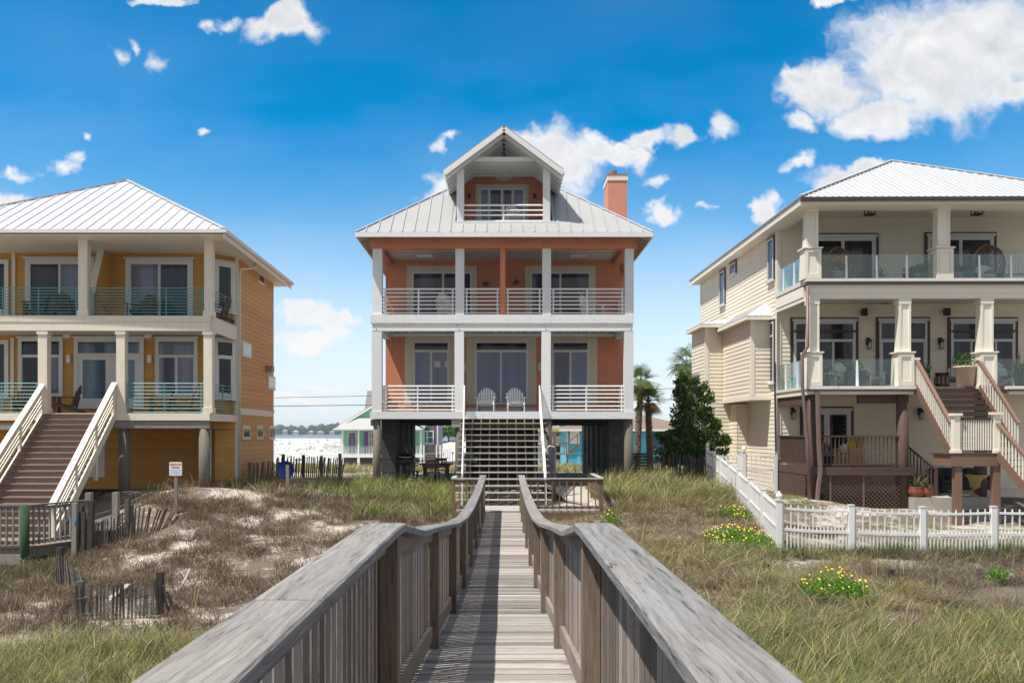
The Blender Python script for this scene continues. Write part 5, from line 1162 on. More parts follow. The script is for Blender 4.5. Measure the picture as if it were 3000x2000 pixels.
R_('porch_soffit', BR().box(RXL, x1e, RD_ + .11, RW, q1b + .02, q1b + .05), M['beige_trim'])
R_('roof_beam', BR().box(X(2369, RD_), RXR, RD_ - .02, RD_ + .28, qbb, qbt), M['beige_trim']); R_('roof_beam', BR().box(RXL - .05, RXL + .2, RD_ + .281, RW - .05, qbb, qbt), M['beige_trim'])
R_('porch_ceiling', BR().box(RXL, RXR, RD_ + .28, RW - .03, qc, qc + .04), M['beige_trim'])
bt = BR()
for k in range(8): x = RXL + 1.0 + k * 1.55; bt.beam((x - .8, RD_ + .3, qc - .015), (x + .8, RW - .05, qc - .015), .05, .02)
bt.box(RXL + .2, RXR, RD_ + 1.5, RD_ + 1.55, qc - .02, qc - .002); R_('ceiling_batten', bt, M['beige_trim'])
for px in (2548, 2859):
    x = X(px, RD_ + 1.0); b = BR(); b.box(x - .16, x + .16, RD_ + .84, RD_ + 1.16, qc - .06, qc - .022); b.box(x - .17, x + .17, RD_ + .83, RD_ + 1.17, qc - .28, qc - .24)
    b.box(x - .15, x + .15, RD_ + .85, RD_ + 1.15, qc - .50, qc - .46)
    for sx in (-.13, .13):
        for sy in (-.13, .13): b.box(x + sx - .015, x + sx + .015, RD_ + 1 + sy - .015, RD_ + 1 + sy + .015, qc - .46, qc - .06)
    o = R_('ceiling_lantern', b, M['black']); BR().box(x - .07, x + .07, RD_ + .93, RD_ + 1.07, qc - .45, qc - .29).build('lamp_glass', M['lamp_glass'], o, world=True)
# craftsman columns
def rcol(px0, px1, za, zb, ledge, ped):
    x0, x1 = rx(px0), rx(px1); w = x1 - x0; d0 = RD_ + .02; b = BR(); xm = (x0 + x1) / 2; pw = w / 2 + .06
    b.hexa([(x0, d0, ledge + .05), (x1, d0, ledge + .05), (x1, d0 + w, ledge + .05), (x0, d0 + w, ledge + .05), (x0 + .03, d0 + .03, zb - .2), (x1 - .03, d0 + .03, zb - .2), (x1 - .03, d0 + w - .03, zb - .2), (x0 + .03, d0 + w - .03, zb - .2)])
    b.box(x0 - .02, x1 + .02, d0 - .02, d0 + w + .02, zb - .199, zb - .002); b.box(xm - pw - .07, xm + pw + .07, d0 - .13, d0 + w + .13, ledge, ledge + .049)
    b.hexa([(xm - pw - .03, d0 - .09, za + .004), (xm + pw + .03, d0 - .09, za + .004), (xm + pw + .03, d0 + w + .09, za + .004), (xm - pw - .03, d0 + w + .09, za + .004), (xm - pw, d0 - .06, ledge - .002), (xm + pw, d0 - .06, ledge - .002), (xm + pw, d0 + w + .06, ledge - .002), (xm - pw, d0 + w + .06, ledge - .002)])
    yy = d0 - .095
    for (u0, u1, v0, v1) in ((-pw - .02, -pw + .09, za + .02, ledge - .03), (pw - .09, pw + .02, za + .02, ledge - .03), (-pw + .091, pw - .091, za + .02, za + .17), (-pw + .091, pw - .091, ledge - .13, ledge - .03)): b.box(xm + u0, xm + u1, yy - .012, yy + .035, v0, v1)
    b.box(x0 - .008, x0 + .07, d0 - .012, d0 + .04, ledge + .06, zb - .21); b.box(x1 - .07, x1 + .008, d0 - .012, d0 + .04, ledge + .06, zb - .21)
    R_('column', b, M['beige_trim'])
for a, c in ((2363, 2397), (2746, 2781), (3125, 3160)): rcol(a, c, q2t, qbb, rz(729), 0)
for a, c in ((2370, 2400), (2634, 2667), (2872, 2907), (3120, 3150)): rcol(a, c, q1t, q2b, rz(1034), 0)
# roof
Y0 = RD_ - .57; ex0 = X(2344, Y0); ezr = Z(577, Y0); k_ = (2612 - VX) / F; t = (k_ * Y0 - ex0) / (1 - k_); ap = (ex0 + t, Y0 + t, Z(472.7, Y0 + t)); ex1 = ex0 + 2 * t
EYR = 47.3; tb_ = TR(ex0, EYR, ezr); far1 = TR(ex1, EYR, ezr); rb_ = (ap[0] - .05, EYR - t, ap[2])
pl = MB(); sm = MB()
def TRe(x, y, z): return (x - .015 * (y - Y0), y - .010 * (x - ex0), z)
E0_, E1_ = TRe(ex0, Y0, ezr), TRe(ex1, Y0, ezr); tb_ = TRe(ex0, EYR, ezr)
roof_face(pl, sm, [E0_, E1_, ap], spacing=.245, sw=.045, sh=.032); roof_face(pl, sm, [tb_, E0_, ap, rb_], spacing=.245, sw=.045, sh=.032); roof_face(pl, sm, [E1_, far1, rb_, ap], spacing=.3); roof_face(pl, sm, [far1, tb_, rb_], spacing=.3)
pl.merge(sm, 0); hp = MB().beam((E0_[0], E0_[1], ezr + .05), (ap[0], ap[1], ap[2] + .05), .17, .035).beam((E1_[0], E1_[1], ezr + .05), (ap[0], ap[1], ap[2] + .05), .17, .035)
rr = R_('roof', pl.merge(hp, 0), M['white_roof'])
MB().beam((E0_[0], E0_[1] - .07, ezr - .09), (E1_[0], E1_[1] - .07, ezr - .09), .13, .12).build('gutter', M['gutter_dark'], rr, world=True)
MB().beam((E0_[0], E0_[1] + .03, ezr - .15), (E1_[0], E1_[1] + .03, ezr - .15), .06, .22).build('fascia', M['beige_trim'], rr, world=True); MB().beam((E0_[0] + .02, E0_[1], ezr - .17), (tb_[0] + .02, tb_[1], ezr - .17), .04, .24).build('fascia', M['beige_trim'], rr, world=True)
MB().beam((E0_[0] - .02, E0_[1], ezr - .03), (tb_[0] - .02, tb_[1], ezr - .03), .05, .05).build('drip_edge', M['steel'], rr, world=True)
MB().extrude([(ex0 + .03, Y0 + .05, ezr - .26), (ex1, Y0 + .05, ezr - .26), (ex1, RD_ + .3, ezr - .26), (RXL + .3, RD_ + .3, ezr - .26), TR(RXL + .3, EYR, ezr - .26), (tb_[0] + .03, tb_[1], ezr - .26)], (0, 0, .03)).build('soffit', M['beige_trim'], rr, world=True)
# glass balustrades
def glass(x0, x1, y0, y1, za, zb, posts):
    b = BR(); p, q = Vector((x0, y0, 0)), Vector((x1, y1, 0)); 
    b.beam((x0, y0, (za + zb) / 2), (x1, y1, (za + zb) / 2), .012, zb - za); o = R_('glass_balustrade', b, M['clear'])
    for t in posts:
        c = p.lerp(q, t); sgn = .03
        BR().hexa([(c.x - .04, c.y - .08, za), (c.x + .04, c.y - .08, za), (c.x + .04, c.y - .01, za), (c.x - .04, c.y - .01, za), (c.x - .028, c.y - .045, zb - .05), (c.x + .028, c.y - .045, zb - .05), (c.x + .028, c.y - .01, zb - .05), (c.x - .028, c.y - .01, zb - .05)]).build('post', M['vinyl'], o, world=True)
a0, a1 = rx(2404), rx(2742); f_ = lambda px: (rx(px) - a0) / (a1 - a0)
yg = RD_ + .2; glass(a0, a1, yg, yg, q2t + .01, rz(742), [f_(2484), f_(2573), f_(2661)])
a0, a1 = rx(2793), 20.8; glass(a0, a1, yg, yg, q2t + .01, rz(742), [f_(2873), f_(2965)])
glass(RXL + .02, RXL + .02, RW - .1, RD_ + .5, q2t + .01, rz(742), [.2, .62]); glass(RXL + .02, RXL + .02, RW - .1, RD_ + .5, q1t + .01, rz(1050), [.3, .75])
a0, a1 = rx(2408), rx(2624); glass(a0, a1, yg, yg, q1t + .01, rz(1050), [f_(2516)])
a0, a1 = rx(2925), 20.8; glass(a0, a1, yg, yg, q1t + .01, rz(1050), [.55])
# lower porch: big brown posts, rail, lattice
for px, r in ((2387, .185), (2650.5, .20), (2880, .2)):
    x = rx(px); R_('round_post', BR().tube([(x, RD_ + .22, -3.2), (x, RD_ + .22, q1b + .02)], [r * 1.04, r], 16), M['brown_paint_z'], smooth=True)
ft, fb_ = rz(1367), rz(1391)
R_('porch_fascia', BR().box(rx(2373), rx(2675), RD_ - .06, RD_ + .0, fb_, ft).box(RXL - .03, RXL + .03, RD_ + .02, RW - .05, fb_, ft - .01), M['brown_paint'])
R_('porch_floor', BR().box(RXL, rx(2675), RD_ + .001, RW - .03, ft - .07, ft - .03), M['brown_paint'])
R_('girder', BR().box(RXL, RXL + .2, RD_ + .4, RW - .1, q1b - .36, q1b - .06), M['brown_paint']); R_('girder', BR().box(rx(2523), rx(2634), RD_ + .25, RD_ + .42, q1b - .33, q1b - .03), M['brown_paint'])
def brail(p0, p1, z0, z1, sp=.135, mat='brown_paint_z', name='porch_railing', cap='brown_paint', w=.035):
    b = BR(); p0, p1 = Vector((*p0, 0)), Vector((*p1, 0)); L_ = (p1 - p0).length; n_ = max(2, int(L_ / sp)); z = Vector((0, 0, 1))
    for k in range(1, n_): q = p0.lerp(p1, k / n_); b.beam(q + z * z0, q + z * z1, w, w, up=(0, 1, 0))
    b.beam(p0 + z * z0, p1 + z * z0, .05, .07); o = R_(name, b, M[mat]); MB(TR).beam(p0 + z * z1, p1 + z * z1, .10, .05).build('handrail', M[cap], o, world=True); return o
brail((rx(2404), RD_ + .15), (rx(2640), RD_ + .15), rz(1361), rz(1277.5)); brail((RXL + .05, RW - .1), (RXL + .05, RD_ + .3), rz(1361), rz(1277.5), .115)
def lattice(p0, p1, z0, z1):
    b = BR(); (xa, ya), (xb, yb) = p0, p1; L_ = math.hypot(xb - xa, yb - ya); h = z1 - z0; pt = lambda s, z, o: (xa + (xb - xa) * s / L_ + (yb - ya) / L_ * o, ya + (yb - ya) * s / L_ - (xb - xa) / L_ * o, z)
    s = -h
    while s < L_:
        for sg, o in ((1, 0), (-1, .014)):
            a, c = (s, s + h) if sg > 0 else (s + h, s); u0, u1 = max(0, min(a, c)), min(L_, max(a, c))
            if u1 - u0 > .03:
                zz = lambda u: z0 + (u - a) / (c - a) * h
                b.beam(pt(u0, zz(u0), o), pt(u1, zz(u1), o), .012, .042, up=(0, 0, 1))
        s += .15
    return R_('lattice', b, M['brown_paint'])
lattice((rx(2413), RD_ + .05), (rx(2636), RD_ + .05), -2.72, fb_); lattice((RXL, RW - .1), (RXL, RD_ + .3), -2.72, fb_)
for px in (2433, 2530): R_('lattice_batten', BR().box(rx(px) - .03, rx(px) + .03, RD_ + .01, RD_ + .035, -2.75, fb_), M['downspout'])
# steps down from the porch
sp_ = thing('porch_steps', 'short dark brown steps with baluster rail beside the lattice of the beige house', 'steps', (rx(2700), RD_ + 1.0, -2.3))
for k in range(5): MB(TR).box(rx(2672) + k * .27, rx(2672) + k * .27 + .30, RD_ + .5, RD_ + 1.7, ft - .2 * (k + 1) - .04, ft - .2 * (k + 1)).build('tread', M['brown_paint'], sp_, world=True)
MB(TR).beam((rx(2672), RD_ + .48, ft - .2), (rx(2762), RD_ + .48, -2.22), .05, .28).build('stringer', M['brown_paint'], sp_, world=True)
b = MB(TR)
for k in range(9): t = k / 8; x = rx(2674) + t * (rx(2756) - rx(2674)); z = ft - .1 - t * (ft + 2.05); b.box(x - .02, x + .02, RD_ + .46, RD_ + .50, z - .1, z + .82)
b.build('balusters', M['brown_paint_z'], sp_, world=True); MB(TR).beam((rx(2669), RD_ + .48, ft + .78), (rx(2762), RD_ + .48, -1.38), .07, .06).build('handrail', M['brown_paint'], sp_, world=True); MB(TR).box(rx(2757), rx(2764), RD_ + .43, RD_ + .53, -2.3, -1.3).build('post', M['brown_paint_z'], sp_, world=True)
pd = MB().extrude([(rx(2663), RD_ - .4, -2.78), (rx(2900), RD_ - .5, -2.78), (rx(2900), RW, -2.78), (rx(2660), RW, -2.78)], (0, 0, .50)).build('terrace', M['concrete']); tag(pd, kind='structure')
# main stair
ms = thing('beach_stair', 'brown stair with cream balusters and a mid landing leading up to the glass balcony', 'stair', (15, 28.5, -2.9))
LYf, LZ = 27.6, Z(1327, 27.6); uy0 = RD_ - .05; uy1 = 28.75; n_r = 11; rr_ = (q1t - LZ) / n_r; ru = (uy0 - uy1) / (n_r - 1)
ux0, ux1 = 14.52, 16.62
for k in range(1, n_r): z = q1t - rr_ * k; y = uy0 - ru * k; MB().box(ux0, ux1, y, y + ru + .03, z - .04, z).box(ux0 + .01, ux1 - .01, y + ru + .005, y + ru + .025, z + .002, z + rr_ * .62).build('tread', M['brown_trim'], ms, world=True)
def slope_rail(x0, y0, z0, x1, y1, z1, nb, label='railing'):
    b = MB()
    for k in range(nb):
        t = (k + .5) / nb; x, y, z = x0 + (x1 - x0) * t, y0 + (y1 - y0) * t, z0 + (z1 - z0) * t; b.box(x - .018, x + .018, y - .018, y + .018, z + .02, z + .90)
    o = b.build(label, M['beige_trim'], ms, world=True); MB().beam((x0, y0, z0 + .93), (x1, y1, z1 + .93), .12, .05).build('handrail', M['brown_cap'], o, world=True); MB().beam((x0, y0, z0 - .06), (x1, y1, z1 - .06), .05, .30).build('stringer', M['brown_cap'], o, world=True)
slope_rail(ux0 - .04, uy0, q1t, ux0 - .04 - .25, uy1 - .6, LZ + .02, 17); slope_rail(ux1 + .04, uy0, q1t, ux1 + .12, uy1, LZ, 15)
def newel(px, py0, d, zb, w=.2):
    x = X(px, d); b = MB().box(x - w / 2, x + w / 2, d - w / 2, d + w / 2, zb, Z(py0, d) - .08).box(x - w / 2 - .05, x + w / 2 + .05, d - w / 2 - .05, d + w / 2 + .05, Z(py0, d) - .079, Z(py0, d)); b.box(x - w / 2 - .03, x + w / 2 + .03, d - w / 2 - .03, d + w / 2 + .03, zb + .002, zb + .10)
    b.build('newel_post', M['beige_trim'], ms, world=True); return x
newel(2681, 1048, uy0 + .05, q1t - .1, .15); newel(2868, 1049, uy0 + .05, q1t - .1, .15); nl = newel(2799.5, 1210, LYf + .12, LZ); nr = newel(2917, 1207, LYf + .12, LZ)
lx0, lx1 = X(2781, LYf), 17.0
b = MB(); y = LYf
while y < uy1 + .1: b.box(lx0, lx1, y, y + .135, LZ - .035, LZ - .002); y += .142
b.build('landing_boards', M['brown_paint'], ms, world=True); MB().box(lx0 + .06, X(2927, LYf), LYf + .02, LYf + .06, Z(1365, LYf), LZ - .037).box(lx0 + .06, lx0 + .10, LYf + .061, uy1, Z(1365, LYf), LZ - .037).build('landing_fascia', M['brown_cap'], ms, world=True)
b = MB(); n_ = 14
for k in range(1, n_): x = nl + .1 + (nr - nl - .2) * k / n_; b.box(x - .017, x + .017, LYf + .08, LYf + .115, LZ + .08, Z(1228, LYf))
o = b.build('landing_railing', M['beige_trim'], ms, world=True); MB().box(nl + .1, nr - .1, LYf + .06, LYf + .14, Z(1230, LYf), Z(1226, LYf)).build('handrail', M['brown_trim'], o, world=True); MB().box(nl + .1, nr - .1, LYf + .075, LYf + .125, LZ + .05, LZ + .09).build('bottom_rail', M['brown_trim'], o, world=True)
for px in (2805, 2917): x = X(px, LYf + .15); MB().box(x - .11, x + .11, LYf + .07, LYf + .28, -3.2, LZ - .30).build('support_post', M['brown_cap'], ms, world=True)
slope_rail(nr, LYf, LZ, nr + .1, 24.6, -2.75, 18)
for k in range(1, 11): z = LZ - .19 * k; y = LYf - .27 * k; MB().box(nr + .05, nr + 1.3, y, y + .3, z - .04, z).build('tread', M['brown_paint'], ms, world=True)
# downspouts
b = MB(); p = [(2366, 838, -.15), (2366, 1015, -.15), (2350, 1042, -.22), (2351, 1130, -.22), (2365, 1300, -.22), (2371, 1468, -.22)]
R_('downspout', MB().tube([(X(px, RD_ + o), RD_ + o, Z(py, RD_ + o)) for px, py, o in p], .062, 8), M['downspout'], smooth=True)
p = [(2395, 1147, -.12), (2399, 1300, -.12), (2404, 1384, -.12), (2398, 1420, -.12), (2394, 1474, -.16)]
R_('downspout', MB().tube([(X(px, RD_ + o), RD_ + o, Z(py, RD_ + o)) for px, py, o in p], .085, 6), M['downspout'])
R_('downspout', MB().tube([(X(2277, RW) - .06, RW - .1, q2b), (X(2277, RW) - .06, RW - .1, -2.3)], .04, 8), M['gutter_white']); R_('cable', MB().tube([(X(2276, RW) - .12, RW - .14, 2.7), (X(2276, RW) - .12, RW - .14, 1.3), (X(2277, RW) - .11, RW - .14, -.2), (X(2280, RW) - .11, RW - .14, -2.4)], .028, 6), M['wire'])
# ------------------------------------------------------------------ things on the beige house balconies
def egg(label, px, d, z, w, h, rz):
    t = thing('egg_chair', label, 'egg chair', (X(px, d), d, z), rz, 'wicker egg chairs on the upper balcony')
    nu, nv = 22, 13; vs = []; fs = []
    for j in range(nv + 1):
        ph = math.pi * (.06 + .90 * j / nv)
        for i in range(nu + 1):
            th = math.radians(-5 + 190 * i / nu); r = math.sin(ph); vs.append((w / 2 * r * math.cos(th), .38 * r * math.sin(th), h * .55 - h * .46 * math.cos(ph)))
    for j in range(nv):
        for i in range(nu):
            a = j * (nu + 1) + i; fs += [(a, a + 1, a + nu + 2), (a, a + nu + 2, a + nu + 1)] if (i + j) % 2 else [(a, a + 1, a + nu + 1), (a + 1, a + nu + 2, a + nu + 1)]
    o = MB().add(vs, fs).build('shell', M['wicker'], t); wm = o.modifiers.new('weave', 'WIREFRAME'); wm.thickness = .022; wm.use_replace = True
    rim = MB(); 
    for th in (-5, 185):
        rim.tube([(w / 2 * math.sin(math.pi * (.06 + .9 * j / 12)) * math.cos(math.radians(th)), .38 * math.sin(math.pi * (.06 + .9 * j / 12)) * math.sin(math.radians(th)), h * .55 - h * .46 * math.cos(math.pi * (.06 + .9 * j / 12))) for j in range(13)], .028, 6)
    rim.build('rim', M['wicker'], t); MB().ell((0, .05, h * .20), w * .40, .30, h * .07, 14, 6).build('seat_cushion', M['cush_white'], t, smooth=True); MB().ell((-.05 * w, .22, h * .36), w * .30, .09, h * .17, 14, 8).build('back_cushion', M['cush_white'], t, smooth=True); MB().ell((.12 * w, .10, h * .30), w * .20, .07, h * .09, 12, 6).build('pillow', M['cush_teal'], t, smooth=True)
    b = MB()
    for k in range(4): a = k * math.pi / 2 + .78; b.tube([(0, .05, h * .14), (math.cos(a) * w * .35, .05 + math.sin(a) * .32, 0)], .02, 6)
    b.build('base', M['wicker'], t)
egg('wicker egg chair beside the corner column, half hidden by the spiky agave', 2456, RD_ + 1.3, q2t, .95, 1.35, .2)
egg('large wicker egg chair with white cushion and teal pillow past the middle column', 2896, RD_ + 1.2, q2t, 1.25, 1.42, .1)
def pp(name, label, px, d, z, *a, **k): return potted(name, label, (X(px, d), d, z), *a, **k)
GB = 'potted plants on the upper glass balcony'; yb = RD_ + .75
pp('potted_agave', 'spiky agave in a grey pot beside the balcony corner column', 2416, yb, q2t, .25, .52, 'tapered', M['pot_grey'], ('spiky', .75), GB, M['leaf_agave'])
t = pp('potted_lily', 'white pot with orange flowers in front of the wicker egg chair', 2457, yb - .15, q2t, .24, .34, 'tapered', M['pot_white'], ('bush', .34), GB); flower_dots(t, (0, 0), .28, .78, 14, M['petal_orange'], .05)
pp('potted_fern', 'low ferny plant in a small white pot at the middle of the upper glass panels', 2578, yb, q2t, .15, .20, 'bowl', M['pot_white'], ('fern', .5), GB)
pp('potted_fern', 'trailing fern in a brown terracotta pot next to the turquoise pot', 2661, yb, q2t, .2, .30, 'tapered', M['terra_red'], ('fern', .42), GB)
pp('potted_fern', 'fern in a turquoise pot between a terracotta pot and a wide grey bowl', 2688, yb, q2t, .21, .32, 'round', M['pot_teal'], ('bush', .27), GB)
pp('potted_bush', 'wide leafy plant in a round grey bowl against the middle column', 2719, yb, q2t, .27, .34, 'round', M['pot_grey'], ('bush', .34), GB)
pp('potted_bush', 'green plant in a grey pot just past the middle column', 2804, yb, q2t, .24, .36, 'round', M['pot_grey'], ('bush', .24), GB)
pp('potted_bush', 'green plant in a turquoise pot beside the large egg chair', 2833, yb, q2t, .25, .36, 'tapered', M['pot_teal'], ('bush', .26), GB)
pp('potted_fern', 'small fern in front of the large egg chair', 2932, yb - .2, q2t, .12, .14, 'bowl', M['pot_grey'], ('fern', .3), GB)
pp('potted_staghorn', 'dark antler shaped fern in a pot by the side glass of the upper balcony', 2327, RD_ + 2.2, q2t, .2, .5, 'tapered', M['pot_grey'], ('spiky', .55), GB, M['leaf_dark'])
tb2 = thing('side_bench', 'low white slatted bench behind the upper glass past the large egg chair', 'bench', (X(2978, RD_ + 1.2), RD_ + 1.2, q2t)); b = MB()
for k in range(4): b.box(-.55, .55, -.22 + k * .115, -.12 + k * .115, .38, .41)
b.build('seat', M['chair_white'], tb2)
for sx in (-.5, .5): MB().box(sx - .03, sx + .03, -.2, .2, 0, .38).build('leg', M['chair_white'], tb2)
b = MB()
for k in range(9): b.box(-.5 + k * .12, -.44 + k * .12, .22, .245, .41, .8)
b.build('backrest', M['chair_white'], tb2)
wc = thing('slat_chair', 'brown wooden slat backed chair behind the grey bowl on the upper balcony', 'chair', (X(2718, RD_ + 1.9), RD_ + 1.9, q2t)); b = MB()
for k in range(6): b.box(-.24 + k * .088, -.18 + k * .088, .2, .225, .45, .9)
b.build('backrest', M['chair_brown'], wc); MB().box(-.26, .26, -.25, .2, .42, .45).build('seat', M['chair_brown'], wc)
for sx in (-.23, .23):
    for sy in (-.22, .2): MB().box(sx - .02, sx + .02, sy - .02, sy + .02, 0, .42).build('leg', M['chair_brown'], wc)
GL = 'potted plants on the lower balcony'
pp('planter_box', 'tapered navy planter with bright lime bush behind the lower glass', 2506, RD_ + .7, q1t, .30, .58, 'square', M['pot_navy'], ('bush', .36), GL, M['leaf_lime'])
pp('potted_bush', 'dark leafy plant in a brown pot behind the corner column pedestal', 2417, RD_ + .8, q1t, .2, .35, 'tapered', M['pot_grey'], ('bush', .36), GL, M['leaf_dark'])
pp('potted_bush', 'leafy plant in a turquoise pot behind the navy planter', 2466, RD_ + 2.6, q1t, .28, .5, 'round', M['pot_teal'], ('bush', .42), GL)
pp('potted_bush', 'big pale terracotta pot with a green shrub at the stair top', 2828, RD_ + .25, q1t, .36, .70, 'tapered', M['terra'], ('bush', .46), GL)
pp('potted_bush', 'green bush partly hidden by the stair newel at the second pedestal', 2703, RD_ + .6, q1t, .2, .45, 'tapered', M['pot_grey'], ('bush', .30), GL)
pp('potted_palm', 'dry brown bird of paradise plant by the frame edge of the lower balcony', 2985, RD_ + .6, q1t, .25, .4, 'tapered', M['pot_grey'], ('spiky', 1.35), GL, M['leaf_agave'])
pp('potted_bush', 'bush in a dark navy pot at the frame edge beside the white chair', 2992, RD_ + .45, q1t, .24, .5, 'square', M['pot_navy'], ('bush', .24), GL)
c0 = adirondack('adirondack_chair', 'white slatted garden chair beyond the lower glass, nearest the corner column', M['chair_beige'], (X(2437, RD_ + 1.3), RD_ + 1.3, q1t), -.9, 'white garden chairs on the beige house balcony')
MB().box(-.25, .25, -.26, .16, .34, .41).build('seat_cushion', M['cush_teal'], c0)
bpy.context.view_layer.update()
copy_tree(c0, (X(2550, RD_ + 1.2), RD_ + 1.2, q1t), .35, 'white garden chair with teal cushion right behind the navy planter')
copy_tree(c0, (X(2797, RD_ + 1.5), RD_ + 1.5, q1t), -.75, 'white garden chair behind the big terracotta pot at the stair top')
copy_tree(c0, (X(2958, RD_ + 1.0), RD_ + 1.0, q1t), .5, 'white garden chair past the stair near the frame edge')
dt = thing('drum_table', 'black pierced metal drum table at the top of the stair', 'side table', (X(2760, RD_ + .9), RD_ + .9, q1t)); MB().lathe((0, 0, 0), [(.2, 0), (.23, .1), (.21, .3), (.23, .48), (.24, .5), (0, .5)], 16).build('body', M['black'], dt); b = MB()
for k in range(10): a = k * .628; b.box(.225 * math.cos(a) - .03, .225 * math.cos(a) + .03, .225 * math.sin(a) - .03, .225 * math.sin(a) + .03, .12, .40)
b.build('pierced_band', M['wicker'], dt); MB().lathe((0, 0, .501), [(.25, 0), (.25, .025), (0, .025)], 16).build('table_top', M['black'], dt)
bn = thing('aqua_bin', 'aqua blue bucket on the lower balcony behind the corner side glass', 'bucket', (X(2333, RD_ + 1.8), RD_ + 1.8, q1t)); MB().lathe((0, 0, 0), [(.0, 0), (.16, 0), (.2, .38), (.215, .38), (.215, .40), (.18, .4), (.15, .03), (0, .03)], 14).build('body', M['aqua'], bn); MB().tube([(-.2, 0, .38), (-.12, 0, .52), (.12, 0, .52), (.2, 0, .38)], .012, 6).build('handle', M['steel'], bn)
# ground level
pz = -2.28
pp('potted_agave', 'spiky agave in a red terracotta pot touching the round brown post', 2684, RD_ - .1, pz, .27, .36, 'round', M['terra_red'], ('spiky', .75), 'agaves in red pots', M['leaf_agave']); pp('potted_agave', 'small agave in a red terracotta pot beside the porch steps', 2711, RD_ - .05, pz, .25, .34, 'round', M['terra_red'], ('spiky', .5), 'agaves in red pots', M['leaf_agave'])
u = thing('garden_urn', 'ochre footed urn with a green fern on the terrace', 'urn', (X(2861, RD_ + .2), RD_ + .2, pz)); MB().lathe((0, 0, 0), [(.0, 0), (.2, 0), (.2, .05), (.13, .09), (.07, .18), (.10, .22), (.22, .34), (.24, .5), (.27, .62), (.37, .74), (.37, .77), (.30, .77), (0, .7)], 20).build('body', M['urn'], u, smooth=True); b = MB(); spikes(b, (0, 0, .72), 46, .42, .04, (25, 80), .4); leaves(b, (0, 0, .9), .26, .26, .16, 80, .09, .3); b.build('foliage', M['leaf'], u)
def sofa(label, x, y, w, rz):
    t = thing('outdoor_sofa', label, 'sofa', (x, y, pz), rz, 'dark outdoor sofas under the stair'); MB().box(-w / 2, w / 2, -.4, .4, .1, .32).build('frame', M['cush_dark'], t)
    for k in range(2): MB().box(-w / 2 + .1 + k * (w - .2) / 2, -w / 2 + .08 + (k + 1) * (w - .2) / 2, -.4, .22, .325, .47).build('seat_cushion', M['cush_dark'], t, bevel=.04); MB().beam((-w / 2 + .1 + (k + .5) * (w - .2) / 2, .26, .45), (-w / 2 + .1 + (k + .5) * (w - .2) / 2, .36, .9), (w - .24) / 2, .16, up=(0, 1, 0)).build('back_cushion', M['cush_dark'], t, bevel=.05)
    for s in (-1, 1): MB().box(s * (w / 2) - .06, s * (w / 2) + .06, -.4, .4, .1, .62).build('arm', M['cush_dark'], t)
    for sx in (-w / 2 + .1, w / 2 - .1):
        for sy in (-.32, .32): MB().box(sx - .03, sx + .03, sy - .03, sy + .03, 0, .1).build('leg', M['cush_dark'], t)
sofa('dark cushioned outdoor sofa against the wall behind the porch steps', X(2765, RD_ + 2.4), RD_ + 2.4, 1.2, .5); sofa('dark cushioned outdoor sofa against the wall behind the ochre urn', X(2850, RD_ + 2.2), RD_ + 2.5, 1.7, 0)
w = thing('wicker_armchair', 'tan wicker armchair with a yellow pillow behind the brown porch rail', 'armchair', (X(2484, RD_ + 1.3), RD_ + 1.3, ft - .03), -1.1); MB().box(-.36, .36, -.36, .34, .05, .42).build('seat', M['wicker_tan'], w, bevel=.04); MB().beam((0, .30, .4), (0, .48, 1.12), .74, .12, up=(0, 1, 0)).build('backrest', M['wicker_tan'], w, bevel=.04)
for s in (-1, 1): MB().box(s * .37 - .06, s * .37 + .06, -.36, .4, .05, .66).build('arm', M['wicker_tan'], w, bevel=.03)
MB().ell((-.05, .22, .72), .24, .10, .24, 12, 8).build('yellow_pillow', M['cush_yellow'], w, smooth=True); MB().ell((-.2, .02, .62), .18, .10, .2, 12, 8).build('white_pillow', M['cush_white'], w, smooth=True)
for sx in (-.32, .32):
    for sy in (-.3, .3): MB().box(sx - .03, sx + .03, sy - .03, sy + .03, 0, .05).build('leg', M['wicker_tan'], w)
t = pp('potted_geranium', 'leafy plant with red flowers in a dark pot behind the brown porch rail', 2423, RD_ + .7, ft - .03, .24, .4, 'tapered', M['pot_navy'], ('bush', .36), None); flower_dots(t, (-.15, -.1), .12, .82, 7, M['petal_red'], .06)
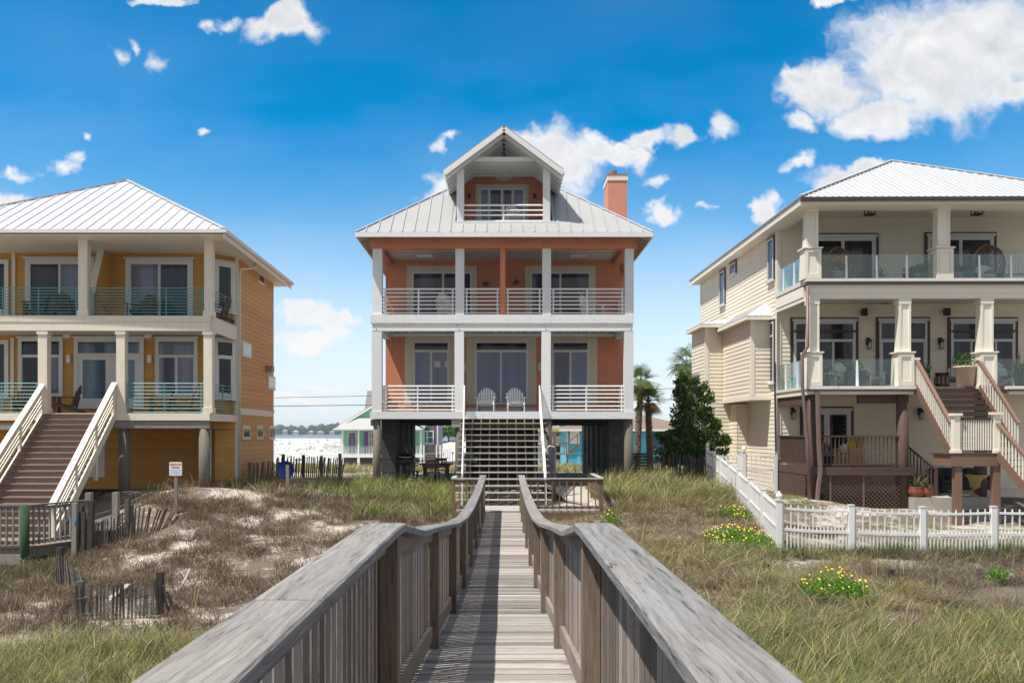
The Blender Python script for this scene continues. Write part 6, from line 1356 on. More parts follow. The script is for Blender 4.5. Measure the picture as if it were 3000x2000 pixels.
# ------------------------------------------------------------------ white vinyl picket fences
GF = 'white vinyl picket fence round the beige house yard'
def vpost(parent, x, y, zb, zt, finial=False, w=.127):
    b = MB(); b.box(x - w / 2, x + w / 2, y - w / 2, y + w / 2, zb, zt - .02)
    if finial: b.box(x - w / 2 - .015, x + w / 2 + .015, y - w / 2 - .015, y + w / 2 + .015, zt - .019, zt + .01); b.lathe((x, y, zt + .011), [(.035, 0), (.055, .03), (.082, .07), (.08, .10), (.045, .16), (.0, .22)], 12)
    else: b.box(x - w / 2 - .01, x + w / 2 + .01, y - w / 2 - .01, y + w / 2 + .01, zt - .019, zt)
    return b.build('post', M['vinyl'], parent, world=True)
def vpanel(parent, p0, p1, zt0, zt1, h=1.26, rail=.11, mid=.62, sag=.02, sp=.167, name='panel'):
    p0, p1 = Vector((*p0, 0)), Vector((*p1, 0)); d = (p1 - p0).normalized(); p0, p1 = p0 + d * .066, p1 - d * .066; L_ = (p1 - p0).length; b = MB()
    zr = lambda t, o: zt0 + (zt1 - zt0) * t - o - sag * 4 * t * (1 - t)
    N_ = 6
    for k in range(N_):
        t0, t1 = k / N_, (k + 1) / N_
        for o, h_ in ((rail, .055), (mid, .07), (h - .09, .06)):
            a, c = p0.lerp(p1, t0), p0.lerp(p1, t1); b.beam((a.x, a.y, zr(t0, o)), (c.x, c.y, zr(t1, o)), .045, h_)
    n_ = int(L_ / sp)
    for k in range(n_ * 2):
        t = (k + .5) / (n_ * 2); q = p0.lerp(p1, t); top = zr(t, 0) if k % 2 == 0 else zr(t, mid - .10)
        b.beam((q.x, q.y, zr(t, h)), (q.x, q.y, top - .02), .026, .026, up=(d.x, d.y, 0)); b.beam((q.x, q.y, top - .02), (q.x, q.y, top), .016, .016, up=(d.x, d.y, 0))
    return b.build(name, M['vinyl'], parent, world=True)
fy = 21.8; fr_ = thing('picket_fence', 'white vinyl two tier picket fence facing the sea before the sandy yard', 'fence', (9, fy, -3.0), 0, GF)
pts = [(X(2282, fy), fy, -1.75), (X(2493, fy), fy, Z(1483, fy)), (X(2702, fy), fy, Z(1489, fy)), (X(2907, fy), fy - .05, Z(1487, fy)), (X(3110, fy), fy - .1, Z(1485, fy)), (X(3320, fy), fy - .1, Z(1485, fy))]
for k, (x, y, z) in enumerate(pts): vpost(fr_, x, y, -3.5, z + (.05 if k else .08), k == 0)
for (xa, ya, za), (xb, yb_, zb) in zip(pts[:-1], pts[1:]): vpanel(fr_, (xa, ya), (xb, yb_), za - .01, zb - .01, h=1.30)
fs_ = thing('picket_fence', 'white vinyl picket fence climbing the dune towards the conifer', 'fence', (7.5, 29, -2.4), 0, GF)
n_ = 7; far, cor = (8.31, 36.0, -.70), (X(2282, fy), fy, -1.75)
pt = [tuple(far[i] + (cor[i] - far[i]) * k / n_ for i in range(3)) for k in range(n_ + 1)]
pt = [(x, y, z + (.0, .06, .09, .09, .07, .05, .02, 0)[k]) for k, (x, y, z) in enumerate(pt)]
for k, (x, y, z) in enumerate(pt[:-1]): vpost(fs_, x, y, z - 1.9, z + .05, k == 0)
for (xa, ya, za), (xb, yb_, zb) in zip(pt[:-1], pt[1:]): vpanel(fs_, (xa, ya), (xb, yb_), za, zb, h=1.32, sp=.15)
gy_ = 34.3; gt = thing('picket_fence', 'white vinyl picket fence panel and gate against the beige house side wall', 'fence', (9.5, gy_, -2.2), 0, GF); xm = X(2179, gy_)
vpost(gt, xm, gy_, -2.6, Z(1322, gy_), True); vpost(gt, X(2272, gy_), gy_, -2.6, Z(1326, gy_)); vpost(gt, X(2166, gy_), gy_ + .1, -2.6, Z(1326, gy_)); vpanel(gt, (X(2095, gy_ + .1), gy_ + .1), (X(2166, gy_), gy_ + .1), Z(1326, gy_), Z(1326, gy_), h=1.4); vpanel(gt, (xm, gy_), (X(2272, gy_), gy_), Z(1326, gy_), Z(1326, gy_), h=1.45, name='gate_panel')
MB().tube([(X(2280, gy_), gy_ - .1, Z(1342, gy_)), (X(2296, gy_), gy_ - .1, Z(1342, gy_))], .025, 6).build('latch', M['steel'], gt, world=True)
# ------------------------------------------------------------------ behind the houses
def hip(pl, x0, x1, y0, y1, z, sl, sp=0):
    h = min(x1 - x0, y1 - y0) / 2; r = h * sl; a = MB()
    if x1 - x0 >= y1 - y0: A_, B_ = (x0 + h, (y0 + y1) / 2, z + r), (x1 - h, (y0 + y1) / 2, z + r)
    else: A_, B_ = ((x0 + x1) / 2, y0 + h, z + r), ((x0 + x1) / 2, y1 - h, z + r)
    c = [(x0, y0, z), (x1, y0, z), (x1, y1, z), (x0, y1, z)]
    if x1 - x0 >= y1 - y0: fs = [(0, 1, 5, 4), (1, 2, 5), (2, 3, 4, 5), (3, 0, 4), (3, 2, 1, 0)]
    else: fs = [(0, 1, 4), (1, 2, 5, 4), (2, 3, 5), (3, 0, 4, 5), (3, 2, 1, 0)]
    pl.add(c + [A_, B_], fs); return pl
def fbox(parent, name, pxa, pxb, pya, pyb, d, th, mat): return MB().box(X(pxa, d), X(pxb, d), d - th, d, Z(pyb, d), Z(pya, d)).build(name, mat, parent, world=True)
def fwin(parent, pxa, pxb, pya, pyb, d, fm, pm, rows=2, cols=2, name='window'):
    x0, x1, z0, z1 = X(pxa, d), X(pxb, d), Z(pyb, d), Z(pya, d); f = .12; b = MB(); b.box(x0, x0 + f, d - .08, d, z0, z1); b.box(x1 - f, x1, d - .08, d, z0, z1); b.box(x0 + f, x1 - f, d - .08, d, z0, z0 + f); b.box(x0 + f, x1 - f, d - .08, d, z1 - f, z1)
    for k in range(1, cols): x = x0 + (x1 - x0) * k / cols; b.box(x - .05, x + .05, d - .075, d, z0 + f, z1 - f)
    for k in range(1, rows): z = z0 + (z1 - z0) * k / rows; b.box(x0 + f, x1 - f, d - .07, d, z - .04, z + .04)
    o = b.build(name, fm, parent, world=True); MB().box(x0 + f, x1 - f, d - .03, d - .001, z0 + f, z1 - f).build('pane', pm, o, world=True); return o
def wrail(parent, p0, p1, z0, h, mat, cap, sp=.16, name='railing'):
    b = MB(); p0, p1 = Vector(p0), Vector(p1); L_ = (p1 - p0).length; n_ = max(2, int(L_ / sp)); up_ = Vector((0, 0, 1))
    for k in range(n_ + 1): q = p0.lerp(p1, k / n_); b.beam(q + up_ * (z0 + .08), q + up_ * (z0 + h - .04), .045, .045, up=(0, 1, 0))
    b.beam(p0 + up_ * (z0 + .08), p1 + up_ * (z0 + .08), .05, .07); o = b.build(name, mat, parent, world=True); MB().beam(p0 + up_ * (z0 + h), p1 + up_ * (z0 + h), .12, .06).build('rail_cap', cap, o, world=True); return o
# mint cottage
d0, d1 = 100.0, 102.6; mi = thing('mint_cottage', 'mint green cottage with purple door, white porch and grey shingle roof', 'house', (-14, d1, -4.1))
x0, x1 = X(1001, d1), X(1237, d1); fz = Z(1331, d0)
MB().lap((x0, d1), (x1, d1), fz, .9, step=.22, out=.03).lap((x1, d1), (x1, d1 + 9), fz, .9, step=.22).build('wall', M['mint'], mi, world=True); MB().box(x0 + .02, x1 - .02, d1 + .03, d1 + 9, fz - .4, .9).build('wall_core', M['mint'], mi, world=True)
xm = (x0 + x1) / 2; zr = .75 + .60 * (xm - x0); MB().extrude([(x0, d1, .75), (x1, d1, .75), (xm, d1, zr)], (0, .1, 0)).build('gable', M['mint'], mi, world=True)
for s, xe in ((-1, x0 - .35), (1, x1 + .35)): 
    ze = .75 - .21; MB().extrude([(xe, d1 - .4, ze), (xm, d1 - .4, zr + .02), (xm, d1 - .4, zr + .2), (xe, d1 - .4, ze + .18)], (0, 9.6, 0)).build('roof', M['shingle_grey'], mi, world=True)
    MB().extrude([(xe - s * -.0, d1 - .46, ze - .16), (xm, d1 - .46, zr - .16), (xm, d1 - .46, zr + .10), (xe, d1 - .46, ze + .10)], (0, .055, 0)).build('rake_board', M['white'], mi, world=True)
hip(MB(), x0 - .5, x1 + .25, d0 - .5, d1 + 2.0, Z(1257, d0), .50).build('porch_roof', M['shingle_grey'], mi, world=True); MB().box(x0 - .45, x1 + .2, d0 - .47, d0 - .38, Z(1260.5, d0), Z(1257.2, d0)).build('porch_fascia', M['white'], mi, world=True)
rk_ = MB(); a = (X(1068, 112), 112, Z(1200, 112)); rk_.extrude([a, (a[0] + 9, 112, a[2]), (a[0] + 8, 112, a[2] + 2.4), (a[0] + .35, 112, a[2] + 2.4)], (0, .4, 0)); rk_.build('rear_roof', M['shingle_grey'], mi, world=True)
for px in (1004, 1050.5, 1096, 1142, 1188, 1233): x = X(px, d0); MB().box(x - .09, x + .09, d0 - .09, d0 + .09, fz, Z(1260, d0)).build('porch_post', M['white'], mi, world=True); MB().box(x - .13, x + .13, d0 - .13, d0 + .13, -4.6, fz - .3).build('pile', M['white'], mi, world=True)
MB().box(x0 - .3, x1 + .3, d0 - .15, d1, fz - .32, fz).build('porch_floor', M['white'], mi, world=True)
for a, c in ((1004, 1050), (1051, 1096), (1142, 1188), (1188, 1233)): wrail(mi, (X(a, d0), d0, 0), (X(c, d0), d0, 0), fz, .92, M['white'], M['tread'])
dr_ = fwin(mi, 1019, 1044, 1264, 1330, d1, M['cream'], M['pane_grey'], 1, 1, 'door'); MB().box(X(1021, d1), X(1042, d1), d1 - .09, d1 - .081, Z(1330, d1), Z(1279, d1)).build('leaf', M['purple'], dr_, world=True); MB().box(X(1025, d1), X(1038, d1), d1 - .10, d1 - .091, Z(1322, d1), Z(1282, d1)).build('glazing', M['pane_grey'], dr_, world=True)
fwin(mi, 1080, 1096, 1265, 1330, d1, M['white'], M['pane_grey'], 3, 2)
for a, c in ((1066, 1079), (1096, 1108)): fbox(mi, 'shutter', a, c, 1264, 1331, d1, .07, M['purple'])
wrail(mi, (X(944, d0), d0 + 1, 0), (X(1000, d0), d0 + 1, 0), fz, .92, M['white'], M['tread'], name='deck_railing'); MB().box(X(944, d0), X(1000, d0), d0 + .9, d0 + 5, fz - .25, fz).build('side_deck', M['white'], mi, world=True)
MB().box(x0, x1, d1 + 1, d1 + 1.2, -4.4, fz - .33).build('underfloor', M['grey_deck'], mi, world=True)
ed = text('618', X(1211, d0), Z(1336.2, d0), .30, M['pot_grey'], d0 - .155, mi, 1.0); ed.location = (X(1211, d0) + 14, d0 - .16 - d1, Z(1336.2, d0) + 4.1)
# plum house
dp = 106.0; pu = thing('plum_house', 'dark plum clapboard house with a big white four pane window', 'house', (-9.5, dp, -4.1)); x0, x1 = X(1216, dp), X(1283.5, dp)
MB().lap((x0, dp), (x1, dp), Z(1305, dp), 2.6, step=.16, out=.03).build('wall', M['plum'], pu, world=True); MB().box(x0, x1, dp + .03, dp + 8, -4.3, 2.6).build('wall_core', M['plum'], pu, world=True); hip(MB(), x0 - .3, x1 + .3, dp - .3, dp + 8.3, 2.6, .55).build('roof', M['shingle_grey'], pu, world=True)
fbox(pu, 'corner_board', 1280, 1283.5, 1180, 1305, dp, .06, M['white']); fwin(pu, 1232.5, 1271, 1261, 1299.5, dp - .03, M['white'], M['pane_teal'], 2, 2)
gs = thing('grey_stair', 'weathered grey timber stair and deck in front of the plum house', 'stair', (X(1265, 96), 96, -4.1)); ds = 96.0
for k in range(9): MB().box(X(1247, ds), X(1277, ds), ds - .28 * k, ds - .28 * k + .3, Z(1329, ds) - .17 * k - .05, Z(1329, ds) - .17 * k).build('tread', M['grey_deck'], gs, world=True)
wrail(gs, (X(1244, ds), ds, 0), (X(1278, ds), ds, 0), Z(1329, ds), 1.0, M['grey_deck'], M['grey_deck'])
for px in (1242, 1279, 1290): fbox(gs, 'post', px - 2, px + 2, 1304, 1362, ds, .15, M['white']); 
wrail(gs, (X(1280, ds), ds, 0), (X(1293, ds), ds, 0), Z(1329, ds), 1.0, M['white'], M['tread']); MB().box(X(1240, ds), X(1293, ds), ds + .3, ds + 4, Z(1329, ds) - .25, Z(1329, ds)).build('deck', M['grey_deck'], gs, world=True)
gf = thing('yard_fence', 'small white topped yard fence beyond the picnic table', 'fence', (X(1308, 92), 92, -4.0)); wrail(gf, (X(1296, 92), 92, 0), (X(1320, 92), 92, 0), Z(1345, 92), 1.1, M['grey_deck'], M['white']); 
for px in (1297, 1319): fbox(gf, 'post', px - 1.5, px + 1.5, 1312, 1350, 92, .14, M['white'])
gl = thing('yard_lamp', 'black globe lamp on a thin post beyond the picnic table', 'lamp', (X(1326, 90), 90, -3.9)); MB().tube([(0, 0, -.4), (0, 0, Z(1328, 90) + 3.9)], .03, 6).build('post', M['black'], gl); MB().ell((0, 0, Z(1326, 90) + 3.9), .10, .10, .12, 8, 6).build('globe', M['black'], gl)
# turquoise house
db = 87.0; bh = thing('turquoise_house', 'turquoise clapboard house with brown shingle hip roof and white window', 'house', (11, db, -3.5)); x0, x1 = X(1660, db), X(2035, db); zb = Z(1331, db); ze = Z(1257.5, db)
MB().lap((x0, db), (X(1897, db), db), zb, ze, step=.2, out=.03).build('wall', M['turq'], bh, world=True); MB().lap((x0, db + 9), (x0, db), -3.9, ze, step=.2, out=.03).build('side_wall', M['turq_side'], bh, world=True)
MB().lap((X(1897, db), db + 2.2), (x1, db + 2.2), zb, ze, step=.2, out=.03).build('porch_wall', M['turq'], bh, world=True); MB().box(x0 + .05, X(1897, db), db + .05, db + 9, -3.9, ze).build('wall_core', M['turq'], bh, world=True); MB().box(X(1897, db), x1, db + 2.25, db + 9, -3.9, ze).build('wall_core', M['turq'], bh, world=True)
hip(MB(), x0 - .8, x1 + .6, db - .6, db + 9.6, ze + .02, .30).build('roof', M['shingle_brown'], bh, world=True); MB().box(x0 - .8, x1 + .6, db - .62, db - .55, ze - .16, ze + .03).build('fascia', M['white'], bh, world=True)
fbox(bh, 'corner_board', 1660, 1663.5, 1259, 1331, db, .05, M['white']); fbox(bh, 'belt_board', 1660, 1900, 1324, 1329, db, .07, M['turq_side']); fwin(bh, 1670, 1697.5, 1261.5, 1299, db - .03, M['white'], M['chair_white'], 2, 1)
MB().box(X(1897, db), x1, db, db + 2.2, zb - .25, zb).build('porch_floor', M['turq_side'], bh, world=True)
for px in (1899, 1942): fbox(bh, 'porch_post', px - 3, px + 3, 1259, 1331, db + .2, .2, M['brown_wood_z'])
wrail(bh, (X(1899, db), db, 0), (X(2030, db), db, 0), zb, 1.0, M['brown_wood_z'], M['brown_wood'], sp=1.2)
for px in (1695, 1790, 1880, 1960): fbox(bh, 'pier', px - 5, px + 5, 1331, 1366, db + .3, .3, M['turq_side'])
bs = thing('timber_stair', 'brown timber stair with handrail climbing to the turquoise house', 'stair', (X(1668, 84), 84, -3.4)); dd = 84.0
for k in range(6): fbox(bs, 'tread', 1664 + k * 5.2, 1672 + k * 5.2, 1323 - k * 4.6, 1325.5 - k * 4.6, dd, 1.0, M['brown_wood'])
MB().beam((X(1661, dd), dd - 1, Z(1295, dd)), (X(1692, dd), dd - 1, Z(1271, dd)), .08, .1).beam((X(1692, dd), dd - 1, Z(1271, dd)), (X(1716, dd), dd - 1, Z(1271, dd)), .08, .1).build('handrail', M['brown_wood'], bs, world=True); MB().beam((X(1663, dd), dd - .95, Z(1327, dd)), (X(1694, dd), dd - .95, Z(1301, dd)), .06, .2).build('stringer', M['brown_wood'], bs, world=True)
for px, pa, pb in ((1692, 1271, 1304), (1660, 1295, 1340), (1653, 1296, 1325), (1628, 1296, 1330)): fbox(bs, 'post', px - 1.5, px + 1.5, pa, pb, dd - .9, .1, M['brown_wood_z'])
fbox(bs, 'deck', 1626, 1664, 1325, 1330, dd, 1.6, M['grey_deck']); fbox(bs, 'deck_rail', 1626, 1661, 1295, 1298, dd - .9, .1, M['brown_wood']); fbox(bs, 'post', 1660, 1664, 1330, 1358, dd, .2, M['grey_deck'])
pbn = thing('porch_bench', 'brown slatted bench with pale cushion on the turquoise porch', 'bench', (X(1908, db + 1), db + 1, zb)); MB().box(-.55, .55, -.25, .25, .38, .45).build('seat', M['brown_wood'], pbn); b = MB()
for k in range(7): b.box(-.52 + k * .155, -.42 + k * .155, .22, .27, .45, 1.0)
b.build('backrest', M['brown_wood'], pbn); MB().box(-.5, .5, -.22, .2, .452, .56).build('cushion', M['pot_white'], pbn)
for s in (-.5, .5): MB().box(s - .04, s + .04, -.25, .27, 0, .66).build('side_frame', M['brown_wood'], pbn)
fl = thing('flag', 'small red and yellow flag hanging between the palm trunks', 'flag', (X(1872, 84), 84, Z(1296, 84))); MB().extrude([(-.15, 0, 0), (.12, 0, .1), (.16, 0, .75), (-.1, 0, .8)], (0, .02, 0)).build('cloth', M['petal_red'], fl); MB().extrude([(-.02, -.012, .3), (.12, -.012, .1), (.14, -.012, .4)], (0, .01, 0)).build('yellow_patch', M['petal'], fl)
# lime trimmed house
dl = 98.0; li = thing('lime_trimmed_house', 'grey house with lime green eaves, red brown roof and white balcony rail', 'house', (X(1625, dl), dl, -4)); x0, x1 = X(1560, dl), X(1652, dl)
MB().box(x0, x1, dl, dl + 8, -4.4, .2).build('wall', M['pot_white'], li, world=True); hip(MB(), x0 - .4, x1 + .2, dl - 1.2, dl + 8.4, .24, .36).build('roof', M['shingle_red'], li, world=True); MB().box(x0 - .4, x1 + .2, dl - 1.24, dl - 1.15, .02, .25).build('eave_board', M['lime'], li, world=True); fwin(li, 1616, 1640, 1263, 1283, dl, M['white'], M['pane_dark'], 1, 3); MB().box(x0, x1, dl - 1.1, dl, Z(1306, dl), Z(1301, dl)).build('balcony', M['grey_deck'], li, world=True); wrail(li, (x0, dl - 1.05, 0), (X(1643, dl), dl - 1.05, 0), Z(1301, dl), .8, M['white'], M['white']); fbox(li, 'doorway', 1618, 1640, 1308, 1345, dl - .02, .05, M['dark'])
# overhead wires
for zz, nm in ((2.77, 'upper dark overhead power line crossing between the houses'), (2.03, 'lower and thicker dark overhead power line crossing between the houses')):
    b = MB(); pts = []
    for k in range(25):
        t = k / 24; xx = -46 + 92 * t; yy = 70 - (xx - X(950, 70)) * 13.3 / (X(1940, 56.7) - X(950, 70)); pts.append((xx, yy, zz + (.0 if zz > 2.5 else .05) + .9 * (2 * t - 1) ** 2 * .35 - .05))
    b.tube(pts, .022 if zz > 2.5 else .032, 6); tag(b.build('power_line', M['wire'], loc=(0, 63, zz)), nm, 'power line')
for py, nm in ((1251.5, 'thin distant wire crossing just above the far shore trees'), (1257, 'thin distant wire crossing in front of the far shore trees')):
    tag(MB().tube([(X(600, 150), 150, Z(py, 150)), (X(2400, 150), 150, Z(py, 150))], .03, 5).build('distant_wire', M['wire'], loc=(0, 150, Z(py, 150))), nm, 'wire')
# far shore
b = MB(); dsh = 1420.0
for k in range(620):
    x = -1000 + 2000 * random.random(); y = dsh + random.uniform(0, 60); h = 9 + 6 * vnoise(x, 0, 60, 5) + random.uniform(-2, 2.0) + (3.5 if random.random() < .04 else 0); b.ell((x, y, -4 + h * .5), random.uniform(4, 9), 5, h * .62, 7, 5)
b.box(-1300, 1300, dsh + 40, dsh + 60, -6, 4.5)
tag(b.build('far_trees', leafmat('far_tree_leaf', [(0, (.025, .055, .03)), (1, (.06, .10, .045))], trans=0)), 'low dark tree belt along the far shore of the bay', 'trees', kind='stuff')
tag(MB().extrude([(-1300, dsh - 14, -5.6), (1300, dsh - 14, -5.6), (1300, dsh + 60, -5.6), (-1300, dsh + 60, -5.6)], (0, 0, .9)).build('far_shore', paint('far_beach', (.55, .50, .42))), kind='structure')
for k, px in enumerate((834, 866, 911, 938, 972)):
    x = X(px, dsh - 6); t = thing('shore_house', 'tiny pale house among the trees of the far shore', 'house', (x, dsh - 6, -4.7), 0, 'houses on the far shore'); w_, h_ = random.uniform(7, 12), random.uniform(3.5, 6); MB().box(-w_ / 2, w_ / 2, 0, 6, 0, h_).build('wall', [M['pot_grey'], M['steel'], M['slab']][k % 3], t); hip(MB(), -w_ / 2 - .5, w_ / 2 + .5, -.5, 6.5, h_, .6).build('roof', M['shingle_grey'], t)
# dark tufts on the white dunes, one shrub on the crest
b = MB()
for k in range(1700):
    y = random.uniform(112, 320); x = random.uniform(-75, 40); 
    if vnoise(x, y, 14, 21) < .38: continue
    s = random.uniform(.14, .42); leaves(b, (x, y, gz(x, y) + s * .2), s * 1.5, s, s * .5, 9, s * .8, .2)
tag(b.build('dune_tufts', M['leaf']), 'scattered dark tufts on the white dunes', 'scrub', kind='stuff')
xs_, ys_ = X(1315, 136), 136; b = MB()
for k in range(26): leaves(b, (xs_ + random.uniform(-2.4, 2.4), ys_ + random.uniform(-1.5, 1.5), gz(xs_, ys_) + .6 + random.uniform(0, 1.3)), .9, .8, .55, 70, .4, .3)
ds_ = thing('dune_shrub', 'rounded olive shrub growing on the white dune crest beside the plum house', 'shrub', (xs_, ys_, gz(xs_, ys_))); b.build('foliage', M['leaf'], ds_, world=True); MB().tube([(xs_, ys_, gz(xs_, ys_) - .3), (xs_, ys_, gz(xs_, ys_) + 1)], .12, 6).build('stem', M['palm_trunk'], ds_, world=True)
# ------------------------------------------------------------------ palms and conifer
def palm(label, px, d, pyc, pxc, R, n, tr=.17, dead=8):
    x, y = X(px, d), d; zg = -2.6; zc = Z(pyc, d); xc = X(pxc, d); t = thing('palm_tree', label, 'palm tree', (x, y, zg), 0, None)
    b = MB(); N_ = 26; pts = [(x + (xc - x) * (k / N_) ** 1.5, y, zg + (zc - .15 - zg) * k / N_) for k in range(N_ + 1)]; b.tube(pts, [tr * (1.1 - .25 * k / N_) for k in range(N_ + 1)], 10)
    for k in range(260):
        u = random.random(); i = int(u * N_); p = Vector(pts[i]); a = random.uniform(0, 6.28); h = Vector((math.cos(a), math.sin(a), 0)); s = Vector((-h.y, h.x, 0)); p = p + h * tr * .9
        b.add([p - s * .045, p + s * .045, p + h * .09 + Vector((0, 0, .15))], [(0, 1, 2)])
    b.build('trunk', M['palm_trunk'], t, world=True)
    def frond(mb, az, el, L_, droop):
        h = Vector((math.cos(az), math.sin(az), 0)); o = Vector((xc, y, zc)); mid = o + h * math.cos(el) * L_ * .5 + Vector((0, 0, math.sin(el) * L_ * .5)); r = random.random()
        mb.tube([o, o.lerp(mid, .5) + Vector((0, 0, .03)), mid], [.016, .013, .01], 4, r)
        f = (h * math.cos(el - droop) + Vector((0, 0, math.sin(el - droop)))).normalized(); s = Vector((-h.y, h.x, 0)); nn = f.cross(s)
        for k in range(19):
            a = math.radians(-105 + 210 * k / 18); dirv = (f * math.cos(a) + s * math.sin(a) + nn * .12 * math.cos(a * 2)).normalized(); l = L_ * .62 * (.72 + .28 * math.cos(a)) * random.uniform(.88, 1.05); sd = dirv.cross(nn).normalized() * .022
            m_ = mid + dirv * l * .6; e = mid + dirv * l + Vector((0, 0, -.22 * l * random.uniform(.4, 1.2))); mb.add([mid, m_ + sd, e, m_ - sd], [(0, 1, 2, 3)], min(.98, max(0, r * .8 + random.uniform(-.1, .25))))
    b = MB()
    for k in range(n): frond(b, random.uniform(0, 6.28), math.radians(random.uniform(-25, 85)), R * random.uniform(.8, 1.1), math.radians(random.uniform(5, 45)))
    b.build('crown', M['palm_leaf'], t, world=True); b = MB()
    for k in range(dead): frond(b, random.uniform(0, 6.28), math.radians(random.uniform(-60, -10)), R * random.uniform(.6, .85), math.radians(40))
    b.build('dead_fronds', M['palm_dead'], t, world=True); return t
palm('palm with fan leaves next to the coral house corner pile, the shorter of two', 1906, 45.0, 1178, 1898, 1.05, 30)
palm('taller fan palm half hidden behind the coral house corner', 1866, 47.0, 1122, 1878, 1.15, 26)
palm('fan palm rising behind the dark conifer beside the beige house', 2030, 46.5, 1075, 2018, 1.45, 28, dead=3)
dc = 37.0; cf = thing('conifer_tree', 'dense dark green irregular conifer beside the beige house bay', 'tree', (X(2015, dc), dc, -2.2))
cl = [(2003,1112,20),(1998,1135,30),(2003,1160,36),(2000,1190,40),(2003,1220,42),(1992,1250,40),(2020,1248,36),(2000,1282,52),(2030,1290,46),(1985,1312,52),(2030,1320,56),(2005,1338,60),(2050,1310,46),(2062,1338,44),(1960,1330,44),(1935,1283,15),(1955,1293,20),(1972,1285,22),
      (2040,1118,13),(2062,1136,11),(2048,1150,14),(2078,1163,13),(2060,1172,15),(2050,1200,18),(2073,1203,13),(2080,1236,15),(2058,1232,20),(2096,1246,14),(2106,1254,10),(2070,1268,24),(2095,1275,16),(2122,1286,14),(2130,1298,11),(2108,1300,16),(2085,1305,26),(2122,1330,12),(2100,1335,22)]
b = MB(); br = MB(); tx_, tz_ = X(2018, dc), -2.4
for k in range(9): pass
br.tube([(tx_, dc, -2.7), (tx_ + .05, dc, -1.0), (X(2008, dc), dc, Z(1200, dc)), (X(2003, dc), dc, Z(1115, dc))], [.14, .11, .07, .02], 8)
for px, py, r in cl:
    x, z, r = X(px, dc), Z(py, dc), r * dc / F * 1.05; br.tube([(tx_, dc, z - .35), (x, dc, z)], [.03, .015], 5)
    for q in range(max(5, int(r * 36))):
        a, e, rr = random.uniform(0, 6.28), random.uniform(-1.2, 1.2), r * random.uniform(.25, 1.0); c = (x + math.cos(a) * math.cos(e) * rr, dc + math.sin(a) * math.cos(e) * rr * .8, z + math.sin(e) * rr); leaves(b, c, .17, .17, .14, 34, .13, .2, .5)
b.build('crown', M['leaf_dark'], cf, world=True); br.build('trunk', M['palm_trunk'], cf, world=True)
# dark slat screen and picket fence between coral and beige houses
dsn = 36.0; sc = thing('slat_screen', 'dark horizontal slat screen just past the coral house corner pile', 'screen', (X(1865, dsn), dsn, -2.0)); b = MB()
for k in range(9): z = Z(1326, dsn) - .115 * k; b.box(X(1822, dsn), X(1908, dsn), dsn - .03, dsn, z - .10, z)
b.build('slats', M['grey_slat'], sc, world=True)
for px in (1824, 1865, 1906): MB().box(X(px, dsn) - .04, X(px, dsn) + .04, dsn + .001, dsn + .08, -2.4, Z(1327, dsn)).build('post', M['grey_slat'], sc, world=True)
sand_fence('sand_fence', 'dark upright picket fence behind the grass below the conifer', [(1915, 36.4), (1990, 36.2), (2062, 35.9)], [(.2, 1.0), (.46, 1.0), (.75, 1.0), (.98, .95)], [(0, .98), (.3, 1.0), (1, .92)], None, sp=.055, pick=(.038, .012))
# stakes, litter, small plants
def small(px, py0, py1, z, w, label, tilt=.0, mat='old_wood'):
    d = dz(py1, z); x = X(px, d); g = gz(x, d); o = MB().beam((0, 0, -.3), (tilt, 0, Z(py0, d) - g), w, w * .8, up=(0, 1, 0)).build('wooden_stake', M[mat]); o.location = (x, d, g); tag(o, label, 'stake')
small(2297, 1612, 1648, -3.02, .10, 'short grey stake at the foot of the finial fence post'); small(2350, 1628, 1650, -3.05, .09, 'stub of a grey stake in grass under the first fence panel', .02); small(2607, 1666, 1700, -3.15, .10, 'dark stub of a stake in the dry brush below the second fence panel', .03); small(2726, 1690, 1722, -3.18, .05, 'thin dark leaning stick in the dry brush', .12); small(2872, 1664, 1702, -3.15, .07, 'dark broken stake in the dry brush below the third fence post', -.05)
o = MB().ell((0, 0, 0), .10, .07, .09, 8, 6).build('white_shell', M['vinyl']); o.location = (X(2964, 19.0), 19.0, gz(X(2964, 19), 19) + .08); tag(o, 'white lump of litter lying in the dry brush near the frame edge', 'litter')
b = MB(); leaves(b, (0, 0, .16), .22, .2, .2, 240, .08, .2); gw = thing('green_weed', 'small bright green weed alone in the dry brush', 'plant', (X(2924, 18.2), 18.2, gz(X(2924, 18.2), 18.2))); b.build('foliage', M['leaf_lime'], gw)
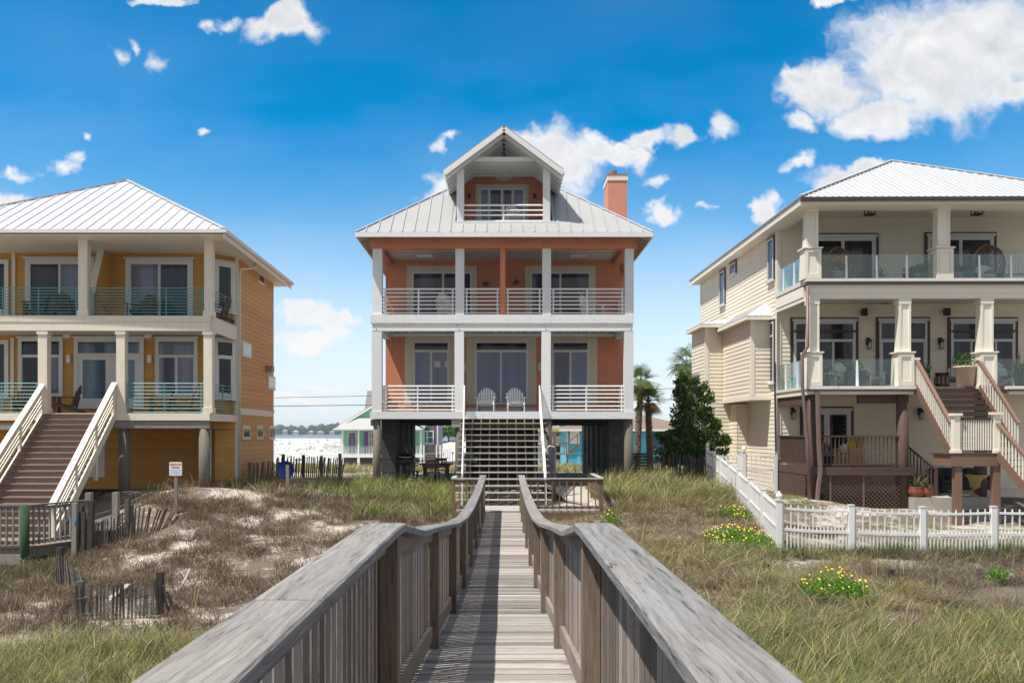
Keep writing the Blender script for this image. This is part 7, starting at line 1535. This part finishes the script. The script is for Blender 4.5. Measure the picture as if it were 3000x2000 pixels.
def flower_bush(px, py, z, rx_, h, nl, nf, label, ry=None):
    d = dz(py, z); x = X(px, d); g = gz(x, d); t = thing('flower_bush', label, 'flower bush', (x, d, g), 0, 'yellow flowered dune plants'); b = MB(); f = MB(); ry = ry or rx_
    for k in range(int(nl / 26)):
        a, q = random.uniform(0, 6.28), math.sqrt(random.random()); xx, yy = rx_ * q * math.cos(a), ry * q * math.sin(a); gg = gz(x + xx, d + yy) - g; hh = h * (1 - .55 * q * q) * random.uniform(.6, 1.0); leaves(b, (xx, yy, gg + hh * .55), .13, .13, hh * .5, 26, .055, .15, .4)
    for k in range(nf):
        a, q = random.uniform(0, 6.28), math.sqrt(random.random()) * 1.08; xx, yy = rx_ * q * math.cos(a), ry * q * math.sin(a); gg = gz(x + xx, d + yy) - g + h * (1 - .5 * q * q) * random.uniform(.85, 1.15) + .02; c = Vector((xx, yy, gg)); nn = Vector((random.uniform(-.6, .6), random.uniform(-1, -.1), random.uniform(.3, 1))).normalized(); s = nn.cross((0, 0, 1)).normalized(); u = s.cross(nn); r = random.random()
        R0 = random.uniform(.016, .025); f.add([c + (s * math.cos(j * .785) + u * math.sin(j * .785)) * R0 * (1 if j % 2 else .8) for j in range(8)], [tuple(range(8))], r)
    b.build('leaves', M['leaf_lime'], t); f.build('blossoms', M['petal'], t)
    return t
flower_bush(2178, 1606, -2.93, 1.0, .40, 3800, 90, 'broad bright patch of yellow daisies below the corner fence post', .95); flower_bush(2168, 1522, -2.52, .65, .32, 1500, 32, 'small patch of yellow daisies higher along the sloping picket fence', .6); flower_bush(2448, 1768, -3.19, .58, .58, 2900, 48, 'upright clump of yellow daisies alone in the grass below the fence', .5)
flower_bush(2055, 1440, -2.03, .9, .34, 1200, 26, 'dark green daisies at the dune top by the far end of the picket fence', .8); flower_bush(1990, 1600, -2.8, 1.2, .10, 160, 22, 'sparse yellow daisies among the tan grass between boardwalk and fence', 1.2); flower_bush(1786, 1545, -2.7, .30, .35, 500, 8, 'few yellow daisies in green leaves beside the deck corner', .4); flower_bush(1080, 1512, -2.5, .7, .14, 420, 5, 'bright green weeds with few yellow flowers beside the boardwalk rail', .5); flower_bush(2100, 1475, -2.2, .8, .12, 200, 26, 'loose yellow daisies in tall grass along the upper picket fence', .9)
# dry stalk in the foreground scrub
dk = 14.6; b = MB(); b.tube([(X(565, dk), dk, gz(X(565, dk), dk) - .1), (X(575, dk), dk, Z(1760, dk)), (X(590, dk), dk, Z(1700, dk)), (X(612, dk), dk, Z(1650, dk))], [.012, .010, .009, .004], 5); tag(b.build('dry_stalk', paint('straw', (.50, .36, .20)), loc=(X(565, dk), dk, -3.2)), 'single tall dry straw coloured stalk standing above the brown scrub', 'plant stalk')

hz_, nn_ = newmat('haze_air'); nn_('ShaderNodeOutputMaterial', i_Volume=nn_('ShaderNodeVolumePrincipled', i_Color=(.80, .88, 1.0, 1), i_Density=.00022, i_Anisotropy=.2))
tag(MB().box(-9800, 9800, -7000, 7000, -19, 16).build('haze', hz_), kind='stuff')
# ------------------------------------------------------------------ dune vegetation (uncountable)
C_ = dict(tan=(.36, .275, .15), brown=(.145, .100, .064), gbrown=(.225, .185, .145), green=(.17, .215, .055), olive=(.21, .225, .075), dgreen=(.06, .095, .025), straw=(.56, .45, .25), lime=(.25, .32, .08), rust=(.21, .13, .07))
def pal(keys, n, jit=.42):
    a = np.array([C_[k] for k, _ in keys]); w = np.array([v for _, v in keys], float); w /= w.sum()
    c = a[RNG.choice(len(keys), n, p=w)]; return c * (1 + RNG.uniform(-jit, jit, (n, 1))) * (1 + RNG.uniform(-.06, .06, (n, 3)))
class Veg:
    def __init__(s): s.V = []; s.F = []; s.C = []; s.n = 0
    def blades(s, base, h, w, az, lean, curl, col):
        N = len(base); t = np.array([0, .38, .72, 1.0]); ws = np.array([.9, 1.0, .65, .06])
        dirv = np.stack([np.cos(az), np.sin(az), np.zeros(N)], 1); face = az + np.pi / 2 + RNG.uniform(-.9, .9, N); sd = np.stack([np.cos(face), np.sin(face), np.zeros(N)], 1)
        out = np.zeros((N, 8, 3), np.float32)
        for k in range(4):
            c = base + dirv * (lean * h * (t[k] * .45 + .9 * t[k] ** 2.2 * (.4 + curl)))[:, None]; c[:, 2] += h * (t[k] - curl * .55 * t[k] ** 2.4)
            out[:, 2 * k] = c - sd * (w * ws[k] / 2)[:, None]; out[:, 2 * k + 1] = c + sd * (w * ws[k] / 2)[:, None]
        o = (np.arange(N) * 8)[:, None, None] + np.array([[0, 1, 3, 2], [2, 3, 5, 4], [4, 5, 7, 6]])[None] + s.n
        s.V.append(out.reshape(-1, 3)); s.F.append(o.reshape(-1, 4)); s.C.append(np.repeat(col, 8, 0)); s.n += N * 8
    def clumps(s, cx, cy, nb, rad, h, w, keys, lean=(.1, .8), curl=(.1, .6), loft=0., bias=None, ckeys=None):
        if len(cx) == 0: return
        g = height(cx, cy); n = len(cx); i = np.repeat(np.arange(n), nb); N = n * nb; a = RNG.uniform(0, 2 * np.pi, N); r = rad * np.sqrt(RNG.uniform(0, 1, N)) * RNG.uniform(.5, 1.3, n)[i]
        hs = RNG.uniform(.75, 1.25, n)[i] * RNG.uniform(h[0], h[1], N); base = np.stack([cx[i] + np.cos(a) * r, cy[i] + np.sin(a) * r, g[i] - .03 + loft * RNG.uniform(0, 1, N) ** 1.3 * RNG.uniform(.5, 1, n)[i]], 1)
        az = a + RNG.uniform(-.8, .8, N)
        if bias is not None: az = np.where(RNG.uniform(0, 1, N) < bias[1], bias[0] + RNG.uniform(-.7, .7, N), az)
        col = pal(keys, N); cl = RNG.uniform(.62, 1.3, n)[i][:, None]; col = col * cl
        s.blades(base, hs, w * RNG.uniform(.6, 1.3, N), az, RNG.uniform(*lean, N), RNG.uniform(*curl, N), col)
    def build(s, name, mat): return grid_mesh(name, np.concatenate(s.V), np.concatenate(s.F), mat, np.concatenate(s.C))
def scatter(x0, x1, y0, y1, dens, fn):
    n = int((x1 - x0) * (y1 - y0) * dens); x, y = RNG.uniform(x0, x1, n), RNG.uniform(y0, y1, n); p = fn(x, y); k = RNG.uniform(0, 1, n) < p
    x, y = x[k], y[k]; bad = (np.abs(x + .03) < .82) & (y < 26.5); bad |= (x > -1.62) & (x < 3.1) & (y > 25.9) & (y < 29.4); bad |= (np.abs(x) < 4.4) & (y > 32.9) & (y < 44)
    bad |= (x < -10.9) & (y > 21.4) & (y < 25.6) & (x < -10.9 + (y - 23) * .25); bad |= (x < -9.5) & (y > 31.4) & (y < 41); bad |= (x > 10.6) & (y > 30.6) & (y < 48)
    rx_, ry_ = X(262, 23.6) + .1, 23.6; ex_, ey_ = X(385, 30.2), 30.2; t = np.clip(((x - rx_) * (ex_ - rx_) + (y - ry_) * (ey_ - ry_)) / ((ex_ - rx_) ** 2 + (ey_ - ry_) ** 2), 0, 1); bad |= np.hypot(x - rx_ - t * (ex_ - rx_), y - ry_ - t * (ey_ - ry_)) < .72
    bad |= (x > 1.5) & (x < 3.1) & (y > 27) & (y < 32)
    return x[~bad], y[~bad]
def inyard(x, y): return (x > 6.79 + (y - 21.8) * (1.52 / 14.2) - .05) & (y > 21.75)
sm = lambda v, a, b: np.clip((v - a) / (b - a), 0, 1)
VM = leafmat('dune_grass_blade', None, trans=.35, attr='Col', rough=.55)
oats, dry, mead, near_, lawn = Veg(), Veg(), Veg(), Veg(), Veg()
def px_of(x, y): return VX + F * x / y
def py_of(x, y): return HY - F * height(x, y) / y
# sea oats in front of the coral house and along the dune top
f = lambda x, y: sm(fbm(x, y, 2.2, 31), .30, .5) * sm(y, 25.2, 27.2) * np.clip((x + 7.0) / 2.0, 0, 1)
x, y = scatter(-7.0, -.9, 25, 34, 15, f); oats.clumps(x, y, 24, .16, (.35, .80), .013, [('green', 4), ('lime', 2.4), ('olive', 3), ('straw', 1.3), ('tan', 1)], (.3, 1.1), (.2, .9))
f = lambda x, y: .8 * sm(fbm(x, y, 1.8, 33), .34, .55) * sm(y, 27.5, 29.2)
x, y = scatter(-13.6, -6.2, 26.5, 32.5, 8, f); oats.clumps(x, y, 20, .16, (.25, .55), .012, [('green', 2), ('olive', 3), ('tan', 3), ('straw', 2)], (.3, 1.0), (.2, .8))
f = lambda x, y: (sm(fbm(x, y, 1.8, 36), .32, .5)) * sm(y, 26.0, 28.0) * ~inyard(x, y)
x, y = scatter(2.9, 9.2, 25, 38, 13, f); oats.clumps(x, y, 22, .17, (.35, .78), .013, [('olive', 3.4), ('lime', 1.8), ('straw', 2), ('tan', 2), ('green', 3)], (.3, 1.0), (.2, .8), bias=(0.2, .35))
f = lambda x, y: .6 + 0 * x
x, y = scatter(-9.6, -8.6, 29.5, 36, 8, f); oats.clumps(x, y, 18, .15, (.3, .6), .012, [('green', 3), ('dgreen', 3), ('olive', 2)], (.3, 1), (.2, .8))
x, y = scatter(-12.5, -9.4, 30.2, 31.5, 9, f); oats.clumps(x, y, 16, .14, (.3, .6), .012, [('green', 3), ('dgreen', 3), ('olive', 2)], (.3, 1), (.2, .8))
# brown wiry scrub on the landward dune face
def fd(x, y):
    q = fbm(x, y, 1.25, 41) * .6 + fbm(x, y, .5, 44) * .4; lo = .36 + .07 * sm(-y, -17.5, -14)
    bare = np.exp(-(((px_of(x, y) - 950) / 80) ** 2 + ((py_of(x, y) - 1562) / 28) ** 2)); return np.clip(sm(q, lo + .02, lo + .11) - bare, 0, 1) * sm(y, 13.8, 15.2) * (1 - sm(y, 28.3, 30))
x, y = scatter(-14.5, -.9, 13.5, 30, 30, fd); dry.clumps(x, y, 34, .19, (.08, .20), .0095, [('brown', 6), ('rust', 1.8), ('gbrown', 2.6), ('tan', .8), ('olive', .4)], (.3, 1.4), (.0, .6), loft=.20)
fd2 = lambda x, y: .35 * sm(fbm(x, y, 1.3, 47), .45, .6) * sm(y, 15.5, 18)
x, y = scatter(-14, -.9, 14, 29, 7, fd2); dry.clumps(x, y, 12, .14, (.15, .38), .008, [('olive', 3), ('tan', 3), ('straw', 1.5), ('green', 1)], (.3, 1.0), (.1, .7))
fg = lambda x, y: .8 + 0 * x
x, y = scatter(-13, -9.5, 17.5, 22.5, 9, lambda x, y: .7 * (px_of(x, y) < 270)); dry.clumps(x, y, 22, .2, (.2, .5), .010, [('dgreen', 3), ('brown', 3), ('olive', 2), ('green', 1)], (.3, 1.2), (.1, .7), loft=.1)
# long green grass close to the boardwalk, frame bottom
f = lambda x, y: sm(fbm(x, y, 1.2, 51), .06, .28) * (1 - sm(y, 12.6, 14.2))
x, y = scatter(-9.5, -1.1, 8.5, 14.6, 58, f); near_.clumps(x, y, 22, .13, (.16, .46), .0075, [('green', 3.2), ('olive', 3.6), ('tan', 2.4), ('straw', 1.3), ('lime', 1.0)], (.2, .9), (.1, .8), bias=(0.1, .4))
f = lambda x, y: sm(fbm(x, y, 1.4, 53), .22, .45) * (1 - sm(y, 13.2, 15.5))
x, y = scatter(1.2, 9.5, 8.0, 15.6, 36, f); near_.clumps(x, y, 24, .15, (.18, .60), .0078, [('olive', 4), ('green', 4), ('tan', 2.4), ('straw', 1.5), ('lime', 1)], (.2, .9), (.1, .8), bias=(0.1, .5))
# matted tan grass on the seaward right dune
def fm(x, y): return sm(fbm(x, y, 1.5, 61) * .6 + fbm(x, y, .5, 62) * .4, .30, .46) * ~inyard(x, y) * sm(y, 12.2, 13.6)
x, y = scatter(1.0, 8.6, 12, 30, 24, fm); g_ = fbm(x, y, 2.2, 66); k = g_ > .50
mead.clumps(x[k], y[k], 26, .15, (.14, .50), .0095, [('tan', 2.6), ('olive', 3.6), ('green', 3), ('straw', 1.6), ('gbrown', 1)], (.4, 1.4), (.3, 1.0)); k = ~k
mead.clumps(x[k], y[k], 24, .18, (.10, .34), .0085, [('tan', 3.6), ('gbrown', 3), ('brown', 2.2), ('straw', 1.6), ('olive', 1.5)], (.5, 1.6), (.3, 1.0), loft=.08)
def fb2(x, y): return sm(fbm(x, y, 1.3, 71) * .6 + fbm(x, y, .45, 72) * .4, .33, .50) * ~inyard(x, y) * sm(y, 14, 15.5)
x, y = scatter(8.0, 13.5, 13.5, 21.7, 22, fb2); mead.clumps(x, y, 28, .20, (.12, .36), .0085, [('gbrown', 5), ('brown', 3), ('tan', 1.4), ('olive', .7)], (.5, 1.7), (.2, 1.0), loft=.16)
x, y = scatter(6.9, 14.5, 20.95, 22.2, 60, lambda x, y: .55 + .45 * sm(x, 8, 10)); mead.clumps(x, y, 22, .13, (.16, .42), .010, [('dgreen', 6), ('green', 1.4), ('olive', .6)], (.2, .9), (.1, .7))
x, y = scatter(12.2, 14.2, 20.2, 22.2, 22, lambda x, y: .8 + 0 * x); mead.clumps(x, y, 20, .16, (.25, .75), .011, [('dgreen', 3), ('green', 3), ('olive', 2), ('tan', 1)], (.3, .9), (.2, .8))
# tall bleached stalks standing over the grass
st_ = Veg()
x, y = scatter(1.2, 13, 9, 33, 2.2, lambda x, y: .8 * ~inyard(x, y)); st_.clumps(x, y, 2, .08, (.55, .95), .009, [('straw', 4), ('tan', 3), ('gbrown', 2)], (.1, .5), (.0, .35))
x, y = scatter(-12, -1, 10, 33, 1.2, lambda x, y: .8 + 0 * x); st_.clumps(x, y, 2, .08, (.4, .8), .009, [('straw', 4), ('tan', 3), ('gbrown', 2)], (.1, .6), (.0, .4))
tag(st_.build('dry_stems', VM), 'scattered tall bleached stems standing above the dune grass', 'grass', kind='stuff')
# yard: thin lawn, bark patch and bare sand
f = lambda x, y: inyard(x, y) * (np.maximum(sm(fbm(x, y, 1.5, 81), .42, .52) * .85, .8 * (1 - sm(y, 22.3, 23.0))) * (1 - sm(y, 25.5, 27.5)) + .9 * (x < 10.6) * sm(y, 27.0, 28.5))
x, y = scatter(6.8, 15.5, 21.9, 33, 34, f); lawn.clumps(x, y, 18, .15, (.05, .15), .010, [('green', 3), ('olive', 3), ('tan', 2), ('lime', 1)], (.3, 1.2), (.1, .6))
f = lambda x, y: np.exp(-(((x - 8.3) / .9) ** 2 + ((y - 24.6) / .9) ** 2)) > .35
x, y = scatter(7, 9.6, 23, 26, 60, f); lawn.clumps(x, y, 20, .12, (.04, .12), .012, [('brown', 5), ('rust', 2)], (.6, 2.0), (.2, .8), loft=.05)
# rough grass behind the coral house
f = lambda x, y: sm(fbm(x, y, 4, 91), .34, .5); x, y = scatter(-22, 22, 46, 78, 1.5, f); lawn.clumps(x, y, 18, .5, (.3, .7), .03, [('olive', 3), ('tan', 3), ('green', 2), ('straw', 1.5)], (.3, .9), (.2, .8))
tag(oats.build('sea_oats', VM), 'tall green and straw coloured sea oats on the dune tops', 'grass', kind='stuff'); tag(dry.build('dry_scrub', VM), 'dry brown wiry scrub on white sand', 'scrub', kind='stuff'); tag(mead.build('dune_grass', VM), 'matted tan and green dune grass', 'grass', kind='stuff'); tag(near_.build('long_grass', VM), 'long olive green grass beside the boardwalk', 'grass', kind='stuff'); tag(lawn.build('thin_lawn', VM), 'thin short grass in the sandy yards', 'grass', kind='stuff')
# lettering as plain meshes
bpy.context.view_layer.update(); dg = bpy.context.evaluated_depsgraph_get()
for o in [o for o in COL.objects if o.type == 'FONT']:
    me = bpy.data.meshes.new_from_object(o.evaluated_get(dg)); n_ = bpy.data.objects.new('lettering', me); COL.objects.link(n_); n_.parent = o.parent; n_.location = o.location; n_.rotation_euler = o.rotation_euler; n_.scale = o.scale; bpy.data.objects.remove(o)
